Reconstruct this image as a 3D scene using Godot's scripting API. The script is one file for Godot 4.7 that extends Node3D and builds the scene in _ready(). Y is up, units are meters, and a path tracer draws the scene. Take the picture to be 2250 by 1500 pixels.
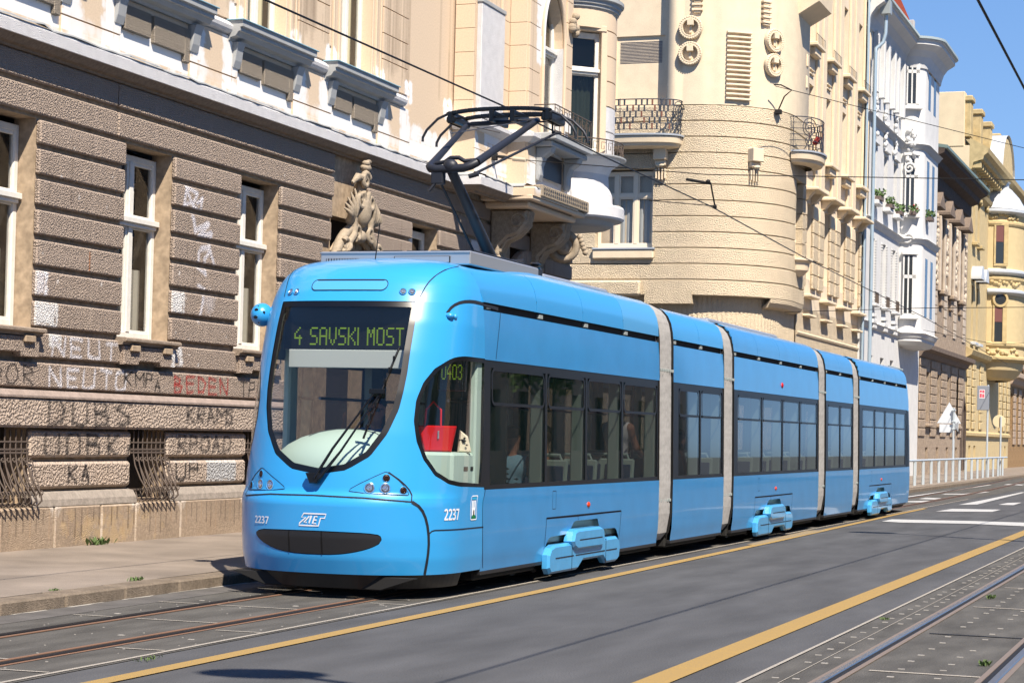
extends Node3D
# A blue articulated tram in a sunny city street. World: metres, the street runs along -Z, the built-up side is at negative x.

const TX := -8.265
var M := {}
var T := {}
var count := {}
var rng := RandomNumberGenerator.new()


class MB:
	var v := PackedVector3Array()
	var n := PackedVector3Array()
	var uv := PackedVector2Array()
	var c := PackedColorArray()
	var col := Color.WHITE

	func tri(a: Vector3, b: Vector3, d: Vector3) -> void:
		var m := (d - a).cross(b - a)
		if m.length_squared() < 1e-16:
			return
		m = m.normalized()
		v.append(a); v.append(b); v.append(d)
		n.append(m); n.append(m); n.append(m)

	func trin(a: Vector3, b: Vector3, d: Vector3, na: Vector3, nb: Vector3, nd: Vector3) -> void:
		var m := (d - a).cross(b - a)
		if m.length_squared() < 1e-16:
			return
		if m.dot(na + nb + nd) >= 0.0:
			v.append(a); v.append(b); v.append(d)
			n.append(na); n.append(nb); n.append(nd)
		else:
			v.append(a); v.append(d); v.append(b)
			n.append(na); n.append(nd); n.append(nb)

	func quad(a: Vector3, b: Vector3, d: Vector3, e: Vector3) -> void:
		tri(a, b, d)
		tri(a, d, e)

	func quadn(a: Vector3, b: Vector3, d: Vector3, e: Vector3, na: Vector3, nb: Vector3, nd: Vector3, ne: Vector3) -> void:
		trin(a, b, d, na, nb, nd)
		trin(a, d, e, na, nd, ne)

	# a quad whose normal points away from o
	func face(a: Vector3, b: Vector3, d: Vector3, e: Vector3, o: Vector3) -> void:
		var m := (d - a).cross(b - a) + (e - a).cross(d - a)
		if m.dot((a + d) * 0.5 - o) >= 0.0:
			quad(a, b, d, e)
		else:
			quad(a, e, d, b)

	func box(p: Vector3, q: Vector3, ch := 0.0) -> void:
		obox(Transform3D(Basis(), (p + q) * 0.5), (q - p).abs(), ch)

	func obox(t: Transform3D, size: Vector3, ch := 0.0) -> void:
		var h := size * 0.5
		var o := t.origin
		ch = minf(ch, minf(h.x, minf(h.y, h.z)) * 0.9)
		for ax in 3:
			var u := (ax + 1) % 3
			var w := (ax + 2) % 3
			for s in [-1.0, 1.0]:
				var p: Array[Vector3] = []
				for k in [[-1, -1], [1, -1], [1, 1], [-1, 1]]:
					var r := Vector3()
					r[ax] = h[ax] * s
					r[u] = (h[u] - ch) * k[0]
					r[w] = (h[w] - ch) * k[1]
					p.append(t * r)
				face(p[0], p[1], p[2], p[3], o)
		if ch <= 0.0:
			return
		for ax in 3:
			var u := (ax + 1) % 3
			var w := (ax + 2) % 3
			for su in [-1.0, 1.0]:
				for sw in [-1.0, 1.0]:
					var p: Array[Vector3] = []
					for k in [[-1, 0], [1, 0], [1, 1], [-1, 1]]:
						var r := Vector3()
						r[ax] = (h[ax] - ch) * k[0]
						r[u] = (h[u] - (ch if k[1] else 0.0)) * su
						r[w] = (h[w] - (0.0 if k[1] else ch)) * sw
						p.append(t * r)
					face(p[0], p[1], p[2], p[3], o)
		for sx in [-1.0, 1.0]:
			for sy in [-1.0, 1.0]:
				for sz in [-1.0, 1.0]:
					var a := t * Vector3(h.x * sx, (h.y - ch) * sy, (h.z - ch) * sz)
					var b := t * Vector3((h.x - ch) * sx, h.y * sy, (h.z - ch) * sz)
					var d := t * Vector3((h.x - ch) * sx, (h.y - ch) * sy, h.z * sz)
					if (d - a).cross(b - a).dot(a - o) >= 0.0:
						tri(a, b, d)
					else:
						tri(a, d, b)

	func tube(p: Array, r, seg := 6, caps := true) -> void:
		var cnt := p.size()
		var rings := []
		var ns := []
		var up := Vector3(0, 1, 0)
		for i in cnt:
			var d: Vector3 = (p[mini(i + 1, cnt - 1)] - p[maxi(i - 1, 0)]).normalized()
			if absf(d.dot(up)) > 0.95:
				up = Vector3(1, 0, 0) if absf(d.x) < 0.9 else Vector3(0, 0, 1)
			var a := d.cross(up).normalized()
			var b := a.cross(d).normalized()
			up = b
			var rr: float = r[i] if r is Array else r
			var ring := []
			var rn := []
			for k in seg:
				var f := TAU * k / seg
				var m := a * cos(f) + b * sin(f)
				ring.append(p[i] + m * rr)
				rn.append(m)
			rings.append(ring)
			ns.append(rn)
		for i in cnt - 1:
			for k in seg:
				var j := (k + 1) % seg
				quadn(rings[i][k], rings[i][j], rings[i + 1][j], rings[i + 1][k], ns[i][k], ns[i][j], ns[i + 1][j], ns[i + 1][k])
		if caps:
			for e in [0, cnt - 1]:
				var o: Vector3 = p[e]
				var inside: Vector3 = p[1] if e == 0 else p[cnt - 2]
				for k in seg:
					var a: Vector3 = rings[e][k]
					var b: Vector3 = rings[e][(k + 1) % seg]
					if (b - o).cross(a - o).dot(o - inside) >= 0.0:
						tri(o, a, b)
					else:
						tri(o, b, a)

	# a moulding: profile (out, y) carried along a plan path of Vector2(x, z); side = +1 puts "out" to the left of the path seen from above
	func sweep(path: Array, prof: Array, smooth := false, side := 1.0, caps := true) -> void:
		var cnt := path.size()
		var nr := []
		var mit := []
		for i in cnt:
			var d0: Vector2 = (path[i] - path[maxi(i - 1, 0)]).normalized() if i > 0 else (path[1] - path[0]).normalized()
			var d1: Vector2 = (path[mini(i + 1, cnt - 1)] - path[i]).normalized() if i < cnt - 1 else d0
			var n0 := Vector2(d0.y, -d0.x) * side
			var n1 := Vector2(d1.y, -d1.x) * side
			var m := (n0 + n1).normalized()
			nr.append([n0, n1, m])
			mit.append(m / maxf(m.dot(n1), 0.3))
		for i in cnt - 1:
			for k in prof.size() - 1:
				var a: Vector2 = prof[k]
				var b: Vector2 = prof[k + 1]
				var p0: Vector2 = path[i] + mit[i] * a.x
				var p1: Vector2 = path[i + 1] + mit[i + 1] * a.x
				var q0: Vector2 = path[i] + mit[i] * b.x
				var q1: Vector2 = path[i + 1] + mit[i + 1] * b.x
				var e := Vector2(b.y - a.y, -(b.x - a.x)).normalized()
				var f0: Vector2 = nr[i][2] if smooth else nr[i][1]
				var f1: Vector2 = nr[i + 1][2] if smooth else nr[i + 1][0]
				var na := Vector3(f0.x * e.x, e.y, f0.y * e.x).normalized()
				var nb := Vector3(f1.x * e.x, e.y, f1.y * e.x).normalized()
				quadn(Vector3(p0.x, a.y, p0.y), Vector3(p1.x, a.y, p1.y), Vector3(q1.x, b.y, q1.y), Vector3(q0.x, b.y, q0.y), na, nb, nb, na)
		if caps:
			for e in [0, cnt - 1]:
				var pg := PackedVector2Array(prof)
				var ix := Geometry2D.triangulate_polygon(pg)
				var d: Vector2 = (path[1] - path[0]) if e == 0 else (path[cnt - 2] - path[cnt - 1])
				var outd := Vector3(-d.x, 0, -d.y)
				for t in ix.size() / 3:
					var w := []
					for j in 3:
						var a := pg[ix[t * 3 + j]]
						var p: Vector2 = path[e] + mit[e] * a.x
						w.append(Vector3(p.x, a.y, p.y))
					if (w[2] - w[0]).cross(w[1] - w[0]).dot(outd) >= 0.0:
						tri(w[0], w[1], w[2])
					else:
						tri(w[0], w[2], w[1])

	func lathe(t: Transform3D, prof: Array, seg := 16, a0 := 0.0, a1 := TAU) -> void:
		for i in prof.size() - 1:
			var p: Vector2 = prof[i]
			var q: Vector2 = prof[i + 1]
			var e := Vector2(q.y - p.y, p.x - q.x)
			if e.length() < 1e-7:
				continue
			e = e.normalized()
			for k in seg:
				var f := a0 + (a1 - a0) * k / seg
				var g := a0 + (a1 - a0) * (k + 1) / seg
				var nf := t.basis * Vector3(cos(f) * e.x, e.y, sin(f) * e.x)
				var ng := t.basis * Vector3(cos(g) * e.x, e.y, sin(g) * e.x)
				quadn(t * Vector3(p.x * cos(f), p.y, p.x * sin(f)), t * Vector3(p.x * cos(g), p.y, p.x * sin(g)), t * Vector3(q.x * cos(g), q.y, q.x * sin(g)), t * Vector3(q.x * cos(f), q.y, q.x * sin(f)), nf, ng, ng, nf)

	func ball(o: Vector3, r: Vector3, seg := 12, rows := 8, t := Basis()) -> void:
		for i in rows:
			for k in seg:
				var w := []
				var m := []
				for e in [[i, k], [i, k + 1], [i + 1, k + 1], [i + 1, k]]:
					var f: float = PI * e[0] / rows
					var g: float = TAU * e[1] / seg
					var d := Vector3(sin(f) * cos(g), cos(f), sin(f) * sin(g))
					w.append(o + t * (d * r))
					m.append((t * (d / r)).normalized())
				quadn(w[0], w[1], w[2], w[3], m[0], m[1], m[2], m[3])

	# polygon in local xy, pushed along local z from 0 to depth; bev rounds the front edge
	func prism(poly: Array, t: Transform3D, depth: float, bev := 0.0) -> void:
		var pg := PackedVector2Array(poly)
		if Geometry2D.is_polygon_clockwise(pg):
			pg.reverse()
		var cnt := pg.size()
		var ins := PackedVector2Array()
		for i in cnt:
			var d0 := (pg[i] - pg[(i + cnt - 1) % cnt]).normalized()
			var d1 := (pg[(i + 1) % cnt] - pg[i]).normalized()
			var m := (Vector2(d0.y, -d0.x) + Vector2(d1.y, -d1.x)).normalized()
			ins.append(pg[i] - m * bev)
		var ix := Geometry2D.triangulate_polygon(pg)
		for side in 2:
			var z := depth if side else 0.0
			var src := ins if side and bev > 0.0 else pg
			var want := t.basis.z * (1.0 if side else -1.0) * signf(depth)
			for k in ix.size() / 3:
				var a := t * Vector3(src[ix[k * 3]].x, src[ix[k * 3]].y, z)
				var b := t * Vector3(src[ix[k * 3 + 1]].x, src[ix[k * 3 + 1]].y, z)
				var d := t * Vector3(src[ix[k * 3 + 2]].x, src[ix[k * 3 + 2]].y, z)
				if (d - a).cross(b - a).dot(want) >= 0.0:
					tri(a, b, d)
				else:
					tri(a, d, b)
		var zs := depth - signf(depth) * bev
		for i in cnt:
			var j := (i + 1) % cnt
			var e := pg[j] - pg[i]
			var outw := t.basis * Vector3(e.y, -e.x, 0)
			var w := [t * Vector3(pg[i].x, pg[i].y, 0), t * Vector3(pg[j].x, pg[j].y, 0), t * Vector3(pg[j].x, pg[j].y, zs), t * Vector3(pg[i].x, pg[i].y, zs)]
			var o: Vector3 = (w[0] + w[2]) * 0.5 - outw
			face(w[0], w[1], w[2], w[3], o)
			if bev > 0.0:
				face(w[3], w[2], t * Vector3(ins[j].x, ins[j].y, depth), t * Vector3(ins[i].x, ins[i].y, depth), o)

	func tint(from: int, k: Color) -> void:
		while c.size() < from:
			c.append(Color.WHITE)
		while c.size() < v.size():
			c.append(k)

	func mesh() -> ArrayMesh:
		var a := []
		a.resize(Mesh.ARRAY_MAX)
		a[Mesh.ARRAY_VERTEX] = v
		a[Mesh.ARRAY_NORMAL] = n
		if uv.size() == v.size():
			a[Mesh.ARRAY_TEX_UV] = uv
		if c.size() > 0:
			tint(0, Color.WHITE)
			a[Mesh.ARRAY_COLOR] = c
		var m := ArrayMesh.new()
		m.add_surface_from_arrays(Mesh.PRIMITIVE_TRIANGLES, a)
		return m


func named(n: String) -> String:
	count[n] = count.get(n, 0) + 1
	return n if count[n] == 1 else "%s_%03d" % [n, count[n] - 1]


func offset_of(o: Node) -> Vector3:
	var p := Vector3()
	while o is Node3D and o != self:
		p += o.position
		o = o.get_parent()
	return p


func tag(o: Node, label := "", category := "", group := "", kind := "") -> Node:
	if label: o.set_meta("label", label)
	if category: o.set_meta("category", category)
	if group: o.set_meta("group", group)
	if kind: o.set_meta("kind", kind)
	return o


func thing(n: String, at: Vector3, label: String, category: String, group := "") -> Node3D:
	var o := Node3D.new()
	o.name = named(n)
	o.position = at
	add_child(o)
	tag(o, label, category, group)
	return o


# a mesh in world coordinates, hung under a parent
func mk(b: MB, n: String, mat: Material, parent: Node = null) -> MeshInstance3D:
	var o := MeshInstance3D.new()
	o.mesh = b.mesh()
	o.material_override = mat
	if parent == null:
		o.name = named(n)
		add_child(o)
	else:
		o.name = n
		o.position = -offset_of(parent)
		parent.add_child(o, true)
	return o


func struct(b: MB, n: String, mat: Material) -> MeshInstance3D:
	var o := mk(b, n, mat)
	o.set_meta("kind", "structure")
	return o


func stuff(o: Node) -> Node:
	o.set_meta("kind", "stuff")
	return o


func noise(freq: float, type: int, oct: int, size: int, sd: int, lo := 0.0, hi := 1.0, fract := FastNoiseLite.FRACTAL_FBM) -> NoiseTexture2D:
	var f := FastNoiseLite.new()
	f.noise_type = type
	f.frequency = freq
	f.fractal_octaves = oct
	f.fractal_type = fract
	f.seed = sd
	var t := NoiseTexture2D.new()
	t.width = size
	t.height = size
	t.seamless = true
	t.seamless_blend_skirt = 0.15
	t.noise = f
	var g := Gradient.new()
	g.set_color(0, Color(lo, lo, lo))
	g.set_color(1, Color(hi, hi, hi))
	t.color_ramp = g
	return t


func lin(r: float, g: float, b: float) -> Color:
	return Color(r, g, b).linear_to_srgb()


func plain(c: Color, rough := 0.6, metal := 0.0, spec := 0.5) -> StandardMaterial3D:
	var m := StandardMaterial3D.new()
	m.albedo_color = c
	m.roughness = rough
	m.metallic = metal
	m.metallic_specular = spec
	return m


# plaster or stone: grain and relief laid out in the world, large blotches over it
func stone(c: Color, grain: Texture2D, relief: Texture2D, tile: float, bump: float, blotch: Texture2D = null, btile := 4.0, rough := 0.9) -> StandardMaterial3D:
	var m := plain(c, rough, 0.0, 0.3)
	m.albedo_texture = grain
	m.uv1_triplanar = true
	m.uv1_world_triplanar = true
	m.uv1_scale = Vector3.ONE / tile
	if relief:
		m.heightmap_enabled = true
		m.heightmap_texture = relief
		m.heightmap_scale = bump
	if blotch:
		m.detail_enabled = true
		m.detail_blend_mode = BaseMaterial3D.BLEND_MODE_MUL
		m.detail_albedo = blotch
		m.detail_uv_layer = BaseMaterial3D.DETAIL_UV_2
		m.uv2_triplanar = true
		m.uv2_world_triplanar = true
		m.uv2_scale = Vector3.ONE / btile
	return m


func glass(c: Color, alpha: float) -> StandardMaterial3D:
	var m := plain(Color(c.r, c.g, c.b, alpha), 0.02, 0.0, 0.5)
	m.transparency = BaseMaterial3D.TRANSPARENCY_ALPHA
	return m


func make_materials() -> void:
	T.grain = noise(0.08, FastNoiseLite.TYPE_SIMPLEX_SMOOTH, 4, 512, 3, 0.92, 1.0)
	T.grain2 = noise(0.03, FastNoiseLite.TYPE_SIMPLEX_SMOOTH, 5, 512, 5, 0.80, 1.0)
	T.blotch = noise(0.012, FastNoiseLite.TYPE_SIMPLEX_SMOOTH, 5, 512, 11, 0.82, 1.0)
	T.soft = noise(0.01, FastNoiseLite.TYPE_SIMPLEX_SMOOTH, 4, 512, 12, 0.94, 1.0)
	T.rough = noise(0.09, FastNoiseLite.TYPE_SIMPLEX, 3, 512, 21)
	T.pits = noise(0.05, FastNoiseLite.TYPE_CELLULAR, 2, 512, 22)
	T.speck = noise(0.25, FastNoiseLite.TYPE_SIMPLEX, 2, 512, 23, 0.72, 1.0)
	T.wave = noise(0.02, FastNoiseLite.TYPE_SIMPLEX_SMOOTH, 2, 256, 24)
	# tram
	var paint := plain(lin(0.026, 0.275, 0.60), 0.32, 0.0, 0.5)
	paint.clearcoat_enabled = true
	paint.clearcoat = 0.6
	paint.clearcoat_roughness = 0.06
	M.blue = paint
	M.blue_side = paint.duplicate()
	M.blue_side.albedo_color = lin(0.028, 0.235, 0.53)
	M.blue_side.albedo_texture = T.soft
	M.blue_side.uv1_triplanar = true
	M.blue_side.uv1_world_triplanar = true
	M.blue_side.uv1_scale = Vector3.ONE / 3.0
	M.blue_pale = paint.duplicate()
	M.blue_pale.albedo_color = lin(0.06, 0.30, 0.58)
	M.blue_shield = paint.duplicate()
	M.blue_shield.albedo_color = lin(0.06, 0.32, 0.62)
	M.blue_shield.albedo_texture = T.soft
	M.blue_shield.uv1_triplanar = true
	M.blue_shield.uv1_world_triplanar = true
	M.black = plain(Color(0.025, 0.026, 0.03), 0.35)
	M.rubber = plain(Color(0.04, 0.04, 0.042), 0.75)
	M.seam = plain(Color(0.02, 0.05, 0.10), 0.8)
	M.under = plain(Color(0.07, 0.065, 0.06), 0.85)
	M.bumper = plain(Color(0.11, 0.11, 0.12), 0.45)
	M.mint = plain(lin(0.42, 0.56, 0.49), 0.5)
	M.inner = plain(lin(0.045, 0.06, 0.056), 0.7)
	M.ceil = plain(lin(0.26, 0.29, 0.28), 0.7)
	M.floor = plain(lin(0.05, 0.05, 0.055), 0.8)
	M.seat = plain(lin(0.03, 0.06, 0.13), 0.8)
	M.silver = plain(Color(0.72, 0.73, 0.74), 0.38, 0.7)
	M.steel = plain(Color(0.45, 0.45, 0.46), 0.35, 0.9)
	M.lens = plain(Color(0.85, 0.87, 0.9), 0.08, 0.9)
	M.clear = glass(Color(1, 1, 1), 0.05)
	M.glass = glass(lin(0.003, 0.008, 0.006), 0.68)
	M.shield_glass = glass(lin(0.01, 0.016, 0.016), 0.16)
	M.orange = plain(Color(0.75, 0.22, 0.05), 0.3)
	M.red = plain(Color(0.7, 0.03, 0.05), 0.4)
	M.decal = plain(Color(0.82, 0.83, 0.85), 0.4)
	M.bellows = stone(lin(0.36, 0.35, 0.34), T.grain, null, 0.6, 0.0, T.blotch, 0.7, 0.85)
	M.panto = plain(Color(0.13, 0.14, 0.17), 0.5, 0.2)
	M.dark_pane = plain(lin(0.03, 0.035, 0.04), 0.06)
	M.tile_rust = plain(lin(0.16, 0.06, 0.035), 0.7)
	M.shade = plain(lin(0.40, 0.45, 0.43), 0.8)


func setup() -> void:
	var cam := Camera3D.new()
	cam.name = "camera"
	cam.projection = Camera3D.PROJECTION_FRUSTUM
	cam.near = 0.1
	cam.far = 1200.0
	cam.size = 0.1 * 1500.0 / 4440.0
	cam.frustum_offset = Vector2(0.0, 0.1 * 97.0 / 4440.0)
	cam.position = Vector3(0, 1.65, 0)
	cam.basis = Basis(Vector3.UP, deg_to_rad(19.65)) * Basis(Vector3.RIGHT, deg_to_rad(1.305)) * Basis(Vector3.BACK, deg_to_rad(1.40))
	cam.current = true
	add_child(cam)
	var sky := ProceduralSkyMaterial.new()
	sky.sky_top_color = Color(0.22, 0.40, 0.66)
	sky.sky_horizon_color = Color(0.56, 0.71, 0.86)
	sky.sky_curve = 0.16
	sky.ground_bottom_color = Color(0.35, 0.34, 0.33)
	sky.ground_horizon_color = Color(0.50, 0.58, 0.66)
	sky.sun_angle_max = 20.0
	var env := Environment.new()
	env.background_mode = Environment.BG_SKY
	env.sky = Sky.new()
	env.sky.sky_material = sky
	env.background_energy_multiplier = 0.85
	env.tonemap_mode = Environment.TONE_MAPPER_LINEAR
	env.tonemap_exposure = 1.92
	env.sdfgi_enabled = true
	env.ssao_enabled = true
	env.ssil_enabled = true
	var we := WorldEnvironment.new()
	we.name = "world_environment"
	we.environment = env
	add_child(we)
	var sun := DirectionalLight3D.new()
	sun.name = "sun"
	sun.light_energy = 1.6
	sun.light_color = Color(1.0, 0.955, 0.89)
	sun.light_angular_distance = 0.5
	sun.shadow_enabled = true
	sun.basis = Basis.looking_at(Vector3(-0.52, -1.0, -0.56).normalized(), Vector3.UP)
	add_child(sun)


func _ready() -> void:
	rng.seed = 7
	setup()
	make_materials()
	build_ground()
	build_left_house()
	build_corner_house()
	build_far_houses()
	build_opposite()
	build_tram()
	build_people()
	build_street_furniture()
	build_wires()


# ---------------------------------------------------------------- tram
const NOSE := [[0.25, 1.11, 17.66, 1.05, 2.35], [0.40, 1.13, 17.60, 1.1, 2.35], [0.60, 1.137, 17.565, 1.13, 2.35], [0.93, 1.137, 17.55, 1.13, 2.35], [0.985, 1.136, 17.575, 1.13, 2.35], [1.03, 1.135, 17.62, 1.12, 2.35],
	[1.2, 1.134, 17.645, 1.12, 2.35], [1.6, 1.13, 17.72, 1.1, 2.4], [2.0, 1.122, 17.83, 1.06, 2.5], [2.4, 1.11, 17.96, 1.02, 2.6], [2.7, 1.1, 18.08, 0.97, 2.7], [2.9, 1.08, 18.17, 0.93, 2.7],
	[3.0, 1.06, 18.225, 0.9, 2.7], [3.1, 1.03, 18.295, 0.85, 2.7], [3.18, 0.99, 18.37, 0.79, 2.7], [3.25, 0.94, 18.47, 0.71, 2.7], [3.31, 0.87, 18.61, 0.58, 2.6], [3.355, 0.75, 18.78, 0.41, 2.5], [3.385, 0.5, 18.97, 0.23, 2.4], [3.4, 0.25, 19.1, 0.1, 2.2]]
const ROOF := [[1.085, 2.96], [1.08, 3.08], [1.055, 3.2], [1.01, 3.3], [0.94, 3.375], [0.83, 3.43], [0.62, 3.46], [0.3, 3.475], [0.0, 3.48]]
var nose_rows := {}


func nose_par(y: float) -> Array:
	y = clampf(y, NOSE[0][0], NOSE[-1][0])
	for i in NOSE.size() - 1:
		if y <= NOSE[i + 1][0]:
			var f: float = (y - NOSE[i][0]) / (NOSE[i + 1][0] - NOSE[i][0])
			return [lerpf(NOSE[i][1], NOSE[i + 1][1], f), lerpf(NOSE[i][2], NOSE[i + 1][2], f), lerpf(NOSE[i][3], NOSE[i + 1][3], f), lerpf(NOSE[i][4], NOSE[i + 1][4], f)]
	return NOSE[-1].slice(1)


func half_width(y: float) -> float:
	return nose_par(minf(y, 2.9))[0]


# a: -1..1 round the nose, up to +-2 straight back to z -19.2
func nose_at(a: float, y: float, inset := 0.0) -> Vector3:
	var p := nose_par(y)
	var s := signf(a)
	var b := absf(a)
	if b <= 1.0:
		var f := b * PI / 2
		return Vector3(TX + s * (p[0] - inset) * pow(sin(f), 2.0 / p[3]), y, -p[1] - inset - p[2] * (1.0 - pow(maxf(cos(f), 0.0), 2.0 / p[3])))
	var z0: float = -p[1] - inset - p[2]
	return Vector3(TX + s * (p[0] - inset), y, z0 + (b - 1.0) * (-19.2 - z0))


# the same surface by arc length from the middle
func nose_row(y: float) -> Array:
	var key := roundi(y * 200.0)
	if not nose_rows.has(key):
		var tab := []
		var at := 0.0
		var last := nose_at(0.0, y)
		for i in 61:
			var a := 2.0 * i / 60.0
			var p := nose_at(a, y)
			at += p.distance_to(last)
			last = p
			tab.append([at, a])
		nose_rows[key] = tab
	return nose_rows[key]


func nose_s(s: float, y: float) -> Vector3:
	var tab := nose_row(y)
	var b := absf(s)
	for i in 60:
		if b <= tab[i + 1][0]:
			var f: float = (b - tab[i][0]) / maxf(tab[i + 1][0] - tab[i][0], 1e-6)
			return nose_at(signf(s) * lerpf(tab[i][1], tab[i + 1][1], f), y)
	return nose_at(signf(s) * 2.0, y) + Vector3(0, 0, -(b - tab[60][0]))


func arc_of(a: float, y: float) -> float:
	var tab := nose_row(y)
	var f := absf(a) * 30.0
	var i := mini(int(f), 59)
	return signf(a) * lerpf(tab[i][0], tab[i + 1][0], f - i)


func side_at(z: float, y: float) -> Vector3:
	return Vector3(TX + half_width(y), y, z)


func poly_dist(p: Vector2, pg: PackedVector2Array) -> float:
	var best := 1e9
	var inside := false
	var cnt := pg.size()
	for i in cnt:
		var a := pg[i]
		var b := pg[(i + 1) % cnt]
		var e := b - a
		var w := p - a
		best = minf(best, (w - e * clampf(w.dot(e) / e.length_squared(), 0.0, 1.0)).length_squared())
		if (a.y > p.y) != (b.y > p.y) and p.x < (b.x - a.x) * (p.y - a.y) / (b.y - a.y) + a.x:
			inside = not inside
	return -sqrt(best) if inside else sqrt(best)


# part of a surface: pts[i][j], par[i][j] (Vector2 for the outlines); cuts = [[outline, offset, +1 keep outside / -1 keep inside], ...]
func trim(pts: Array, par: Array, cuts: Array, shift := 0.0) -> MB:
	var b := MB.new()
	var nu := pts.size()
	var nv: int = pts[0].size()
	var nrm := []
	var fv := []
	for i in nu:
		var rn := []
		var rf := []
		for j in nv:
			var du: Vector3 = pts[mini(i + 1, nu - 1)][j] - pts[maxi(i - 1, 0)][j]
			var dv: Vector3 = pts[i][mini(j + 1, nv - 1)] - pts[i][maxi(j - 1, 0)]
			var m := du.cross(dv)
			rn.append(m.normalized() if m.length_squared() > 1e-14 else Vector3.UP)
			var f := []
			for k in cuts:
				f.append((poly_dist(par[i][j], k[0]) - k[1]) * k[2])
			rf.append(f)
		nrm.append(rn)
		fv.append(rf)
	for i in nu - 1:
		for j in nv - 1:
			for t in [[[i, j], [i + 1, j], [i + 1, j + 1]], [[i, j], [i + 1, j + 1], [i, j + 1]]]:
				var pg := []
				for q in t:
					pg.append([pts[q[0]][q[1]] + nrm[q[0]][q[1]] * shift, nrm[q[0]][q[1]], fv[q[0]][q[1]]])
				for k in cuts.size():
					var res := []
					for e in pg.size():
						var c0: Array = pg[e]
						var c1: Array = pg[(e + 1) % pg.size()]
						var f0: float = c0[2][k]
						var f1: float = c1[2][k]
						if f0 >= 0.0:
							res.append(c0)
						if (f0 >= 0.0) != (f1 >= 0.0):
							var w := f0 / (f0 - f1)
							var fm := []
							for h in cuts.size():
								fm.append(lerpf(c0[2][h], c1[2][h], w))
							res.append([c0[0].lerp(c1[0], w), c0[1].lerp(c1[1], w).normalized(), fm])
					pg = res
					if pg.size() < 3:
						break
				for e in range(1, pg.size() - 1):
					b.trin(pg[0][0], pg[e][0], pg[e + 1][0], pg[0][1], pg[e][1], pg[e + 1][1])
	return b


# a thin strip drawn along pts (surface parameters) on a surface
func strip(b: MB, surf: Callable, pts: Array, width: float, lift := 0.003, closed := false) -> void:
	var dense := []
	var cnt := pts.size()
	for i in (cnt if closed else cnt - 1):
		var p: Vector2 = pts[i]
		var q: Vector2 = pts[(i + 1) % cnt]
		var k := maxi(1, int(p.distance_to(q) / 0.06))
		for h in k:
			dense.append(p.lerp(q, float(h) / k))
	dense.append(pts[0] if closed else pts[-1])
	var prev := []
	for i in dense.size():
		var p0: Vector2 = dense[maxi(i - 1, 0)]
		var p1: Vector2 = dense[mini(i + 1, dense.size() - 1)]
		if closed and i == 0: p0 = dense[-2]
		if closed and i == dense.size() - 1: p1 = dense[1]
		var d := (p1 - p0).normalized()
		var m := Vector2(-d.y, d.x) * width * 0.5
		var c: Vector2 = dense[i]
		var o: Vector3 = surf.call(c.x, c.y)
		var up := surf_normal(surf, c)
		var cur := [surf.call(c.x + m.x, c.y + m.y) + up * lift, surf.call(c.x - m.x, c.y - m.y) + up * lift, up]
		if prev:
			b.quadn(prev[0], prev[1], cur[1], cur[0], prev[2], prev[2], up, up)
		prev = cur


func surf_normal(surf: Callable, c: Vector2) -> Vector3:
	var a: Vector3 = surf.call(c.x + 0.01, c.y) - surf.call(c.x - 0.01, c.y)
	var d: Vector3 = surf.call(c.x, c.y + 0.01) - surf.call(c.x, c.y - 0.01)
	var m := a.cross(d).normalized()
	return m if m.dot(Vector3(1, 0.3, 1)) > 0.0 else -m


func flat_on(b: MB, surf: Callable, pg: Array, lift := 0.004) -> void:
	var p := PackedVector2Array(pg)
	var ix := Geometry2D.triangulate_polygon(p)
	for k in ix.size() / 3:
		var w := []
		var m := []
		for j in 3:
			var c := p[ix[k * 3 + j]]
			var up := surf_normal(surf, c)
			w.append(surf.call(c.x, c.y) + up * lift)
			m.append(up)
		b.trin(w[0], w[1], w[2], m[0], m[1], m[2])


func text_on(b: MB, surf: Callable, text: String, at: Vector2, height: float, stretch := 1.0, bold := true, lift := 0.005) -> void:
	var f := SystemFont.new()
	f.font_names = PackedStringArray(["Droid Sans"])
	f.font_weight = 700 if bold else 400
	var t := TextMesh.new()
	t.font = f
	t.text = text
	t.font_size = 64
	t.pixel_size = 0.01
	t.depth = 0.0
	t.curve_step = 2.0
	t.horizontal_alignment = HORIZONTAL_ALIGNMENT_LEFT
	var a := t.surface_get_arrays(0)
	var v: PackedVector3Array = a[Mesh.ARRAY_VERTEX]
	var lo := Vector3(1e9, 1e9, 0)
	var hi := Vector3(-1e9, -1e9, 0)
	for p in v:
		lo = lo.min(p)
		hi = hi.max(p)
	var k := height / (hi.y - lo.y)
	var w := []
	for p in v:
		w.append(Vector2(at.x + (p.x - lo.x) * k * stretch, at.y + (p.y - lo.y) * k))
	var ix = a[Mesh.ARRAY_INDEX]
	var idx: PackedInt32Array = ix if ix != null else PackedInt32Array(range(v.size()))
	for i in idx.size() / 3:
		var q := []
		var m := []
		for j in 3:
			var c: Vector2 = w[idx[i * 3 + j]]
			var up := surf_normal(surf, c)
			q.append(surf.call(c.x, c.y) + up * lift)
			m.append(up)
		b.trin(q[0], q[1], q[2], m[0], m[1], m[2])


func smooth_poly(p: Array, rounds := 2) -> PackedVector2Array:
	for r in rounds:
		var q := []
		for i in p.size():
			var a: Vector2 = p[i]
			var b: Vector2 = p[(i + 1) % p.size()]
			q.append(a.lerp(b, 0.25))
			q.append(a.lerp(b, 0.75))
		p = q
	return PackedVector2Array(p)


func v2(flat: Array) -> Array:
	var r := []
	for i in flat.size() / 2:
		r.append(Vector2(flat[i * 2], flat[i * 2 + 1]))
	return r


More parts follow.
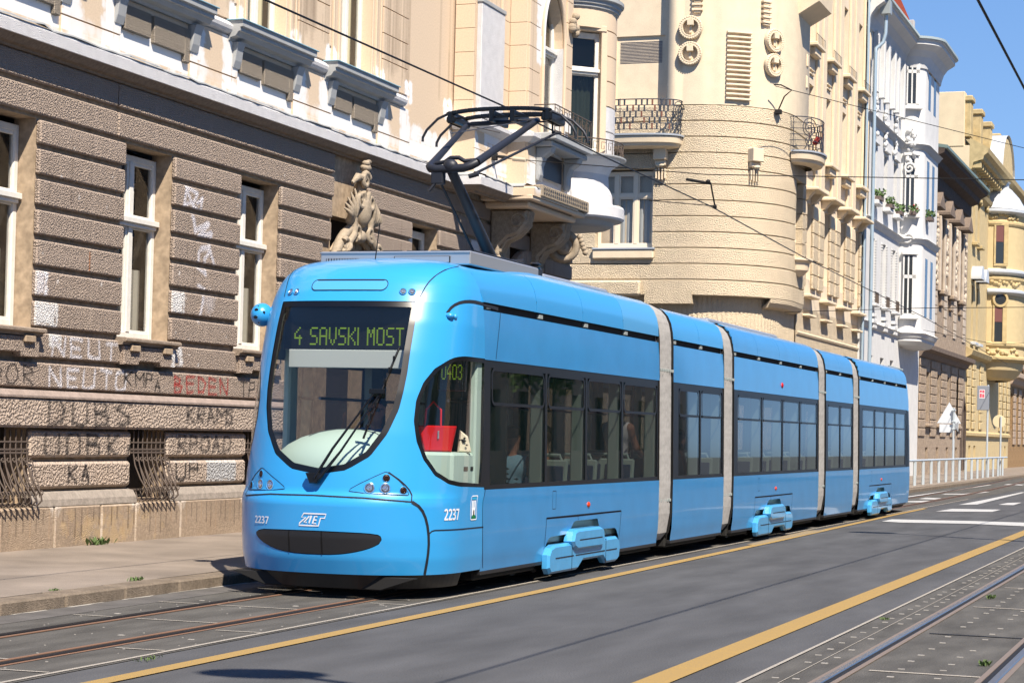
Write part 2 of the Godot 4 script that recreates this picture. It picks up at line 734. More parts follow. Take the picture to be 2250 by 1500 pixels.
func round_rect(x0: float, y0: float, x1: float, y1: float, r: float) -> Array:
	var p := []
	for k in [[x1 - r, y1 - r, 0.0], [x0 + r, y1 - r, PI / 2], [x0 + r, y0 + r, PI], [x1 - r, y0 + r, PI * 1.5]]:
		for i in 5:
			var f: float = k[2] + PI / 2 * i / 4.0
			p.append(Vector2(k[0] + r * cos(f), k[1] + r * sin(f)))
	return p


const DOTS := {"0": "01110,10001,10001,10001,10001,10001,10001,10001,01110", "3": "01110,10001,00001,00001,00110,00001,00001,10001,01110", "4": "00010,00100,01000,10000,10010,11111,00010,00010,00010", "A": "01110,10001,10001,10001,11111,10001,10001,10001,10001", "S": "01111,10000,10000,10000,01110,00001,00001,00001,11110", "V": "10001,10001,10001,10001,10001,10001,01010,01010,00100", "K": "10001,10001,10010,10100,11000,10100,10010,10001,10001", "I": "1,1,1,1,1,1,1,1,1", "M": "10001,11011,11011,10101,10101,10001,10001,10001,10001", "O": "01110,10001,10001,10001,10001,10001,10001,10001,01110", "T": "11111,00100,00100,00100,00100,00100,00100,00100,00100", " ": "000,000,000,000,000,000,000,000,000"}


func dot_board(text: String, lit: Color) -> ImageTexture:
	var cols := 2
	for ch in text:
		cols += DOTS[ch].split(",")[0].length() + 1
	var im := Image.create(cols * 8, 13 * 8, false, Image.FORMAT_RGB8)
	im.fill(Color(0.012, 0.014, 0.016))
	var x := 2
	for ch in text:
		var rows: PackedStringArray = DOTS[ch].split(",")
		for r in 9:
			for k in rows[r].length():
				if rows[r][k] == "1":
					im.fill_rect(Rect2i((x + k) * 8, (r + 2) * 8 + 1, 8, 6), lit)
		x += rows[0].length() + 1
	return ImageTexture.create_from_image(im)


func board(b: MB, a: Vector3, e: Vector3, h: float) -> void:
	# upright rectangle from a to e (bottom edge) of height h, with a picture
	var up := Vector3(0, h, 0)
	b.quad(a, a + up, e + up, e)
	b.uv.append_array(PackedVector2Array([Vector2(0, 1), Vector2(0, 0), Vector2(1, 0), Vector2(0, 1), Vector2(1, 0), Vector2(1, 1)]))


func build_tram() -> void:
	var tram := thing("tram", Vector3(TX, 0, -33), "long bright blue articulated tram running along the street past the houses", "tram")
	build_cab(tram)
	var mods := [[-19.2, -25.85, 0.0, 4], [-26.55, -29.45, -0.045, 2], [-30.1, -36.8, -0.05, 4], [-37.5, -40.4, -0.085, 2], [-41.1, -47.55, -0.085, 4]]
	for i in 5:
		build_section(tram, mods[i][0], mods[i][1], mods[i][2], mods[i][3], i)
	for i in 4:
		build_bellows(tram, mods[i][1], mods[i + 1][0], mods[i][2])
	build_rear(tram)
	build_roof_gear(tram)
	build_pantograph(tram)


func grid_nose(y0: float, y1: float, na: int, ny: int, a0 := -2.0, a1 := 2.0) -> Array:
	var pts := []
	var par := []
	for i in na + 1:
		var a := lerpf(a0, a1, float(i) / na)
		var rp := []
		var rq := []
		for j in ny + 1:
			var y := lerpf(y0, y1, float(j) / ny)
			rp.append(nose_at(a, y))
			rq.append(Vector2(arc_of(a, y), y))
		pts.append(rp)
		par.append(rq)
	return [pts, par]


func build_cab(tram: Node3D) -> void:
	var right := v2([0.76, 2.907, 0.765, 2.546, 0.768, 2.188, 0.758, 2.01, 0.735, 1.834, 0.655, 1.60, 0.51, 1.38, 0.292, 1.242])
	var ws := []
	for p in right: ws.append(p)
	ws.append(Vector2(0, 1.196))
	for i in right.size():
		var p: Vector2 = right[right.size() - 1 - i]
		ws.append(Vector2(-p.x, p.y))
	var wsp := PackedVector2Array(ws)
	var dwin := PackedVector2Array(v2([2.6, 2.382, 1.445, 2.385, 1.30, 2.37, 1.197, 2.335, 1.044, 2.245, 0.945, 2.108, 0.894, 1.927, 0.898, 1.729, 0.952, 1.532, 1.045, 1.358, 1.198, 1.206, 1.401, 1.125, 1.6, 1.098, 2.6, 1.07]))
	var dwl := PackedVector2Array()
	for p in dwin: dwl.append(Vector2(-p.x, p.y))
	var gr := smooth_poly(v2([-0.715, 0.65, -0.2, 0.662, 0.2, 0.662, 0.66, 0.652, 0.70, 0.60, 0.65, 0.535, 0.472, 0.473, 0.249, 0.436, 0.0, 0.43, -0.249, 0.436, -0.472, 0.475, -0.68, 0.56]), 1)
	var low := grid_nose(0.25, 0.985, 84, 24)
	var bump := trim(low[0], low[1], [[gr, 0.0, 1.0]])
	var cab := mk(trim(grid_nose(0.985, 2.9, 100, 60)[0], grid_nose(0.985, 2.9, 100, 60)[1], [[wsp, 0.0, 1.0], [dwin, 0.0, 1.0], [dwl, 0.0, 1.0]]), "cab", M.blue, tram)
	mk(bump, "bumper_shell", M.blue, cab)
	var up := grid_nose(2.9, 3.4, 64, 18)
	var crown := trim(up[0], up[1], [])
	for i in 64:
		var a: Vector3 = up[0][i][18]
		var e: Vector3 = up[0][i + 1][18]
		crown.trin(a, e, Vector3(TX, 3.405, -19.2), Vector3.UP, Vector3.UP, Vector3.UP)
	mk(crown, "cab_roof", M.blue, cab)
	# lining inside the shell
	var g := grid_nose(0.985, 2.9, 50, 30)
	mk(trim(g[0], g[1], [[wsp, -0.02, 1.0], [dwin, -0.02, 1.0], [dwl, -0.02, 1.0]], -0.045), "cab_lining", M.inner, cab)
	# windscreen: printed black edge and pane
	var gw := grid_nose(1.1, 2.95, 56, 64, -0.62, 0.62)
	mk(trim(gw[0], gw[1], [[wsp, 0.0, -1.0], [wsp, -0.062, 1.0]], -0.006), "windscreen_edge", M.black, cab)
	mk(trim(gw[0], gw[1], [[wsp, -0.062, -1.0]], -0.008), "windscreen", M.shield_glass, cab)
	for sd in [1.0, -1.0]:
		var gd := grid_nose(1.0, 2.45, 56, 44, 0.4 * sd, 2.0 * sd)
		var pg := dwin if sd > 0 else dwl
		var keep := PackedVector2Array()
		for p in pg: keep.append(Vector2(minf(p.x, 2.23), p.y) if sd > 0 else Vector2(maxf(p.x, -2.23), p.y))
		mk(trim(gd[0], gd[1], [[pg, 0.0, -1.0], [keep, -0.045, 1.0]], -0.006 * sd), "cab_window_edge", M.black, cab)
		mk(trim(gd[0], gd[1], [[keep, -0.045, -1.0]], -0.008 * sd), "cab_window", M.shield_glass, cab)
	# black grille in the bumper
	var gg := grid_nose(0.40, 0.70, 60, 20, -0.5, 0.5)
	var grille := mk(trim(gg[0], gg[1], [[gr, -0.008, -1.0]], 0.004), "bumper_grille", M.bumper, cab)
	var gs := MB.new()
	strip(gs, nose_s, [Vector2(-0.25, 0.655), Vector2(-0.25, 0.445)], 0.012, 0.007)
	strip(gs, nose_s, [Vector2(0.1, 0.655), Vector2(0.1, 0.435)], 0.012, 0.007)
	mk(gs, "grille_joint", M.black, grille)
	mk(trim(gg[0], gg[1], [[gr, 0.004, -1.0], [gr, -0.012, 1.0]], -0.012), "grille_edge", M.seam, grille)
	# joints
	var sm := MB.new()
	strip(sm, nose_s, v2([-2.3, 0.955, -1.0, 0.955, -0.5, 0.99, 0.0, 0.995, 0.5, 0.985, 0.981, 0.955]), 0.014)
	strip(sm, nose_s, smooth_line(v2([0.981, 0.955, 1.086, 0.901, 1.157, 0.77, 1.185, 0.595, 1.16, 0.42, 1.10, 0.255])), 0.03)
	strip(sm, nose_s, v2([1.185, 0.65, 1.22, 0.675, 1.26, 0.682, 2.34, 0.68]), 0.012)
	strip(sm, nose_s, smooth_line(v2([0.978, 0.955, 0.95, 1.04, 0.851, 1.14, 0.70, 1.235])), 0.012)
	strip(sm, nose_s, smooth_line(v2([-0.978, 0.955, -0.95, 1.04, -0.851, 1.14, -0.70, 1.235])), 0.012)
	strip(sm, nose_s, smooth_line(v2([0.76, 2.95, 0.79, 3.08, 0.85, 3.19, 0.93, 3.26, 1.05, 3.31])), 0.012)
	strip(sm, nose_s, smooth_line(v2([-0.76, 2.95, -0.79, 3.08, -0.85, 3.19, -0.93, 3.26])), 0.012)
	strip(sm, nose_s, v2([2.32, 0.26, 2.32, 1.07]), 0.012)
	strip(sm, nose_s, v2([2.30, 2.39, 2.28, 2.9]), 0.012)
	mk(sm, "panel_joint", M.seam, cab)
	var gut := MB.new()
	strip(gut, nose_s, smooth_line(v2([2.2, 2.915, 1.757, 2.938, 1.45, 2.945, 1.25, 2.925, 1.13, 2.875, 1.08, 2.80])), 0.035)
	mk(gut, "gutter_slot", M.seam, cab)
	var kn := MB.new()
	kn.ball(nose_s(1.12, 2.775), Vector3(0.05, 0.035, 0.05), 12, 8)
	kn.ball(nose_s(1.19, 2.77), Vector3(0.03, 0.03, 0.03), 10, 6)
	mk(kn, "gutter_end", M.blue, cab)
	# lamp pods
	for s in [-1.0, 1.0]:
		var pod := smooth_poly(v2([0.33 * s, 1.035, 0.36 * s, 1.08, 0.66 * s, 1.235, 0.69 * s, 1.235, 0.84 * s, 1.135, 0.93 * s, 1.02, 0.90 * s, 1.015]), 1)
		var gp := grid_nose(1.0, 1.26, 40, 14, 0.14 * s, 0.56 * s)
		var pm := mk(trim(gp[0], gp[1], [[pod, 0.0, -1.0]], 0.006 * s), "lamp_pod", M.blue, cab)
		var pe := MB.new()
		strip(pe, nose_s, Array(pod), 0.006, 0.008, true)
		mk(pe, "pod_edge", M.seam, pm)
		for h in [[0.533, 1.079, 0.05, 0], [0.683, 1.079, 0.05, 0], [0.86, 1.062, 0.036, 1], [0.685, 1.178, 0.036, 1]]:
			headlamp(cab, Vector2(h[0] * s, h[1]), h[2], h[3] == 1)
		for h in [0.581, 0.669]:
			headlamp(cab, Vector2(h * s, 2.997), 0.033, false)
	# long lamp over the windscreen
	var bar := round_rect(-0.41, 3.007, 0.41, 3.115, 0.053)
	var gb := grid_nose(2.98, 3.14, 30, 10, -0.26, 0.26)
	var lb := mk(trim(gb[0], gb[1], [[PackedVector2Array(bar), 0.0, -1.0]], 0.004), "roof_light_bar", M.blue_pale, cab)
	var be := MB.new()
	strip(be, nose_s, bar, 0.008, 0.006, true)
	strip(be, nose_s, [Vector2(-0.36, 3.112), Vector2(0.36, 3.112)], 0.014, 0.007)
	mk(be, "light_bar_edge", M.seam, lb)
	# numbers, operator's mark, town arms
	var nm := MB.new()
	text_on(nm, nose_s, "2237", Vector2(-0.708, 0.705), 0.072, 1.0)
	mk(nm, "fleet_number", M.decal, cab)
	var nb := MB.new()
	text_on(nb, nose_s, "2237", Vector2(1.39, 0.775), 0.112, 0.85)
	mk(nb, "fleet_number", M.decal, cab)
	mk(logo(), "operator_logo", M.decal, cab)
	build_arms(cab)
	# apron under the bumper
	var ap := MB.new()
	for i in 40:
		var a := lerpf(-1.05, 1.05, i / 40.0)
		var e := lerpf(-1.05, 1.05, (i + 1) / 40.0)
		var p := nose_at(a, 0.25, 0.03)
		var q := nose_at(e, 0.25, 0.03)
		var p2 := nose_at(a, 0.25, 0.10) + Vector3(0, -0.14, 0)
		var q2 := nose_at(e, 0.25, 0.10) + Vector3(0, -0.14, 0)
		ap.quad(p, q, q2, p2)
	mk(ap, "front_apron", M.bumper, cab)
	var plow := MB.new()
	plow.prism(v2([-0.62, 0.10, 0.62, 0.10, 0.98, 0.23, -0.98, 0.23]), Transform3D(Basis(Vector3(1, 0, 0), Vector3(0, 1, 0), Vector3(0, 0, 1)), Vector3(TX, 0, -17.88)), 0.06, 0.01)
	mk(plow, "obstacle_deflector", M.under, cab)
	# dashboard, blind, destination board
	var dash := MB.new()
	dash.ball(Vector3(TX - 0.02, 1.19, -18.50), Vector3(0.86, 0.45, 0.62), 28, 14)
	var da := mk(dash, "dashboard", M.mint, cab)
	var dj := MB.new()
	var ring := []
	for i in 15:
		var f := PI * 1.08 + PI * 0.84 * i / 14.0
		var x := 0.42 * cos(f) + 0.02
		var zz := 0.30 - 0.22 * sin(f + PI) * 1.0
		ring.append(Vector3(TX + x, 1.19 + 0.45 * sqrt(maxf(0.0, 1.0 - pow((x + 0.02) / 0.86, 2) - pow(zz / 0.62, 2))) + 0.003, -18.50 + zz))
	dj.tube(ring, 0.004, 4)
	mk(dj, "dashboard_joint", M.inner, da)
	var db := MB.new()
	db.box(Vector3(TX - 0.72, 2.42, -18.46), Vector3(TX + 0.72, 2.86, -18.30), 0.01)
	mk(db, "destination_box", M.black, cab)
	var scr := MB.new()
	board(scr, Vector3(TX - 0.63, 2.425, -18.295), Vector3(TX + 0.61, 2.425, -18.295), 0.26)
	var led := plain(Color(0.02, 0.02, 0.02), 0.5)
	led.emission_enabled = true
	led.emission = Color.WHITE
	led.emission_texture = dot_board("4 SAVSKI MOST", Color(0.62, 0.78, 0.12))
	led.emission_operator = BaseMaterial3D.EMISSION_OP_MULTIPLY
	led.emission_energy_multiplier = 0.35
	mk(scr, "destination_display", led, cab)
	var sh := MB.new()
	sh.box(Vector3(TX - 0.64, 2.24, -18.29), Vector3(TX + 0.66, 2.42, -18.27), 0.006)
	mk(sh, "sun_blind", M.shade, cab)
	var nbx := MB.new()
	nbx.box(Vector3(TX + 0.76, 2.04, -18.84), Vector3(TX + 1.06, 2.40, -18.78), 0.01)
	mk(nbx, "run_number_box", M.black, cab)
	var rn := MB.new()
	board(rn, Vector3(TX + 0.79, 2.12, -18.775), Vector3(TX + 1.04, 2.12, -18.775), 0.22)
	var led2: StandardMaterial3D = led.duplicate()
	led2.emission_texture = dot_board("0403", Color(0.62, 0.78, 0.12))
	led2.emission_energy_multiplier = 0.25
	mk(rn, "run_number_display", led2, cab)
	# the console under the side window, the door pillar, the back wall of the cab
	var con := MB.new()
	con.box(Vector3(TX + 0.62, 0.45, -19.30), Vector3(TX + 1.06, 1.43, -18.50), 0.03)
	mk(con, "side_console", M.mint, cab)
	var vt := MB.new()
	for z in [-18.86, -19.05]:
		vt.box(Vector3(TX + 1.055, 1.245, z - 0.055), Vector3(TX + 1.065, 1.29, z + 0.055), 0.004)
	mk(vt, "console_vent", M.black, cab)
	for s in [-1.0, 1.0]:
		var pl := MB.new()
		pl.box(Vector3(TX + 1.00 * s, 1.0, -19.26), Vector3(TX + 1.08 * s, 2.5, -19.06), 0.02)
		mk(pl, "cab_pillar", M.mint, cab)
	var bw := MB.new()
	bw.box(Vector3(TX - 1.05, 0.4, -20.10), Vector3(TX - 0.42, 1.2, -20.05))
	bw.box(Vector3(TX + 0.12, 0.4, -20.10), Vector3(TX + 1.05, 2.55, -20.05))
	bw.box(Vector3(TX - 0.12, 0.4, -20.10), Vector3(TX + 0.12, 1.2, -20.05))
	bw.box(Vector3(TX - 0.50, 0.4, -20.11), Vector3(TX - 0.36, 2.55, -20.04))
	bw.box(Vector3(TX - 1.08, 2.3, -20.10), Vector3(TX + 0.2, 2.55, -20.05))
	mk(bw, "cab_partition", M.inner, cab)
	var fl := MB.new()
	fl.box(Vector3(TX - 1.04, 0.36, -20.1), Vector3(TX + 1.04, 0.42, -18.3))
	mk(fl, "cab_floor", M.floor, cab)
	var ce := MB.new()
	ce.box(Vector3(TX - 1.0, 2.86, -20.1), Vector3(TX + 1.0, 2.9, -18.75))
	mk(ce, "cab_ceiling", M.inner, cab)
	var se := MB.new()
	se.box(Vector3(TX + 0.0, 0.75, -19.75), Vector3(TX + 0.5, 0.87, -19.28), 0.04)
	se.obox(Transform3D(Basis(Vector3.RIGHT, -0.12), Vector3(TX + 0.25, 1.22, -19.76)), Vector3(0.46, 0.75, 0.10), 0.04)
	se.box(Vector3(TX + 0.15, 0.42, -19.6), Vector3(TX + 0.35, 0.76, -19.4))
	mk(se, "driver_seat", M.seat, cab)
	# wiper
	var wp := MB.new()
	var w0 := nose_s(0.0, 1.16) + Vector3(0.01, 0, 0.03)
	wp.prism(v2([-0.10, 0.05, 0.10, 0.055, 0.02, -0.05, -0.055, -0.05]), Transform3D(Basis(), w0), 0.05, 0.012)
	var wi := mk(wp, "wiper", M.black, cab)
	var wa := MB.new()
	wa.tube([w0 + Vector3(0.0, 0.0, 0.05), nose_s(0.16, 1.45) + Vector3(0, 0, 0.055), nose_s(0.52, 2.02) + Vector3(0, 0, 0.06)], [0.018, 0.014, 0.009], 6)
	wa.tube([w0 + Vector3(0.05, 0.0, 0.05), nose_s(0.24, 1.42) + Vector3(0, 0, 0.055), nose_s(0.56, 1.99) + Vector3(0, 0, 0.06)], [0.022, 0.013, 0.008], 6)
	wa.box(nose_s(0.51, 2.0) + Vector3(-0.06, -0.02, 0.05), nose_s(0.51, 2.0) + Vector3(0.10, 0.03, 0.075), 0.006)
	mk(wa, "wiper_arm", M.black, wi)
	var wb := MB.new()
	var bl := []
	for i in 9:
		bl.append(nose_s(lerpf(0.44, 0.665, i / 8.0), lerpf(1.55, 2.44, i / 8.0)) + Vector3(0, 0, 0.03))
	wb.tube(bl, 0.012, 5)
	for i in range(1, 8):
		wb.obox(Transform3D(Basis(), bl[i] + Vector3(0, 0, 0.02)), Vector3(0.02, 0.05, 0.02), 0.004)
	mk(wb, "wiper_blade", M.black, wi)
	# round mirror pod on the far side
	var mp := MB.new()
	mp.ball(Vector3(TX - 1.175, 2.79, -18.72), Vector3(0.115, 0.122, 0.13), 20, 14)
	mp.tube([Vector3(TX - 1.15, 2.75, -18.74), Vector3(TX - 1.0, 2.70, -18.8)], 0.06, 10)
	var mpn := mk(mp, "mirror_pod", M.blue, cab)
	var mh := MB.new()
	for h in [[-0.005, 0.045, 0.022], [-0.01, -0.03, 0.024], [0.012, -0.085, 0.012], [0.0, 0.088, 0.009], [0.07, 0.02, 0.018]]:
		var d := Vector3(h[0], h[1], 0)
		d.z = sqrt(maxf(0.0, 1.0 - pow(d.x / 0.115, 2) - pow(d.y / 0.122, 2))) * 0.13
		mh.ball(Vector3(TX - 1.175, 2.79, -18.72) + d, Vector3(h[2], h[2] * 0.75, 0.006), 10, 6)
	mk(mh, "pod_opening", M.black, mpn)
	var ar := MB.new()
	ar.tube([Vector3(TX + 0.0, 3.36, -18.9), Vector3(TX + 0.02, 3.75, -18.95)], 0.006, 5)
	mk(ar, "aerial", M.black, cab)


func smooth_line(p: Array) -> Array:
	var q := [p[0]]
	for i in p.size() - 1:
		q.append(p[i].lerp(p[i + 1], 0.25))
		q.append(p[i].lerp(p[i + 1], 0.75))
	q.append(p[-1])
	return q


func headlamp(cab: Node, at: Vector2, r: float, amber: bool) -> void:
	var o := nose_s(at.x, at.y)
	var up := surf_normal(nose_s, at)
	var x := Vector3.UP.cross(up).normalized()
	var t := Transform3D(Basis(x, up, x.cross(up)), o)
	var b := MB.new()
	b.lathe(t, [Vector2(r * 1.12, 0.009), Vector2(r * 0.98, 0.012), Vector2(r * 0.94, -0.004)], 20)
	var h := mk(b, "headlamp", M.blue, cab)
	var l := MB.new()
	l.lathe(t, [Vector2(r * 1.0, 0.0075), Vector2(r * 0.8, 0.012), Vector2(r * 0.7, 0.0095), Vector2(r * 0.45, 0.016), Vector2(r * 0.3, 0.010), Vector2(0, 0.020)], 20)
	mk(l, "lamp_lens", plain(Color(0.20, 0.12, 0.08), 0.15) if amber else M.lens, h)
	var e := MB.new()
	e.lathe(t, [Vector2(r * 0.72, 0.0125), Vector2(r * 0.62, 0.0135)], 20)
	mk(e, "lens_ring", M.black, h)


func logo() -> MB:
	# outlined slanted mark of three letters
	var b := MB.new()
	var x0 := -0.135
	var y0 := 0.708
	var f := func(x: float, y: float) -> Vector2: return Vector2(x0 + x + y * 0.28, y0 + y)
	var w := 0.013
	strip(b, nose_s, [f.call(0.02, 0.115), f.call(0.25, 0.115), f.call(0.245, 0.075), f.call(0.205, 0.075), f.call(0.20, 0.0), f.call(0.0, 0.0), f.call(0.0, 0.02), f.call(0.055, 0.078), f.call(0.005, 0.078)], w, 0.005, true)
	strip(b, nose_s, [f.call(0.09, 0.09), f.call(0.045, 0.03), f.call(0.08, 0.03)], w, 0.005)
	strip(b, nose_s, [f.call(0.105, 0.022), f.call(0.105, 0.095)], w, 0.005)
	strip(b, nose_s, [f.call(0.165, 0.088), f.call(0.135, 0.088), f.call(0.135, 0.022), f.call(0.17, 0.022)], w, 0.005)
	strip(b, nose_s, [f.call(0.135, 0.055), f.call(0.165, 0.055)], w, 0.005)
	return b


func build_arms(cab: Node) -> void:
	var b := MB.new()
	strip(b, nose_s, round_rect(1.965, 0.765, 2.135, 1.0, 0.02), 0.010, 0.005, true)
	for x in [2.01, 2.05, 2.09]:
		flat_on(b, nose_s, v2([x - 0.014, 0.87, x + 0.014, 0.87, x + 0.014, 0.955, x - 0.014, 0.955]))
	flat_on(b, nose_s, v2([2.0, 0.80, 2.10, 0.80, 2.10, 0.885, 2.0, 0.885]))
	var o := mk(b, "town_arms", plain(Color(0.9, 0.92, 0.93), 0.4), cab)
	var h := MB.new()
	flat_on(h, nose_s, v2([1.985, 0.775, 2.115, 0.775, 2.10, 0.80, 2.05, 0.825, 2.0, 0.80]), 0.0065)
	mk(h, "arms_hill", plain(Color(0.02, 0.42, 0.2), 0.5), o)
	var g := MB.new()
	flat_on(g, nose_s, v2([2.035, 0.81, 2.065, 0.81, 2.065, 0.85, 2.05, 0.868, 2.035, 0.85]), 0.008)
	mk(g, "arms_gate", plain(Color(0.22, 0.09, 0.03), 0.5), o)
	var s := MB.new()
	flat_on(s, nose_s, v2([1.99, 0.965, 2.11, 0.965, 2.11, 0.988, 1.99, 0.988]), 0.006)
	mk(s, "arms_band", plain(Color(0.15, 0.62, 0.8), 0.5), o)


func side_grid(za: float, zb: float, ys: Array, nz: int) -> Array:
	var pts := []
	var par := []
	for i in nz + 1:
		var z := lerpf(za, zb, float(i) / nz)
		var rp := []
		var rq := []
		for y in ys:
			rp.append(side_at(z, y))
			rq.append(Vector2(z, y))
		pts.append(rp)
		par.append(rq)
	return [pts, par]


func steps(a: float, b: float, k: int) -> Array:
	var r := []
	for i in k + 1: r.append(lerpf(a, b, float(i) / k))
	return r


func roof_pt(k: int, z: float, dy: float, s := 1.0) -> Vector3:
	var y: float = ROOF[k][1]
	var up := dy
	if z > -21.2:
		up -= 0.075 * smoothstep(-21.2, -19.2, z)
	var yy := y + up * (y - 2.96) / 0.52
	var w: float = ROOF[k][0]
	if z > -21.2 and k > 0 and k < 8:
		w = lerpf(w, minf(w, nose_par(minf(yy, 3.398))[0]), smoothstep(-21.2, -19.2, z))
	return Vector3(TX + w * s, yy, z)


func build_section(tram: Node3D, za: float, zb: float, dy: float, panes: int, idx: int) -> void:
	var cuts := []
	var bogie := {0: -22.62, 2: -33.0, 4: -43.75}
	var bz := 0.0
	if bogie.has(idx):
		bz = bogie[idx]
		var op := []
		for p in v2([1.47, 0.10, 1.45, 0.36, 1.30, 0.49, 0.62, 0.50, 0.40, 0.64, -0.50, 0.64, -0.60, 0.51, -1.28, 0.50, -1.42, 0.38, -1.36, 0.10]):
			op.append(Vector2(bz + p.x, p.y))
		cuts.append([PackedVector2Array(op), 0.0, 1.0])
	var g := side_grid(za, zb, steps(0.22, 1.055, 14), maxi(8, int((za - zb) / 0.09)))
	var body := mk(trim(g[0], g[1], cuts), "body_section", M.blue_side, tram)
	if bz != 0.0:
		build_bogie(body, bz)
		var pj := MB.new()
		strip(pj, side_at, v2([bz + 1.45, 0.36, bz + 1.42, 0.70, bz + 0.28, 0.695, bz - 1.48, 0.70, bz - 1.42, 0.24]), 0.010)
		strip(pj, side_at, v2([bz + 1.42, 0.703, bz - 1.48, 0.703]), 0.018)
		strip(pj, side_at, v2([bz + 0.28, 0.695, bz + 0.26, 0.645]), 0.008)
		strip(pj, side_at, round_rect(bz + 1.10, 0.80, bz + 1.22, 1.0, 0.01), 0.005, 0.003, true)
		mk(pj, "panel_joint", M.seam, body)
		var mk0 := MB.new()
		mk0.ball(side_at(bz - 0.12, 0.815), Vector3(0.02, 0.035, 0.055), 10, 6)
		mk(mk0, "side_marker", M.orange, body)
		if idx == 2:
			var rl := MB.new()
			rl.ball(side_at(-33.6, 2.54), Vector3(0.025, 0.05, 0.06), 10, 6)
			mk(rl, "brake_marker", M.red, body)
	var g2 := side_grid(za, zb, [2.375, 2.5, 2.7, 2.88], 4)
	mk(trim(g2[0], g2[1], []), "upper_panel", M.blue_side, body)
	# the slot under the roof and its clips
	var sl := MB.new()
	sl.box(Vector3(TX + 1.0, 2.87, zb + 0.02), Vector3(TX + 1.045, 2.975, za - 0.02))
	sl.quad(side_at(za, 2.88), side_at(zb, 2.88), Vector3(TX + 1.04, 2.885, zb), Vector3(TX + 1.04, 2.885, za))
	mk(sl, "roof_slot", M.rubber, body)
	var n := 4 if panes == 4 else 2
	for i in n:
		var z := lerpf(za, zb, (i + 0.03) / n) - 0.06
		var cl := MB.new()
		cl.box(Vector3(TX + 1.04, 2.895, z - 0.13), Vector3(TX + 1.075, 2.945, z), 0.005)
		mk(cl, "slot_clip", M.ceil, body)
	# roof covers with joints between them
	for i in n:
		var z0 := lerpf(za, zb, float(i) / n) - 0.006
		var z1 := lerpf(za, zb, float(i + 1) / n) + 0.006
		var rc := MB.new()
		roof_piece(rc, z0, z1, dy, 1.0)
		mk(rc, "roof_cover", M.blue_pale if idx == 0 and i == 3 else M.blue_side if idx > 1 else M.blue, body)
	var rl2 := MB.new()
	roof_piece(rl2, za, zb, dy, -1.0)
	var gl := MB.new()
	for y in [[0.22, 1.055], [2.36, 2.97]]:
		gl.quad(Vector3(TX - half_width(y[0]), y[0], za), Vector3(TX - half_width(y[0]), y[0], zb), Vector3(TX - half_width(y[1]), y[1], zb), Vector3(TX - half_width(y[1]), y[1], za))
	mk(rl2, "roof_cover", M.blue, body)
	mk(gl, "far_side_panel", M.blue_side, body)
	# windows
	var edges := [za]
	var first := za - 0.12 if idx == 0 else za - 0.22
	var last := zb + 0.06
	var cutsz := {0: [-19.36, -21.18, -22.66, -24.15, -25.80], 1: [-26.83, -28.08, -29.40], 2: [-30.36, -32.11, -33.69, -35.15, -36.72], 3: [-37.72, -39.03, -40.34], 4: [-41.5, -43.04, -44.42, -45.82, -47.35]}
	edges = cutsz[idx]
	for s in [1.0, -1.0]:
		var fr := MB.new()
		var put := func(z0: float, z1: float, y0: float, y1: float) -> void:
			var a0 := half_width(y0) - 0.008
			var a1 := half_width(y1) - 0.008
			fr.quad(Vector3(TX + a0 * s, y0, z0), Vector3(TX + a1 * s, y1, z0), Vector3(TX + a1 * s, y1, z1), Vector3(TX + a0 * s, y0, z1))
			fr.quad(Vector3(TX + (a0 - 0.03) * s, y0, z0), Vector3(TX + (a1 - 0.03) * s, y1, z0), Vector3(TX + a1 * s, y1, z0), Vector3(TX + a0 * s, y0, z0))
			fr.quad(Vector3(TX + (a0 - 0.03) * s, y0, z1), Vector3(TX + (a1 - 0.03) * s, y1, z1), Vector3(TX + a1 * s, y1, z1), Vector3(TX + a0 * s, y0, z1))
		put.call(za, zb, 1.053, 1.105)
		put.call(za, zb, 2.30, 2.378)
		put.call(za, edges[0] - 0.03, 1.105, 2.30)
		put.call(edges[-1] + 0.03, zb, 1.105, 2.30)
		for i in range(1, edges.size() - 1):
			put.call(edges[i] + 0.035, edges[i] - 0.035, 1.105, 2.30)
		mk(fr, "window_frame", M.black, body)
		for i in edges.size() - 1:
			var z0: float = edges[i] - 0.03
			var z1: float = edges[i + 1] + 0.03
			var a0 := half_width(1.1) - 0.018
			var a1 := half_width(2.31) - 0.018
			var pn := MB.new()
			pn.quad(Vector3(TX + a0 * s, 1.1, z0), Vector3(TX + a1 * s, 2.31, z0), Vector3(TX + a1 * s, 2.31, z1), Vector3(TX + a0 * s, 1.1, z1))
			var pane := mk(pn, "pane", M.glass, body)
			if s > 0.0:
				var hp := MB.new()
				var surf := func(z: float, y: float) -> Vector3: return Vector3(TX + half_width(y) - 0.012, y, z)
				strip(hp, surf, round_rect(z1 + 0.05, 1.93, z0 - 0.05, 2.285, 0.07), 0.032, 0.002, true)
				mk(hp, "hopper_frame", M.black, pane)
			var pl := MB.new()
			var zp: float = edges[i + 1]
			pl.box(Vector3(TX + 1.085 * s, 1.0, zp - 0.035), Vector3(TX + 0.93 * s, 2.45, zp + 0.035), 0.015)
			mk(pl, "pillar", M.mint, body)
	# floor, ceiling, frame
	var fl := MB.new()
	fl.box(Vector3(TX - 1.07, 0.36, zb), Vector3(TX + 1.07, 0.42, za))
	mk(fl, "floor", M.floor, body)
	var wl := MB.new()
	for s in [-1.0, 1.0]:
		wl.box(Vector3(TX + 1.06 * s, 0.42, zb), Vector3(TX + 1.03 * s, 1.09, za))
	mk(wl, "side_lining", M.mint, body)
	var ce := MB.new()
	ce.box(Vector3(TX - 1.06, 2.50, zb), Vector3(TX + 1.06, 2.54, za))
	mk(ce, "ceiling", M.ceil, body)
	var un := MB.new()
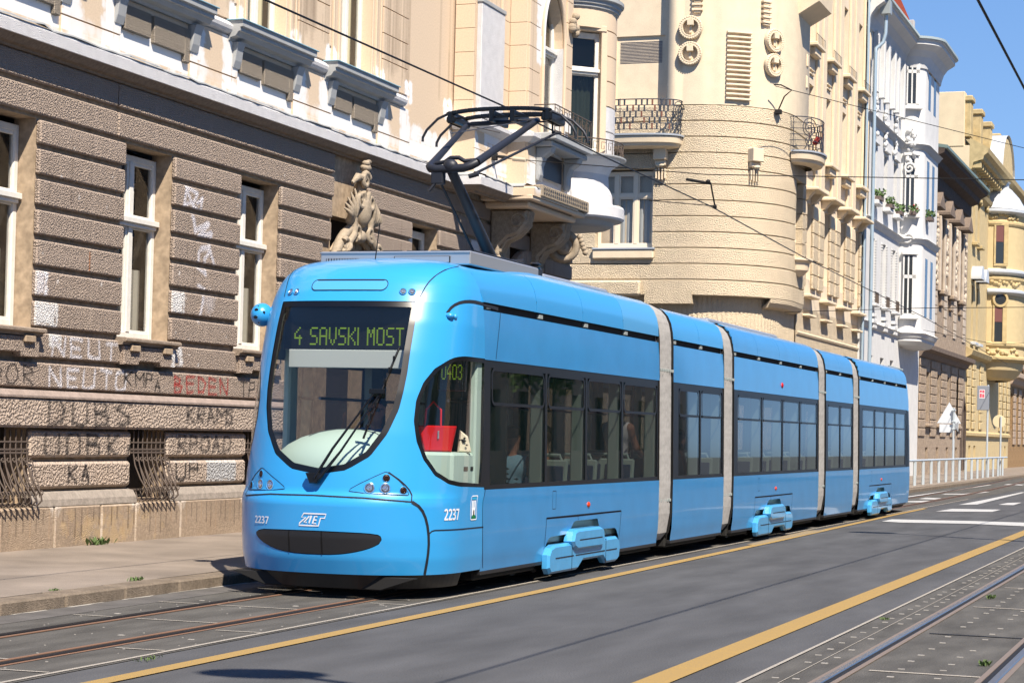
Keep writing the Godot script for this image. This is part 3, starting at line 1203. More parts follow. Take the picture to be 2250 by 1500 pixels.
	if bz == 0.0:
		un.box(Vector3(TX - 1.04, 0.13, zb), Vector3(TX + 1.04, 0.34, za), 0.02)
	else:
		un.box(Vector3(TX - 1.04, 0.13, bz + 1.5), Vector3(TX + 1.04, 0.34, za), 0.02)
		un.box(Vector3(TX - 1.04, 0.13, zb), Vector3(TX + 1.04, 0.34, bz - 1.5), 0.02)
		un.box(Vector3(TX - 0.75, 0.2, bz - 1.5), Vector3(TX + 0.75, 0.34, bz + 1.5))
	mk(un, "underframe", M.under, body)
	var sk := MB.new()
	for seg in ([[za, zb]] if bz == 0.0 else [[za, bz + 1.46], [bz - 1.40, zb]]):
		sk.box(Vector3(TX + 1.06, 0.19, seg[1]), Vector3(TX + 1.115, 0.232, seg[0]), 0.006)
	mk(sk, "skirt_edge", M.bumper, body)
	# seats and grab poles
	var rows: Array = {0: [-21.85, -23.0, -24.6], 1: [-28.75], 2: [-31.4, -32.6, -34.3, -35.6], 3: [-38.3, -39.6], 4: [-42.2, -43.4, -44.8, -46.2]}[idx]
	for z in rows:
		for s in [1.0, -1.0]:
			build_seat(body, Vector3(TX + 0.66 * s, 0.42, z))
	for z in [lerpf(za, zb, 0.3), lerpf(za, zb, 0.7)]:
		var gp := MB.new()
		gp.tube([Vector3(TX + 0.3, 0.42, z), Vector3(TX + 0.3, 2.5, z)], 0.017, 8)
		mk(gp, "grab_pole", M.steel, body)
	var hr := MB.new()
	for s in [-1.0, 1.0]:
		hr.tube([Vector3(TX + 0.72 * s, 1.95, za), Vector3(TX + 0.72 * s, 1.95, zb)], 0.016, 8)
	mk(hr, "hand_rail", M.steel, body)


func roof_piece(b: MB, z0: float, z1: float, dy: float, s: float) -> void:
	var k := maxi(1, int(absf(z1 - z0) / 0.4))
	for i in k:
		var a := lerpf(z0, z1, float(i) / k)
		var e := lerpf(z0, z1, float(i + 1) / k)
		for j in ROOF.size() - 1:
			var n0 := Vector3(ROOF[j + 1][1] - ROOF[j][1], ROOF[j][0] - ROOF[j + 1][0], 0).normalized()
			var na := n0
			var nb := n0
			if j > 0:
				na = (n0 + Vector3(ROOF[j][1] - ROOF[j - 1][1], ROOF[j - 1][0] - ROOF[j][0], 0).normalized()).normalized()
			if j < ROOF.size() - 2:
				nb = (n0 + Vector3(ROOF[j + 2][1] - ROOF[j + 1][1], ROOF[j + 1][0] - ROOF[j + 2][0], 0).normalized()).normalized()
			na.x *= s
			nb.x *= s
			b.quadn(roof_pt(j, a, dy, s), roof_pt(j, e, dy, s), roof_pt(j + 1, e, dy, s), roof_pt(j + 1, a, dy, s), na, na, nb, nb)
	for z in [z0, z1]:
		for j in ROOF.size() - 1:
			b.quad(roof_pt(j, z, dy, s), roof_pt(j + 1, z, dy, s), roof_pt(j + 1, z, dy, s) - Vector3(0, 0.03, 0), roof_pt(j, z, dy, s) - Vector3(0.03 * s, 0, 0))


func build_seat(body: Node, p: Vector3) -> void:
	var b := MB.new()
	b.box(p + Vector3(-0.40, 0.36, -0.22), p + Vector3(0.40, 0.42, 0.22), 0.02)
	b.obox(Transform3D(Basis(Vector3.RIGHT, -0.14), p + Vector3(0, 0.66, -0.25)), Vector3(0.82, 0.52, 0.05), 0.02)
	b.box(p + Vector3(-0.30, 0.0, -0.06), p + Vector3(0.30, 0.36, 0.06), 0.01)
	var o := mk(b, "seat", M.mint, body)
	var c := MB.new()
	for x in [-0.2, 0.2]:
		c.obox(Transform3D(Basis(Vector3.RIGHT, -0.14), p + Vector3(x, 0.64, -0.215)), Vector3(0.34, 0.42, 0.03), 0.012)
		c.box(p + Vector3(x - 0.17, 0.415, -0.18), p + Vector3(x + 0.17, 0.45, 0.20), 0.012)
	mk(c, "seat_pad", M.seat, o)
	var h := MB.new()
	h.tube([p + Vector3(-0.38, 0.80, -0.28), p + Vector3(-0.30, 0.97, -0.31), p + Vector3(0.30, 0.97, -0.31), p + Vector3(0.38, 0.80, -0.28)], 0.022, 6)
	mk(h, "seat_handle", M.mint, o)


func build_bogie(body: Node, bz: float) -> void:
	var x := TX + half_width(0.4) + 0.035
	var t := Transform3D(Basis(Vector3(0, 0, 1), Vector3(0, 1, 0), Vector3(1, 0, 0)), Vector3(x - 0.05, 0, bz))
	var sp := v2([1.40, 0.085, 1.47, 0.15, 1.47, 0.30, 1.40, 0.375, 1.25, 0.405, -1.15, 0.405, -1.24, 0.37, -1.28, 0.27, -1.24, 0.14, -1.15, 0.10, -0.70, 0.10, -0.56, 0.18, 0.22, 0.18, 0.42, 0.085])
	var b := MB.new()
	b.prism(sp, t, 0.085, 0.03)
	var sh := mk(b, "bogie_shield", M.blue_shield, body)
	var u := MB.new()
	u.prism(v2([0.72, 0.42, 0.66, 0.53, 0.56, 0.555, -0.34, 0.555, -0.46, 0.53, -0.50, 0.45, -0.50, 0.36, -0.42, 0.315, 0.56, 0.315, 0.66, 0.35]), t, 0.125, 0.03)
	mk(u, "shield_cap", M.blue_shield, sh)
	var gr := MB.new()
	for r in [[1.25, 0.60, 0.255, 0.088], [0.52, -0.62, 0.255, 0.088], [-0.68, -1.12, 0.255, 0.088], [0.50, -0.38, 0.43, 0.127]]:
		gr.box(Vector3(x - 0.05 + r[3] - 0.01, r[2] - 0.006, bz + r[1]), Vector3(x - 0.05 + r[3] + 0.001, r[2] + 0.006, bz + r[0]))
	for z in [0.66, -0.66]:
		gr.box(Vector3(x + 0.03, 0.10, bz + z - 0.006), Vector3(x + 0.037, 0.40, bz + z + 0.006))
	mk(gr, "shield_groove", M.seam, sh)
	for z in [0.9, -0.9]:
		for s in [-1.0, 1.0]:
			var w := MB.new()
			w.lathe(Transform3D(Basis(Vector3(0, 1, 0), Vector3(s, 0, 0), Vector3(0, 0, 1)), Vector3(TX + 0.52 * s, 0.30, bz + z)), [Vector2(0, -0.06), Vector2(0.31, -0.06), Vector2(0.31, -0.03), Vector2(0.29, 0.05), Vector2(0.2, 0.05), Vector2(0.12, 0.08), Vector2(0, 0.08)], 24)
			mk(w, "wheel", M.steel, body)
	var f := MB.new()
	f.box(Vector3(TX + 0.72, 0.20, bz - 1.3), Vector3(TX + 0.88, 0.36, bz + 1.3), 0.02)
	f.tube([Vector3(TX + 0.95, 0.17, bz + 1.32), Vector3(TX + 1.0, 0.12, bz + 1.42)], 0.03, 6)
	f.box(Vector3(TX + 0.6, 0.07, bz - 0.45), Vector3(TX + 0.95, 0.16, bz + 0.3), 0.02)
	mk(f, "bogie_frame", M.under, body)


func build_bellows(tram: Node3D, za: float, zb: float, dy: float) -> void:
	var sec := [Vector2(0.98, 0.24), Vector2(1.06, 0.34), Vector2(1.10, 0.6), Vector2(1.105, 1.0), Vector2(1.095, 1.6), Vector2(1.085, 2.2), Vector2(1.07, 2.9)]
	for k in range(1, ROOF.size()):
		sec.append(Vector2(ROOF[k][0] - 0.025, ROOF[k][1] - 0.035 + dy))
	var left := []
	for k in range(sec.size() - 2, -1, -1):
		left.append(Vector2(-sec[k].x, sec[k].y))
	sec.append_array(left)
	var b := MB.new()
	var n := 24
	var rows := []
	for i in n + 1:
		var f := float(i) / n
		var bulge := 0.02 * sin(PI * f) + (0.004 if i % 4 == 2 else -0.034 if i % 4 == 0 else -0.010)
		var row := []
		for k in sec.size():
			var p: Vector2 = sec[k]
			var d := Vector2(signf(p.x) * (1.0 if absf(p.x) > 0.9 else 0.3), 1.0 if absf(p.x) < 0.95 else 0.0).normalized() if p.y > 2.9 else Vector2(signf(p.x), 0)
			var zz := lerpf(za + 0.02, zb - 0.02, f)
			if p.y < 0.5:
				zz += 0.05 * (0.5 - p.y)
			row.append(Vector3(TX + p.x + d.x * bulge, p.y + d.y * bulge, zz))
		rows.append(row)
	for i in n:
		for k in sec.size() - 1:
			b.quad(rows[i][k], rows[i + 1][k], rows[i + 1][k + 1], rows[i][k + 1])
	var o := mk(b, "bellows", M.bellows, tram)
	var e := MB.new()
	for z in [za, zb]:
		for k in sec.size() - 1:
			var p: Vector2 = sec[k]
			var q: Vector2 = sec[k + 1]
			for w in [0.03]:
				var s := -1.0 if z == za else 1.0
				e.quad(Vector3(TX + p.x * 1.012, p.y * 1.002, z), Vector3(TX + q.x * 1.012, q.y * 1.002, z), Vector3(TX + q.x * 1.012, q.y * 1.002, z + w * s), Vector3(TX + p.x * 1.012, p.y * 1.002, z + w * s))
				e.quad(Vector3(TX + p.x * 0.9, p.y * 0.99, z), Vector3(TX + q.x * 0.9, q.y * 0.99, z), Vector3(TX + q.x * 1.03, q.y * 1.002, z), Vector3(TX + p.x * 1.03, p.y * 1.002, z))
	mk(e, "bellows_rim", M.rubber, o)
	var st := MB.new()
	for y in [0.78, 2.52]:
		for i in 6:
			var z := lerpf(za, zb, (i + 0.5) / 6.0)
			st.box(Vector3(TX + 1.10, y - 0.02, z - 0.03), Vector3(TX + 1.123, y + 0.02, z + 0.015), 0.004)
	mk(st, "bellows_strap", M.ceil, o)
	var fl := MB.new()
	fl.box(Vector3(TX - 0.7, 0.36, zb), Vector3(TX + 0.7, 0.41, za))
	mk(fl, "gangway_floor", M.floor, o)


func build_rear(tram: Node3D) -> void:
	# the rounded tail, the nose turned round
	var b := MB.new()
	var lowb := MB.new()
	var zz := func(p: Vector3) -> Vector3: return Vector3(p.x, p.y, -47.55 - (p.z + 19.2) * 0.62)
	var rows := [0.22, 0.5, 0.9, 1.06, 1.7, 2.36, 2.6, 2.9, 3.0, 3.1, 3.18, 3.25, 3.31, 3.355, 3.385, 3.4]
	var gl := MB.new()
	for j in rows.size() - 1:
		for i in 48:
			var a := lerpf(-2.0, 2.0, i / 48.0)
			var e := lerpf(-2.0, 2.0, (i + 1) / 48.0)
			var y0: float = rows[j]
			var y1: float = rows[j + 1]
			var q := [zz.call(nose_at(a, y0)), zz.call(nose_at(e, y0)), zz.call(nose_at(e, y1)), zz.call(nose_at(a, y1))]
			(gl if j in [3, 4] else b).quad(q[0], q[1], q[2], q[3])
	var o := mk(b, "tail", M.blue_side, tram)
	mk(gl, "tail_window", M.black, o)
	var f := MB.new()
	f.box(Vector3(TX - 0.9, 0.12, -48.3), Vector3(TX + 0.95, 0.24, -47.5), 0.02)
	mk(f, "tail_underframe", M.under, o)
	var fr := MB.new()
	for i in 14:
		fr.box(Vector3(TX + 0.96 - i * 0.03, 3.30 + i * 0.008, -47.6 - i * 0.03), Vector3(TX + 0.99 - i * 0.03, 3.34 + i * 0.008, -47.55 - i * 0.03), 0.008)
	mk(fr, "tail_brush", M.ceil, o)


func build_roof_gear(tram: Node3D) -> void:
	var b := MB.new()
	b.box(Vector3(TX - 0.86, 3.36, -21.6), Vector3(TX + 0.84, 3.505, -19.42), 0.012)
	var o := mk(b, "roof_case", M.silver, tram)
	var d := MB.new()
	d.box(Vector3(TX - 0.79, 3.385, -19.418), Vector3(TX - 0.42, 3.43, -19.412))
	d.box(Vector3(TX - 0.01, 3.38, -19.418), Vector3(TX + 0.62, 3.45, -19.410), 0.002)
	mk(d, "case_vent", M.bumper, o)
	var v := MB.new()
	for i in 12:
		v.box(Vector3(TX - 0.78 + i * 0.031, 3.387, -19.412), Vector3(TX - 0.765 + i * 0.031, 3.428, -19.406))
	v.box(Vector3(TX - 0.86, 3.485, -19.416), Vector3(TX + 0.84, 3.497, -19.408))
	v.box(Vector3(TX, 3.385, -19.41), Vector3(TX + 0.61, 3.445, -19.405))
	stuff(mk(v, "vent_slat", M.silver, o))
	var e := MB.new()
	for i in 6:
		var x := TX - 0.76 + i * 0.27
		e.box(Vector3(x, 3.505, -21.2), Vector3(x + 0.22, 3.53, -19.6), 0.006)
	stuff(mk(e, "cooling_fin", M.black, o))
	var k := MB.new()
	k.box(Vector3(TX + 0.36, 3.505, -20.6), Vector3(TX + 0.48, 3.58, -20.4), 0.01)
	k.tube([Vector3(TX + 0.35, 3.565, -20.5), Vector3(TX + 0.5, 3.575, -20.45), Vector3(TX + 0.62, 3.54, -20.4), Vector3(TX + 0.78, 3.515, -20.4)], [0.02, 0.035, 0.022, 0.012], 8)
	k.box(Vector3(TX + 0.28, 3.55, -20.56), Vector3(TX + 0.36, 3.58, -20.5), 0.005)
	mk(k, "cable_gland", M.bumper, o)
	var c := MB.new()
	c.box(Vector3(TX - 0.7, 3.42, -25.6), Vector3(TX + 0.45, 3.56, -22.9), 0.03)
	c.box(Vector3(TX - 0.7, 3.40, -36.2), Vector3(TX + 0.45, 3.52, -31.0), 0.03)
	mk(c, "roof_unit", M.silver, tram)


func build_pantograph(tram: Node3D) -> void:
	var b := MB.new()
	b.box(Vector3(TX - 0.45, 3.47, -22.75), Vector3(TX + 0.5, 3.60, -22.05), 0.02)
	b.tube([Vector3(TX - 0.3, 3.62, -22.35), Vector3(TX + 0.4, 3.62, -22.35)], 0.06, 10)
	for x in [-0.4, 0.45]:
		b.lathe(Transform3D(Basis(), Vector3(TX + x, 3.58, -22.6)), [Vector2(0.05, 0), Vector2(0.07, 0.02), Vector2(0.04, 0.04), Vector2(0.07, 0.06), Vector2(0.04, 0.08), Vector2(0, 0.08)], 12)
	var o := mk(b, "pantograph_base", M.bumper, tram)
	var knee := Vector3(TX, 4.575, -20.95)
	var low := MB.new()
	low.tube([Vector3(TX + 0.02, 3.62, -22.35), knee + Vector3(0.0, -0.02, 0)], [0.075, 0.055], 12)
	var arm := mk(low, "lower_arm", M.panto, o)
	var rod := MB.new()
	rod.tube([Vector3(TX - 0.13, 3.66, -22.2), knee + Vector3(-0.14, -0.12, 0.02)], 0.016, 6)
	rod.tube([knee + Vector3(-0.14, -0.12, 0.02), knee + Vector3(-0.24, -0.26, 0.06)], 0.02, 6)
	rod.box(knee + Vector3(-0.22, -0.18, -0.05), knee + Vector3(-0.08, -0.04, 0.06), 0.01)
	mk(rod, "steering_rod", M.panto, arm)
	var cr := MB.new()
	cr.tube([knee + Vector3(-0.27, 0.03, -0.03), knee + Vector3(-0.24, 0.0, 0.02), knee + Vector3(-0.16, -0.015, 0.03), knee + Vector3(0.16, -0.005, 0.03), knee + Vector3(0.24, 0.02, 0.02), knee + Vector3(0.29, 0.06, -0.03)], 0.048, 10)
	cr.tube([knee + Vector3(-0.24, 0.07, -0.12), knee + Vector3(-0.12, 0.085, -0.10), knee + Vector3(-0.05, 0.13, -0.10), knee + Vector3(0.05, 0.13, -0.10), knee + Vector3(0.12, 0.09, -0.10), knee + Vector3(0.26, 0.10, -0.12)], 0.025, 8)
	cr.ball(knee + Vector3(0, 0.02, 0.02), Vector3(0.09, 0.08, 0.07), 12, 8)
	mk(cr, "knee_bar", M.panto, arm)
	var up := MB.new()
	var hl := Vector3(TX - 0.45, 5.30, -22.55)
	var hr := Vector3(TX + 0.42, 5.36, -22.65)
	up.tube([knee + Vector3(-0.27, 0.03, -0.03), hl], [0.045, 0.032], 10)
	up.tube([knee + Vector3(0.29, 0.06, -0.03), hr], [0.048, 0.036], 10)
	up.tube([hl, hl + Vector3(0.06, 0.025, -0.02), hr + Vector3(-0.06, 0.0, 0.0), hr], 0.028, 8)
	var ua := mk(up, "upper_arm", M.panto, o)
	var g := MB.new()
	g.tube([knee + Vector3(0.30, -0.06, 0.0), Vector3(TX + 0.60, 5.22, -22.80)], 0.016, 6)
	g.tube([Vector3(TX + 0.57, 5.22, -22.80), Vector3(TX + 0.66, 5.23, -22.82)], 0.02, 6)
	g.tube([knee + Vector3(0.22, -0.10, 0.02), knee + Vector3(0.33, -0.07, 0.0)], 0.028, 6)
	g.tube([Vector3(TX + 0.56, 5.22, -22.80), Vector3(TX + 0.55, 5.42, -22.80)], 0.012, 5)
	mk(g, "guide_rod", M.panto, ua)
	var wr := MB.new()
	wr.tube([hr + Vector3(-0.1, 0, 0.0), knee + Vector3(-0.28, 0.50, -0.70)], 0.007, 5)
	wr.tube([hl + Vector3(0.05, 0, 0.0), knee + Vector3(0.29, 0.50, -0.75)], 0.006, 5)
	mk(wr, "stay_wire", M.steel, ua)
	var h := MB.new()
	for k in [[-22.50, 5.49], [-22.95, 5.49]]:
		var pts := []
		for i in 11:
			var x := lerpf(-0.68, 0.64, i / 10.0)
			pts.append(Vector3(TX + x, k[1] - 0.045 * pow(absf(x) / 0.66, 3), k[0]))
		for i in 10:
			h.obox(Transform3D(Basis(Vector3(0, 0, 1), atan2(pts[i + 1].y - pts[i].y, pts[i + 1].x - pts[i].x)), (pts[i] + pts[i + 1]) * 0.5), Vector3(pts[i].distance_to(pts[i + 1]) + 0.004, 0.045, 0.06), 0.008)
		h.tube([Vector3(TX - 0.62, k[1] - 0.10, k[0]), Vector3(TX + 0.6, k[1] - 0.10, k[0])], 0.012, 6)
	for x in [-0.63, -0.1, 0.16, 0.6]:
		h.box(Vector3(TX + x - 0.03, 5.33, -23.0), Vector3(TX + x + 0.03, 5.47, -22.45), 0.01)
	h.box(Vector3(TX - 0.68, 5.33, -22.99), Vector3(TX - 0.56, 5.42, -22.46), 0.02)
	h.box(Vector3(TX + 0.52, 5.33, -22.99), Vector3(TX + 0.66, 5.44, -22.46), 0.02)
	var hd := mk(h, "collector_head", M.black, o)
	var hn := MB.new()
	for k in [-22.50, -22.95]:
		for s in [-1.0, 1.0]:
			var e: float = TX + (0.64 if s > 0 else -0.68)
			hn.tube([Vector3(e, 5.44, k), Vector3(e + 0.12 * s, 5.39, k), Vector3(e + 0.26 * s, 5.26, k), Vector3(e + 0.31 * s, 5.17, k), Vector3(e + 0.31 * s, 5.12, k)], 0.017, 8)
	mk(hn, "collector_horn", M.panto, hd)


# ---------------------------------------------------------------- ground
func sheet(b: MB, x0: float, x1: float, z0: float, z1: float, y: float) -> void:
	b.quad(Vector3(x0, y, z0), Vector3(x1, y, z0), Vector3(x1, y, z1), Vector3(x0, y, z1))


func flat_poly(b: MB, p: Array, y: float) -> void:
	var pg := PackedVector2Array(p)
	var ix := Geometry2D.triangulate_polygon(pg)
	for k in ix.size() / 3:
		var w := []
		for j in 3:
			w.append(Vector3(pg[ix[k * 3 + j]].x, y, pg[ix[k * 3 + j]].y))
		b.trin(w[0], w[1], w[2], Vector3.UP, Vector3.UP, Vector3.UP)


func worn(c: Color, under: Color, wear: float, tile: float, sd: int) -> StandardMaterial3D:
	var t := noise(0.16, FastNoiseLite.TYPE_SIMPLEX, 4, 512, sd)
	var g := Gradient.new()
	g.set_color(0, under)
	g.set_color(1, c)
	g.set_offset(0, wear - 0.1)
	g.set_offset(1, wear + 0.1)
	t.color_ramp = g
	var m := plain(Color.WHITE, 0.85, 0.0, 0.3)
	m.albedo_texture = t
	m.uv1_triplanar = true
	m.uv1_world_triplanar = true
	m.uv1_scale = Vector3(1, 1, 0.45) / tile
	return m


func build_ground() -> void:
	T.asphalt = noise(0.30, FastNoiseLite.TYPE_SIMPLEX, 3, 1024, 31, 0.35, 1.0)
	var ag := Gradient.new()
	ag.offsets = PackedFloat32Array([0.0, 0.35, 0.72, 0.80, 1.0])
	ag.colors = PackedColorArray([Color(0.66, 0.66, 0.68), Color(0.80, 0.80, 0.81), Color(0.88, 0.88, 0.88), Color(1.0, 0.99, 0.96), Color(1, 1, 1)])
	T.asphalt.color_ramp = ag
	M.asphalt = stone(lin(0.132, 0.134, 0.138), T.asphalt, T.rough, 1.3, 0.5, noise(0.008, FastNoiseLite.TYPE_SIMPLEX_SMOOTH, 4, 512, 32, 0.82, 1.0), 6.0, 0.85)
	M.asphalt.uv2_scale = Vector3(1 / 3.0, 1, 1 / 12.0)
	M.slab = stone(lin(0.165, 0.158, 0.142), T.asphalt, T.rough, 1.1, 0.6, noise(0.012, FastNoiseLite.TYPE_SIMPLEX_SMOOTH, 5, 512, 33, 0.74, 1.0), 5.0, 0.85)
	M.slab.uv2_scale = Vector3(1 / 2.2, 1, 1 / 8.0)
	M.walk = stone(lin(0.37, 0.31, 0.255), T.speck, T.rough, 0.9, 0.4, noise(0.008, FastNoiseLite.TYPE_SIMPLEX_SMOOTH, 5, 512, 34, 0.8, 1.0), 6.0, 0.9)
	M.kerb = stone(lin(0.255, 0.205, 0.155), T.grain2, T.rough, 0.8, 0.5, T.blotch, 2.5, 0.9)
	M.pale = plain(lin(0.30, 0.28, 0.25), 0.9)
	var base := MB.new()
	sheet(base, -420, 420, 120, -900, -0.06)
	struct(base, "ground", M.asphalt)
	var road := MB.new()
	sheet(road, -9.68, 3.2, 30, -330, 0.0)
	sheet(road, -60, -9.68, -44.6, -56.6, 0.0)
	struct(road, "road", M.asphalt)
	for x in [[-9.66, -7.16, "track_bed"], [-3.06, -0.95, "track_bed"]]:
		var b := MB.new()
		sheet(b, x[0], x[1], 30, -200, 0.005)
		struct(b, x[2], M.slab)
	# pavements, with the mouth of the side street between them
	var walks := [[30.0, -44.6], [-56.6, -330.0]]
	for w in walks:
		var b := MB.new()
		b.quad(Vector3(-14.3, 0.125, w[0]), Vector3(-9.95, 0.12, w[0]), Vector3(-9.95, 0.12, w[1]), Vector3(-14.3, 0.125, w[1]))
		b.quad(Vector3(-14.3, 0.12, w[0]), Vector3(-14.3, -0.06, w[0]), Vector3(-14.3, -0.06, w[1]), Vector3(-14.3, 0.12, w[1]))
		struct(b, "pavement", M.walk)
	var rp := MB.new()
	rp.box(Vector3(3.4, -0.06, -330), Vector3(9.0, 0.12, 30))
	struct(rp, "pavement", M.walk)
	# kerb stones one by one
	var kerb := Node3D.new()
	kerb.name = named("kerb")
	kerb.position = Vector3(-9.8, 0, -30)
	add_child(kerb)
	kerb.set_meta("kind", "structure")
	var z := -8.4
	while z > -118.0:
		var l := 1.02 if z > -20.0 else 2.04
		if z > -43.5 or z < -57.0:
			if z > -22.0 or z < -56.0:
				var k := MB.new()
				var j := rng.randf_range(-0.008, 0.008)
				k.box(Vector3(-9.955, -0.05, z - l + 0.012), Vector3(-9.68 + j, 0.118 + rng.randf_range(-0.006, 0.006), z), 0.018)
				mk(k, "kerb_stone", M.kerb, kerb)
		z -= l
	var kr := MB.new()
	kr.box(Vector3(-9.955, -0.05, -44.6), Vector3(-9.68, 0.115, -22.68), 0.018)
	mk(kr, "kerb_run", M.kerb, kerb)
	var kf := MB.new()
	kf.box(Vector3(-9.955, -0.05, -330), Vector3(-9.68, 0.115, -119.7), 0.018)
	mk(kf, "kerb_run", M.kerb, kerb)
	# mortar between the kerb and the track bed
	var mo := MB.new()
	var zz := -9.0
	while zz > -19.0:
		var l := rng.randf_range(0.25, 0.9)
		if rng.randf() < 0.7:
			var p := []
			for i in 5:
				p.append(Vector2(-9.675, zz - l * i / 4.0))
			for i in 5:
				p.append(Vector2(-9.675 + rng.randf_range(0.015, 0.06), zz - l * (4 - i) / 4.0))
			flat_poly(mo, p, 0.009)
		zz -= l + rng.randf_range(0.0, 0.4)
	stuff(struct(mo, "kerb_mortar", M.pale))
	var gu := MB.new()
	sheet(gu, -9.67, -9.28, 20, -44, 0.0075)
	struct(gu, "gutter_strip", stone(lin(0.17, 0.16, 0.15), T.speck, null, 0.7, 0.0, T.blotch, 3.0))
	build_rails()
	# long joints and worn cross joints of the track slabs
	var wj := worn(lin(0.42, 0.38, 0.32), lin(0.16, 0.15, 0.135), 0.48, 0.5, 41)
	var lj := MB.new()
	sheet(lj, -7.235, -7.195, 20, -60, 0.0095)
	sheet(lj, -3.10, -3.07, 20, -60, 0.0095)
	sheet(lj, -2.85, -2.842, 20, -60, 0.0095)
	struct(lj, "slab_joint", wj)
	var k := 0
	for i in 24:
		var zc := -10.38 - 1.52 * i
		for seg in [[-8.72, -7.84], [-7.66, -7.22], [-9.3, -8.86]]:
			if rng.randf() < 0.88:
				var b := MB.new()
				var a: float = seg[0] + rng.randf_range(0, 0.1)
				var e: float = seg[1] - rng.randf_range(0, 0.04)
				var s: float = zc + (0.5 if seg[1] > -7.4 else 0.0)
				flat_poly(b, [Vector2(a, s), Vector2(e, s - 0.02), Vector2(e, s - 0.055), Vector2(a, s - 0.03)], 0.011)
				stuff(struct(b, "slab_joint", wj))
	for q in [[-2.42, -14.52], [-2.42, -17.6], [-2.42, -20.7], [-2.42, -23.7]]:
		var b := MB.new()
		sheet(b, q[0], -1.6, q[1] + 0.03, q[1] - 0.03, 0.0095)
		struct(b, "slab_joint", M.rubber if int(absf(q[1])) == 17 else wj)
	# pale studs in the slabs
	var mm := MultiMesh.new()
	mm.transform_format = MultiMesh.TRANSFORM_3D
	var qb := MB.new()
	qb.box(Vector3(-0.024, 0, -0.018), Vector3(0.024, 0.005, 0.018))
	mm.mesh = qb.mesh()
	var where := []
	for i in 90:
		var zc := -8.0 - i * 0.52
		for x in [-2.93, -2.78, -2.22, -1.92, -8.45, -8.05, -9.0, -7.45]:
			if rng.randf() < (0.85 if x > -5 else 0.16):
				where.append(Vector3(x + rng.randf_range(-0.02, 0.02), 0.006, zc + rng.randf_range(-0.05, 0.05)))
	for i in 160:
		where.append(Vector3(rng.randf_range(-9.3, -7.2), 0.005, rng.randf_range(-9.0, -22.0)))
	mm.instance_count = where.size()
	for i in where.size():
		var s := 1.0 if i < where.size() - 160 else rng.randf_range(0.15, 0.4)
		mm.set_instance_transform(i, Transform3D(Basis.from_scale(Vector3(s, 1, s * rng.randf_range(0.5, 1.2))), where[i]))
	var mi := MultiMeshInstance3D.new()
	mi.multimesh = mm
	mi.name = "slab_chips"
	mi.material_override = M.pale
	add_child(mi)
	stuff(mi)
	# painted lines
	var yel := worn(lin(0.36, 0.225, 0.062), lin(0.15, 0.125, 0.09), 0.40, 0.55, 42)
	var y1 := MB.new()
	flat_poly(y1, v2([-6.79, 10, -6.64, 10, -6.64, -11, -6.66, -20, -6.78, -32, -7.0, -45, -7.05, -50.5, -7.17, -50.5, -7.13, -45, -6.92, -32, -6.80, -20, -6.79, -11]), 0.0085)
	struct(y1, "yellow_line", yel)
	var y2 := MB.new()
	sheet(y2, -3.72, -3.50, 10, -52, 0.0085)
	struct(y2, "yellow_line", yel)
	var y3 := MB.new()
	flat_poly(y3, v2([-7.0, -30.5, -6.86, -30.5, -6.9, -36.5, -7.15, -36.0]), 0.0087)
	struct(y3, "yellow_line", worn(lin(0.34, 0.22, 0.07), lin(0.16, 0.15, 0.14), 0.55, 0.5, 44))
	var wht := worn(lin(0.42, 0.42, 0.41), lin(0.18, 0.18, 0.18), 0.3, 0.6, 43)
	for p in [[-6.7, -41.4, -6.3, -41.2, -5.0, -41.9, -3.3, -41.6, -3.3, -43.1, -4.1, -43.6, -5.2, -43.4, -6.7, -42.7], [-6.6, -48.6, -5.4, -49.7, -5.4, -51.6, -6.5, -50.9], [-6.8, -54.4, -6.4, -55.2, -6.62, -71, -6.75, -71, -6.75, -60], [-5.9, -55.7, -5.5, -55.7, -5.55, -58.5, -5.86, -57.7], [-8.4, -55.1, -7.9, -55.4, -7.85, -57.5, -8.35, -56.2], [-8.6, -64.6, -7.9, -65.3, -7.7, -70, -7.9, -70, -8.1, -66.3, -8.6, -65.6], [-8.6, -83, -7.9, -83, -7.9, -84.6, -8.6, -84.6], [-8.45, -58.6, -8.0, -58.6, -8.0, -60.2, -8.45, -60.2], [-9.1, -58, -8.95, -58, -8.95, -82, -9.05, -82], [-4.9, -55.2, -4.5, -55.2, -4.5, -58.5, -4.9, -58.5]]:
		var b := MB.new()
		flat_poly(b, v2(p), 0.0088)
		struct(b, "white_marking", wht)
	# weeds
	M.weed = plain(lin(0.07, 0.11, 0.03), 0.8)
	M.weed.backlight_enabled = true
	M.weed.backlight = Color(0.15, 0.22, 0.05)
	for w in [[-9.97, -13.75, 0.20, 0.05], [-9.97, -14.2, 0.11, 0.04], [-9.97, -17.25, 0.16, 0.05], [-9.97, -15.8, 0.08, 0.03], [-9.6, -14.05, 0.14, 0.03], [-13.22, -21.95, 0.22, 0.12], [-7.05, -12.4, 0.2, 0.03], [-2.38, -21.9, 0.10, 0.05], [-1.7, -15.3, 0.06, 0.05], [-2.98, -18.7, 0.05, 0.03]]:
		var b := MB.new()
		for i in 46:
			var o := Vector3(w[0] + rng.randf_range(-0.03, 0.03) * (1.0 if w[0] < -9 else 1.2), 0.115 if w[0] < -9.9 else 0.006, w[1] + rng.randfn(0.0, 0.4) * w[2])
			var f := rng.randf() * TAU
			var d := Vector3(cos(f), 0, sin(f))
			var h: float = w[3] * rng.randf_range(0.4, 1.0)
			var s := Vector3(-d.z, 0, d.x) * h * 0.22
			var tip := o + d * h * 0.7 + Vector3(0, h, 0)
			var mid := o + d * h * 0.3 + Vector3(0, h * 0.6, 0)
			b.tri(o, mid + s, tip)
			b.tri(o, tip, mid - s)
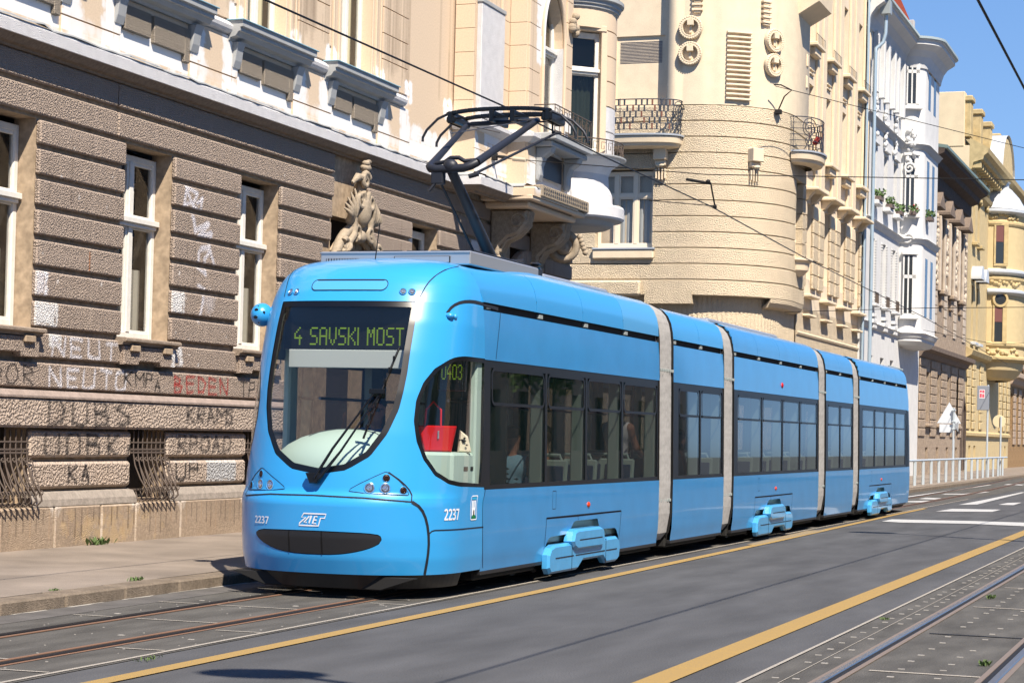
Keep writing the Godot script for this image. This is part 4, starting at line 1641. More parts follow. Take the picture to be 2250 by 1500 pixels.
		tag(mk(b, "weed_tuft", M.weed), "", "", "", "stuff")


func build_rails() -> void:
	var worn_steel := plain(Color(0.62, 0.60, 0.58), 0.28, 0.95)
	var dark := plain(Color(0.10, 0.085, 0.08), 0.7, 0.3)
	var rust := plain(lin(0.16, 0.085, 0.05), 0.9)
	for r in [[-8.80, 1.0, "farther"], [-7.76, -1.0, "nearer"], [-2.60, 1.0, "nearer"], [-1.52, -1.0, "farther"]]:
		var left: bool = r[0] < -5.0
		var path := []
		for i in 50:
			var z := 25.0 - i * 5.0
			var dx := 0.0 if z > -50.0 or not left else -0.9 * pow((-50.0 - z) / 45.0, 2.0)
			path.append(Vector2(r[0] + maxf(dx, -3.0), z))
		var b := MB.new()
		b.sweep(path, [Vector2(-0.030, 0.0), Vector2(-0.030, 0.014), Vector2(-0.022, 0.020), Vector2(0.022, 0.020), Vector2(0.030, 0.014), Vector2(0.030, 0.0)], true)
		var o := struct(b, "tram_rail", dark if left else worn_steel)
		var g := MB.new()
		var s: float = r[1]
		g.sweep(path, [Vector2(-0.075 * s, 0.0085), Vector2(-0.030 * s, 0.0085)], true)
		mk(g, "rail_groove", M.rubber, o)
		var e := MB.new()
		e.sweep(path, [Vector2(-0.115 * s, 0.0086), Vector2(-0.115 * s, 0.014), Vector2(-0.075 * s, 0.014), Vector2(-0.075 * s, 0.0085)], true)
		e.sweep(path, [Vector2(0.03 * s, 0.009), Vector2(0.07 * s, 0.009)], true)
		mk(e, "rail_lip", rust if left else plain(lin(0.22, 0.17, 0.13), 0.6, 0.4), o)


# ---------------------------------------------------------------- the old house with the rusticated ground floor
const FX := -13.40
const PZ := -17.5
const PY := 11.5
const PW := 27.0
var paint_img: Image
var brushes := {}


func brush(r: int, c: Color, rough: float) -> Image:
	var key := "%d %s %.2f" % [r, c.to_html(), rough]
	if not brushes.has(key):
		var n := FastNoiseLite.new()
		n.seed = 5
		n.frequency = 0.12
		n.fractal_octaves = 3
		var im := Image.create(2 * r + 1, 2 * r + 1, false, Image.FORMAT_RGBA8)
		for y in 2 * r + 1:
			for x in 2 * r + 1:
				var d := Vector2(x - r, y - r).length() / (r + 0.5)
				var a := clampf((1.0 - d) * 1.6 + rough * n.get_noise_2d(x * 1.3, y * 1.3 + r * 7.0), 0.0, 1.0) if d < 1.0 else 0.0
				im.set_pixel(x, y, Color(c.r, c.g, c.b, a * c.a))
		brushes[key] = im
	return brushes[key]


func px(z: float, y: float) -> Vector2i:
	return Vector2i(int((PZ - z) / PW * 2048.0), int((PY - y) / 13.5 * 1024.0))


func dab(z: float, y: float, r: float, c: Color, rough := 0.7) -> void:
	var k := maxi(1, int(r * 75.85))
	var b := brush(k, c, rough)
	paint_img.blend_rect(b, Rect2i(0, 0, b.get_width(), b.get_height()), px(z, y) - Vector2i(k, k))


func stroke(p: Array, r: float, c: Color) -> void:
	for i in p.size() - 1:
		var a: Vector2 = p[i]
		var e: Vector2 = p[i + 1]
		var k := maxi(1, int(a.distance_to(e) / maxf(0.013, r * 0.6)))
		for j in k + 1:
			var q := a.lerp(e, float(j) / k)
			dab(q.x, q.y, r, c, 0.5)


func patch(z0: float, z1: float, y0: float, y1: float, c: Color, soft := 0.12) -> void:
	# a filled area (z0 > z1) with ragged, brushed edges
	var a := px(z0 - soft * 0.6, y1 - soft * 0.6)
	var e := px(z1 + soft * 0.6, y0 + soft * 0.6)
	if e.x > a.x and e.y > a.y:
		var f := Image.create(e.x - a.x, e.y - a.y, false, Image.FORMAT_RGBA8)
		f.fill(c)
		paint_img.blend_rect(f, Rect2i(0, 0, e.x - a.x, e.y - a.y), a)
	var per := 2.0 * ((z0 - z1) + (y1 - y0))
	for i in int(per / (soft * 0.25)):
		var t := rng.randf() * per
		var z := z0
		var y := y0
		var w := z0 - z1
		var h := y1 - y0
		if t < w: z = z0 - t
		elif t < w + h:
			z = z1
			y = y0 + t - w
		elif t < 2 * w + h:
			z = z0 - (t - w - h)
			y = y1
		else: y = y0 + t - 2 * w - h
		z += clampf(z0 - soft * 0.5 - z, -soft, 0.0) * 0.4 + rng.randf_range(-0.5, 0.5) * soft * 0.5
		y += rng.randf_range(-0.5, 0.5) * soft * 0.5
		dab(z, y, soft * rng.randf_range(0.4, 0.9), Color(c.r, c.g, c.b, c.a * 0.7))


const LETTERS := {"N": [[0, 0, 0, 1, 0.6, 0, 0.6, 1]], "E": [[0.6, 1, 0, 1, 0, 0, 0.6, 0], [0, 0.5, 0.5, 0.5]], "U": [[0, 1, 0, 0.15, 0.15, 0, 0.45, 0, 0.6, 0.15, 0.6, 1]], "T": [[0, 1, 0.7, 1], [0.35, 1, 0.35, 0]], "O": [[0.1, 0, 0, 0.3, 0, 0.8, 0.15, 1, 0.45, 1, 0.6, 0.75, 0.6, 0.2, 0.4, 0, 0.1, 0]], "D": [[0, 0, 0, 1, 0.4, 0.95, 0.6, 0.6, 0.5, 0.15, 0, 0]], "R": [[0, 0, 0, 1, 0.5, 0.95, 0.55, 0.6, 0, 0.5, 0.6, 0]], "A": [[0, 0, 0.3, 1, 0.6, 0], [0.1, 0.4, 0.5, 0.4]], "K": [[0, 0, 0, 1], [0.55, 1, 0, 0.45, 0.6, 0]], "S": [[0.6, 0.9, 0.3, 1, 0, 0.75, 0.5, 0.4, 0.5, 0.1, 0.2, 0, 0, 0.1]], "B": [[0, 0, 0, 1, 0.45, 0.9, 0.4, 0.55, 0, 0.5, 0.55, 0.4, 0.5, 0.05, 0, 0]], "P": [[0, 0, 0, 1, 0.5, 0.95, 0.55, 0.6, 0, 0.5]], "M": [[0, 0, 0, 1, 0.4, 0.4, 0.8, 1, 0.8, 0]]}


func scrawl(text: String, z: float, y: float, h: float, w: float, r: float, c: Color) -> void:
	for ch in text:
		for ln in LETTERS.get(ch, []):
			var p := []
			for i in ln.size() / 2:
				p.append(Vector2(z - ln[i * 2] * w + rng.randf_range(-0.02, 0.02), y + ln[i * 2 + 1] * h + rng.randf_range(-0.02, 0.02)))
			stroke(p, r, c)
		z -= w * 0.95


func facade_paint() -> ImageTexture:
	paint_img = Image.create(2048, 1024, false, Image.FORMAT_RGBA8)
	paint_img.fill(Color(0.9, 0.9, 0.9, 0.0))
	var W := Color(0.87, 0.86, 0.85, 1.0)
	# rising damp, soot, runs
	for i in 260:
		var z := rng.randf_range(-17.5, -41.5)
		var y := rng.randf_range(2.0, 5.5)
		var k := Color(0.75, 0.68, 0.60, 0.10) if rng.randf() < 0.5 else Color(0.22, 0.17, 0.13, 0.10)
		var l := rng.randf_range(0.2, 0.9)
		stroke([Vector2(z, y), Vector2(z + rng.randf_range(-0.02, 0.02), y - l)], rng.randf_range(0.015, 0.05), k)
	for i in 240:
		var d0 := Color(0.12, 0.10, 0.09, 0.10) if rng.randf() < 0.6 else Color(0.65, 0.55, 0.45, 0.12)
		dab(rng.randf_range(-17.5, -41), rng.randf_range(0.1, 2.0), rng.randf_range(0.1, 0.4), d0)
	for i in 60:
		dab(rng.randf_range(-17.5, -28), rng.randf_range(2.4, 5.6), rng.randf_range(0.012, 0.03), Color(0.88, 0.86, 0.84, 0.7))
	# plaster chipped off the plinth
	for i in 90:
		var q := Vector2(-22.25 + rng.randfn(0, 0.55), rng.randf_range(0.15, 0.58))
		dab(q.x, q.y, rng.randf_range(0.03, 0.12), Color(0.74, 0.64, 0.50, 0.45), 1.4)
	for z in [-21.05, -22.95, -24.15, -26.0]:
		stroke([Vector2(z, 0.12), Vector2(z + 0.01, 0.6)], 0.02, Color(0.74, 0.67, 0.58, 0.5))
		dab(z, 0.64, 0.16, Color(0.86, 0.82, 0.78, 0.7))
	for i in 60:
		stroke([Vector2(-18.0 - i * 0.14, 0.58), Vector2(-18.0 - i * 0.14, rng.randf_range(0.2, 0.45))], 0.02, Color(0.20, 0.15, 0.11, 0.25) if i % 3 else Color(0.70, 0.58, 0.45, 0.25))
	# the plastered upper floor: under the windows white, between them brown
	for i in 5:
		var c := -20.05 - 3.2 * i
		if c < -33.5: break
		patch(c + 1.0, c - 1.3, 6.25, 6.76, W, 0.22)
		patch(c + 0.62, c - 0.62, 6.70, 6.86, W, 0.10)
		patch(c - 1.05, c - 1.30, 6.55, 7.02, W, 0.10)
		patch(c + 1.30, c + 0.98, 6.30, 7.08, W, 0.10)
		patch(c - 1.15, c - 2.1, 6.30, 6.50, Color(0.86, 0.84, 0.82, 0.55 if i != 1 else 0.15), 0.15)
		for s in [1.0, -1.0]:
			patch(c + 0.95 * s + 0.16, c + 0.95 * s - 0.16, 7.30, 7.55, Color(0.93, 0.92, 0.91, 0.9), 0.12)
		for j in 26:
			var z := c - 1.6 + rng.randfn(0.0, 0.55)
			stroke([Vector2(z, rng.randf_range(8.0, 10.5)), Vector2(z, rng.randf_range(7.35, 8.0))], rng.randf_range(0.03, 0.12), Color(0.40, 0.33, 0.27, 0.10))
	patch(-33.3, -34.5, 6.35, 6.6, W, 0.2)
	patch(-34.55, -35.35, 6.9, 9.5, W, 0.08)
	patch(-36.2, -36.9, 8.75, 11.0, W, 0.12)
	patch(-37.2, -38.6, 7.0, 7.9, W, 0.2)
	patch(-34.9, -38.6, 6.3, 6.6, W, 0.2)
	patch(-36.0, -38.6, 6.4, 6.75, W, 0.2)
	# whitened quoin ends and patches
	patch(-20.60, -21.10, 2.78, 3.06, W, 0.05)
	patch(-20.60, -20.86, 3.12, 3.44, Color(0.93, 0.92, 0.93, 0.7), 0.07)
	patch(-23.87, -24.22, 3.12, 3.43, W, 0.05)
	patch(-23.86, -24.18, 2.40, 2.66, Color(0.9, 0.9, 0.9, 0.5), 0.1)
	patch(-20.98, -21.2, 2.56, 2.70, W, 0.05)
	patch(-25.02, -25.86, 0.86, 1.15, Color(0.66, 0.66, 0.66, 1.0), 0.03)
	patch(-35.1, -35.6, 4.5, 4.9, W, 0.04)
	patch(-35.1, -35.55, 5.0, 5.2, W, 0.04)
	# scrawled tags
	var S := Color(0.86, 0.85, 0.87, 0.55)
	stroke(v2([-24.22, 4.84, -24.16, 4.60, -24.36, 4.66, -24.20, 4.86, -24.52, 4.80, -24.40, 4.62, -24.62, 4.55, -24.66, 4.74, -24.52, 4.66]), 0.045, S)
	stroke(v2([-24.42, 4.48, -24.50, 4.30, -24.86, 4.42, -24.58, 4.20, -24.95, 4.30, -24.90, 4.10, -24.66, 4.06]), 0.06, S)
	stroke(v2([-24.62, 4.02, -24.60, 3.80, -24.82, 3.72, -24.78, 3.92, -24.94, 4.05, -25.1, 3.82]), 0.045, S)
	stroke(v2([-24.62, 3.55, -24.80, 3.50, -24.76, 3.30, -24.66, 3.06]), 0.045, S)
	dab(-24.95, 3.35, 0.22, Color(0.86, 0.85, 0.87, 0.3))
	scrawl("NEUT", -21.05, 2.43, 0.22, 0.42, 0.035, Color(0.85, 0.84, 0.86, 0.5))
	scrawl("NEUTO", -21.0, 2.06, 0.23, 0.40, 0.035, Color(0.85, 0.84, 0.86, 0.55))
	scrawl("DOR", -19.75, 2.08, 0.20, 0.36, 0.018, Color(0.15, 0.14, 0.15, 0.6))
	scrawl("KMP", -22.75, 2.13, 0.16, 0.28, 0.022, Color(0.10, 0.10, 0.11, 0.75))
	scrawl("BEDEN", -24.05, 2.08, 0.20, 0.34, 0.03, Color(0.62, 0.16, 0.15, 0.4))
	scrawl("TP", -25.95, 2.05, 0.22, 0.3, 0.02, Color(0.12, 0.12, 0.13, 0.7))
	scrawl("DUBS", -20.9, 1.60, 0.30, 0.55, 0.05, Color(0.10, 0.11, 0.13, 0.42))
	scrawl("UOBKA", -20.95, 1.20, 0.30, 0.5, 0.045, Color(0.10, 0.11, 0.13, 0.42))
	scrawl("KRAMS", -24.3, 1.66, 0.22, 0.3, 0.05, Color(0.09, 0.09, 0.12, 0.42))
	scrawl("RPOAD", -24.2, 1.26, 0.22, 0.34, 0.05, Color(0.09, 0.09, 0.12, 0.4))
	scrawl("XKA", -21.2, 0.90, 0.20, 0.3, 0.035, Color(0.10, 0.10, 0.12, 0.6))
	scrawl("UP", -24.15, 0.90, 0.24, 0.4, 0.03, Color(0.10, 0.10, 0.12, 0.55))
	scrawl("A", -23.5, 2.06, 0.14, 0.3, 0.02, Color(0.10, 0.10, 0.11, 0.6))
	for i in 12:
		dab(-21.9 - i * 0.03 * 1.4 + rng.randf_range(-0.01, 0.01), 3.42, 0.018, Color(0.55, 0.30, 0.10, 0.9))
	stroke(v2([-21.82, 3.74, -21.82, 3.50]), 0.016, Color(0.62, 0.38, 0.2, 0.7))
	# keep one column clear: faces that do not look into the street take theirs from it
	for y in 1024:
		for x in range(2030, 2048):
			paint_img.set_pixel(x, y, Color(0.9, 0.9, 0.9, 0.0))
	return ImageTexture.create_from_image(paint_img)


func painted(base: StandardMaterial3D, tex: Texture2D) -> StandardMaterial3D:
	var m: StandardMaterial3D = base.duplicate()
	m.detail_enabled = true
	m.detail_blend_mode = BaseMaterial3D.BLEND_MODE_MIX
	m.detail_albedo = tex
	m.detail_uv_layer = BaseMaterial3D.DETAIL_UV_2
	m.uv2_triplanar = true
	m.uv2_world_triplanar = true
	m.uv2_triplanar_sharpness = 8.0
	m.uv2_scale = Vector3(0.0, 1.0 / 13.5, 1.0 / PW)
	m.uv2_offset = Vector3(0.9955, -PY / 13.5, -PZ / PW)
	return m


# a flat wall in the local xy plane of t (z outwards) with openings [x0, x1, y0, y1] and reveals
func wall(b: MB, t: Transform3D, x0: float, x1: float, y0: float, y1: float, holes: Array, depth: float) -> void:
	var xs := [x0, x1]
	var ys := [y0, y1]
	for h in holes:
		for k in 2:
			if h[k] > x0 and h[k] < x1 and not xs.has(h[k]): xs.append(h[k])
			if h[k + 2] > y0 and h[k + 2] < y1 and not ys.has(h[k + 2]): ys.append(h[k + 2])
	xs.sort()
	ys.sort()
	for i in xs.size() - 1:
		for j in ys.size() - 1:
			var cx: float = (xs[i] + xs[i + 1]) * 0.5
			var cy: float = (ys[j] + ys[j + 1]) * 0.5
			var open := false
			for h in holes:
				if cx > h[0] and cx < h[1] and cy > h[2] and cy < h[3]: open = true
			if not open:
				b.face(t * Vector3(xs[i], ys[j], 0), t * Vector3(xs[i + 1], ys[j], 0), t * Vector3(xs[i + 1], ys[j + 1], 0), t * Vector3(xs[i], ys[j + 1], 0), t * Vector3(cx, cy, -1))
	for h in holes:
		var p := [Vector3(h[0], h[2], 0), Vector3(h[1], h[2], 0), Vector3(h[1], h[3], 0), Vector3(h[0], h[3], 0)]
		var o := Vector3((h[0] + h[1]) * 0.5, (h[2] + h[3]) * 0.5, -depth * 0.5)
		for k in 4:
			var a: Vector3 = p[k]
			var e: Vector3 = p[(k + 1) % 4]
			var d := Vector3(0, 0, -depth)
			var m := (e + d - a).cross(e - a)
			if (t.basis * o - t.basis * ((a + e + d) * 0.5)).dot((t.basis * (e + d - a)).cross(t.basis * (e - a))) > 0.0:
				b.quad(t * a, t * e, t * (e + d), t * (a + d))
			else:
				b.quad(t * a, t * (a + d), t * (e + d), t * e)


# outward frame of a facade: along = local x, out = local z
func facing(o: Vector3, out: Vector3) -> Transform3D:
	var z := out.normalized()
	return Transform3D(Basis(Vector3.UP.cross(z).normalized(), Vector3.UP, z), o)


# a window in its opening: t at the bottom middle, in the plane of the frame; cols sashes, transom at height th
func window(parent: Node, t: Transform3D, w: float, h: float, cols: int, th: float, mat: Material, opt := {}) -> MeshInstance3D:
	var fw: float = opt.get("frame", 0.06)
	var b := MB.new()
	var bar := func(x0: float, x1: float, y0: float, y1: float, z0: float, z1: float) -> void:
		b.obox(t * Transform3D(Basis(), Vector3((x0 + x1) * 0.5, (y0 + y1) * 0.5, (z0 + z1) * 0.5)), Vector3(x1 - x0, y1 - y0, z1 - z0), 0.006)
	var hw := w * 0.5
	bar.call(-hw, -hw + fw, 0.0, h, -0.05, 0.03)
	bar.call(hw - fw, hw, 0.0, h, -0.05, 0.03)
	bar.call(-hw + fw, hw - fw, h - fw, h, -0.05, 0.03)
	bar.call(-hw + fw, hw - fw, 0.0, fw * 1.2, -0.05, 0.03)
	if th > 0.0:
		bar.call(-hw + fw, hw - fw, th - 0.05, th + 0.05, -0.05, 0.035)
		if opt.get("transom_trim", false):
			bar.call(-hw + 0.01, hw - 0.01, th - 0.02, th + 0.05, 0.035, 0.11)
			bar.call(-hw + 0.03, hw - 0.03, th - 0.07, th - 0.02, 0.035, 0.075)
	for i in range(1, cols):
		var x := -hw + w * i / cols
		bar.call(x - fw * 0.6, x + fw * 0.6, fw * 1.2, h - fw if th <= 0.0 or opt.get("top_split", true) else th - 0.05, -0.045, 0.04)
	var rows := [[fw, h - fw]] if th <= 0.0 else [[fw, th - 0.05], [th + 0.05, h - fw]]
	var o := mk(b, "window", mat, parent)
	var sash := MB.new()
	for i in cols:
		for r in rows.size():
			var x0 := -hw + w * i / cols + fw * 0.6
			var x1 := -hw + w * (i + 1) / cols - fw * 0.6
			var k: float = opt.get("sash", 0.045)
			var y0: float = rows[r][0]
			var y1: float = rows[r][1]
			if k > 0.0:
				for q in [[x0, x0 + k, y0, y1], [x1 - k, x1, y0, y1], [x0 + k, x1 - k, y0, y0 + k], [x0 + k, x1 - k, y1 - k, y1]]:
					sash.obox(t * Transform3D(Basis(), Vector3((q[0] + q[1]) * 0.5, (q[2] + q[3]) * 0.5, -0.005)), Vector3(q[1] - q[0], q[3] - q[2], 0.05), 0.005)
			var p := MB.new()
			p.quad(t * Vector3(x0 + k, y0 + k, -0.012), t * Vector3(x1 - k, y0 + k, -0.012), t * Vector3(x1 - k, y1 - k, -0.012), t * Vector3(x0 + k, y1 - k, -0.012))
			mk(p, "pane", M.pane, o)
	if sash.v.size():
		mk(sash, "sash", mat, o)
	var cur: Color = opt.get("curtain", Color(0, 0, 0, 0))
	if cur.a > 0.0:
		var c := MB.new()
		var top: float = opt.get("curtain_top", h)
		var c0: float = opt.get("curtain_from", -1.0)
		var n := 24
		for i in n:
			var f0 := lerpf(c0, 1.0, float(i) / n) * hw
			var f1 := lerpf(c0, 1.0, float(i + 1) / n) * hw
			var z0 := -0.16 - 0.02 * sin(i * 1.9)
			var z1 := -0.16 - 0.02 * sin((i + 1) * 1.9)
			c.quad(t * Vector3(f0, 0.02, z0), t * Vector3(f1, 0.02, z1), t * Vector3(f1, top, z1), t * Vector3(f0, top, z0))
		mk(c, "curtain", plain(cur, 0.9), o)
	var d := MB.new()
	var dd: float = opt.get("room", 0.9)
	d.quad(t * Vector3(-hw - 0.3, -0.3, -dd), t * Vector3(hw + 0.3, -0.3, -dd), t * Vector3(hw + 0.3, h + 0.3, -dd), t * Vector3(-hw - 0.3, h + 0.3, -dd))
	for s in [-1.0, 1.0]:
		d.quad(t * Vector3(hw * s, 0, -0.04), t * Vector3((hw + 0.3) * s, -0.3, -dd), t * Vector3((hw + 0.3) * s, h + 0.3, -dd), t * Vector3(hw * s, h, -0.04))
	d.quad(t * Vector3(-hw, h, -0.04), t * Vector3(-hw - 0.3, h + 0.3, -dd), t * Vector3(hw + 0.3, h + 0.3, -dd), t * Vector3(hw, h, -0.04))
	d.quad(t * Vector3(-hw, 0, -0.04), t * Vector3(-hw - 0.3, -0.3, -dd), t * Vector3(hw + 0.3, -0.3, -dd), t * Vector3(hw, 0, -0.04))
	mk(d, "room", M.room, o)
	return o


func zpath(z0: float, z1: float, x := FX) -> Array:
	return [Vector2(x, z0), Vector2(x, z1)]


func spiral(o: Vector3, ax: Vector3, ay: Vector3, r0: float, r1: float, a0: float, turns: float, n := 22) -> Array:
	var p := []
	for i in n + 1:
		var f := float(i) / n
		var a := a0 + turns * TAU * f
		var r := lerpf(r0, r1, f)
		p.append(o + (ax * cos(a) + ay * sin(a)) * r)
	return p


func taper(n: int, a: float, e: float) -> Array:
	var r := []
	for i in n: r.append(lerpf(a, e, float(i) / (n - 1)))
	return r


func build_left_house() -> void:
	M.pane = glass(lin(0.01, 0.012, 0.014), 0.22)
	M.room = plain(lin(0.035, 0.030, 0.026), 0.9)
	var tex := facade_paint()
	var low := painted(stone(lin(0.50, 0.40, 0.325), T.speck, T.rough, 1.5, 3.5), tex)
	var rock := painted(stone(lin(0.52, 0.42, 0.34), T.grain2, T.pits, 1.0, 4.0), tex)
	var smooth := painted(stone(lin(0.66, 0.52, 0.375), T.grain, null, 1.6, 0.0), tex)
	var plinth := painted(stone(lin(0.48, 0.37, 0.27), T.grain2, T.rough, 0.9, 1.6), tex)
	var jamb := stone(lin(0.56, 0.43, 0.30), T.grain2, null, 1.8, 0.0, T.blotch, 1.7)
	var white := stone(lin(0.72, 0.71, 0.71), T.grain, T.rough, 0.8, 0.8, T.soft, 1.5)
	var grit := stone(lin(0.50, 0.43, 0.35), T.speck, T.pits, 0.30, 4.0)
	var zinc := stone(lin(0.40, 0.41, 0.41), T.grain, null, 1.0, 0.0, T.soft, 2.0, 0.6)
	var copper := plain(lin(0.22, 0.38, 0.46), 0.55)
	var wood := stone(lin(0.80, 0.77, 0.70), T.grain, null, 0.6, 0.0, T.soft, 0.8, 0.55)
	M.wood_white = wood
	M.carved = stone(lin(0.56, 0.46, 0.34), T.grain2, T.rough, 0.5, 1.0, T.blotch, 0.8)
	var iron := plain(lin(0.10, 0.075, 0.06), 0.75, 0.2)
	M.iron = iron
	var h := thing("stone_house", Vector3(-13.4, 0, -29.3), "old brown house with banded stone blocks, graffiti and patchy white plaster", "building")
	var t := facing(Vector3(FX - 0.07, 0, 0), Vector3(1, 0, 0))   # local x = -z
	# core wall behind the blocks, with its openings
	var wins := [-20.0, -23.27, -26.48, -32.87]
	var holes := []
	for c in wins: holes.append([-c - 0.645, -c + 0.645, 2.70, 5.24])
	for c in [-20.15, -23.42, -26.65]: holes.append([-c - 0.46, -c + 0.46, 0.66, 1.56])
	holes.append([29.0, 30.45, 0.0, 5.0])
	holes.append([37.4, 39.1, 0.0, 5.4])
	var core := MB.new()
	wall(core, t, 17.4, 41.25, 0.0, 6.1, holes, 0.30)
	core.quad(t * Vector3(17.4, 0, 0), t * Vector3(17.4, 0, -9), t * Vector3(17.4, 12, -9), t * Vector3(17.4, 12, 0))
	core.quad(t * Vector3(41.25, 0, 0), t * Vector3(41.25, 0, -9), t * Vector3(41.25, 12, -9), t * Vector3(41.25, 12, 0))
	mk(core, "wall", jamb, h)
	var top := MB.new()
	var uh := []
	for i in 4: uh.append([20.1 + 3.2 * i - 0.62, 20.1 + 3.2 * i + 0.62, 7.38, 10.2])
	wall(top, facing(Vector3(FX - 0.03, 0, 0), Vector3(1, 0, 0)), 17.4, 34.2, 6.1, 12.0, uh, 0.22)
	mk(top, "upper_wall", smooth, h)
	var roof := MB.new()
	roof.box(Vector3(-22.0, 12.0, -41.2), Vector3(-13.2, 12.3, -17.4))
	roof.box(Vector3(-22.0, 0.0, -41.2), Vector3(-21.8, 12.0, -17.4))
	mk(roof, "roof", zinc, h)
	# blocks of the ground floor
	var piers := [[-17.42, -19.355], [-20.645, -22.625], [-23.915, -25.835], [-27.125, -28.62], [-30.78, -32.225], [-33.515, -36.95], [-39.4, -41.2]]
	var rows := [[2.40, 2.69], [2.765, 3.065], [3.13, 3.43], [3.495, 3.795], [3.86, 4.15], [4.215, 4.515], [4.58, 4.875], [4.94, 5.22]]
	for p in piers:
		for r in rows:
			if p[0] < -27.0 and r[1] < 3.5: continue
			if absf(p[1] + 28.62) < 0.01 and r[0] > 4.4:
				block(h, low, p[0], -28.9 - (r[0] - 4.4) * 0.05, r[0], r[1])
			elif absf(p[0] + 30.78) < 0.01 and r[0] > 4.4:
				block(h, low, -30.45, p[1], r[0], r[1])
			else:
				block(h, low, p[0], p[1], r[0], r[1])
	for seg in [[-17.42, -22.4], [-22.42, -28.98], [-30.35, -36.5], [-36.52, -41.2]]:
		block(h, low, seg[0], seg[1], 5.28, 5.59)
		block(h, low, seg[0], seg[1], 5.655, 5.96)
	block(h, low, -17.42, -27.6, 2.035, 2.335)
	# string course and basement
	for seg in [[-17.42, -27.6]]:
		var b := MB.new()
		b.sweep(zpath(seg[0], seg[1]), [Vector2(-0.07, 1.56), Vector2(0.05, 1.56), Vector2(0.07, 1.59), Vector2(0.07, 1.88), Vector2(0.05, 1.905)], false, -1.0)
		mk(b, "rough_band", rock, h)
		var e := MB.new()
		e.sweep(zpath(seg[0], seg[1]), [Vector2(0.045, 1.905), Vector2(0.085, 1.915), Vector2(0.085, 1.94), Vector2(0.03, 2.0), Vector2(-0.06, 2.012)], false, -1.0)
		mk(e, "band_ledge", stone(lin(0.45, 0.36, 0.31), T.grain2, T.rough, 0.8, 0.6, T.blotch, 1.5), h)
	for p in [[-17.42, -19.68], [-20.61, -22.95], [-23.88, -26.18], [-27.1, -27.7]]:
		for r in [[1.205, 1.53], [0.83, 1.15]]:
			block(h, rock, p[0], p[1], r[0], r[1], 0.03)
		var b := MB.new()
		b.sweep(zpath(p[0] + 0.04, p[1] - 0.04), [Vector2(-0.07, 0.80), Vector2(0.02, 0.78), Vector2(0.07, 0.70), Vector2(0.085, 0.62), Vector2(-0.07, 0.62)], false, -1.0)
		mk(b, "plinth_cap", stone(lin(0.46, 0.40, 0.34), T.grain2, T.rough, 0.8, 0.8, T.blotch, 1.2), h)
	for p in [[-17.42, -18.6], [-18.61, -19.9], [-19.91, -21.04], [-21.06, -22.10], [-22.115, -22.94], [-22.955, -24.13], [-24.15, -25.99], [-26.01, -27.7]]:
		var b := MB.new()
		b.box(Vector3(FX - 0.07, -0.05, p[1]), Vector3(FX + 0.10 + rng.randf_range(-0.012, 0.012), 0.615 + rng.randf_range(-0.015, 0.005), p[0]), 0.02)
		mk(b, "plinth_slab", plinth, h)
	for c in [-20.15, -23.42, -26.65]:
		build_grille(h, c, iron)
	# windows of the ground floor with sill and apron
	for c in wins:
		window(h, facing(Vector3(FX - 0.33, 2.74, c), Vector3(1, 0, 0)), 1.28, 2.42, 2, 1.55, wood, {"transom_trim": true, "frame": 0.08, "curtain": Color(0.66, 0.65, 0.60, 1) if c > -30 else Color(0, 0, 0, 0), "curtain_top": 0.95, "room": 0.8})
		if c < -30.0: continue
		var s := MB.new()
		s.sweep(zpath(c + 0.72, c - 0.72), [Vector2(-0.33, 2.72), Vector2(-0.33, 2.75), Vector2(0.10, 2.735), Vector2(0.12, 2.72), Vector2(0.12, 2.69), Vector2(0.07, 2.67), Vector2(0.06, 2.64), Vector2(-0.07, 2.64)], false, -1.0)
		mk(s, "window_sill", stone(lin(0.42, 0.335, 0.26), T.grain2, T.rough, 0.8, 0.6, T.blotch, 1.2), h)
		var a := MB.new()
		a.prism(v2([-0.66, 2.63, -0.66, 2.39, -0.30, 2.39, -0.26, 2.44, 0.26, 2.44, 0.30, 2.39, 0.66, 2.39, 0.66, 2.63]), facing(Vector3(FX - 0.07, 0, c), Vector3(1, 0, 0)), 0.13, 0.012)
		mk(a, "apron", low, h)
		var br := MB.new()
		for k in [-0.42, 0.42]:
			br.box(Vector3(FX + 0.055, 2.56, c + k - 0.11), Vector3(FX + 0.10, 2.64, c + k + 0.11), 0.01)
		mk(br, "sill_bracket", jamb, h)
	# main cornice between the floors, with ragged sheet metal on top
	var cpath := [Vector2(FX, -17.42), Vector2(FX, -34.0), Vector2(FX + 0.42, -34.05), Vector2(FX + 0.42, -35.75), Vector2(FX + 0.82, -35.8), Vector2(FX + 0.82, -38.35)]
	var co := MB.new()
	co.sweep(cpath, [Vector2(-0.07, 5.96), Vector2(0.03, 5.96), Vector2(0.04, 5.985), Vector2(0.10, 6.0), Vector2(0.16, 6.05), Vector2(0.19, 6.075)], false, -1.0, false)
	mk(co, "cornice_soffit", stone(lin(0.36, 0.28, 0.21), T.grain2, T.rough, 0.7, 0.6, T.blotch, 0.9), h)
	var cf := MB.new()
	cf.sweep(cpath.slice(0, 4), [Vector2(0.19, 6.075), Vector2(0.205, 6.08), Vector2(0.21, 6.22), Vector2(0.19, 6.255)], false, -1.0, false)
	mk(cf, "cornice_face", white, h)
	var cg := MB.new()
	cg.sweep(cpath.slice(3), [Vector2(0.19, 6.075), Vector2(0.205, 6.08), Vector2(0.21, 6.22), Vector2(0.19, 6.255)], false, -1.0)
	mk(cg, "cornice_face", smooth, h)
	var fl := MB.new()
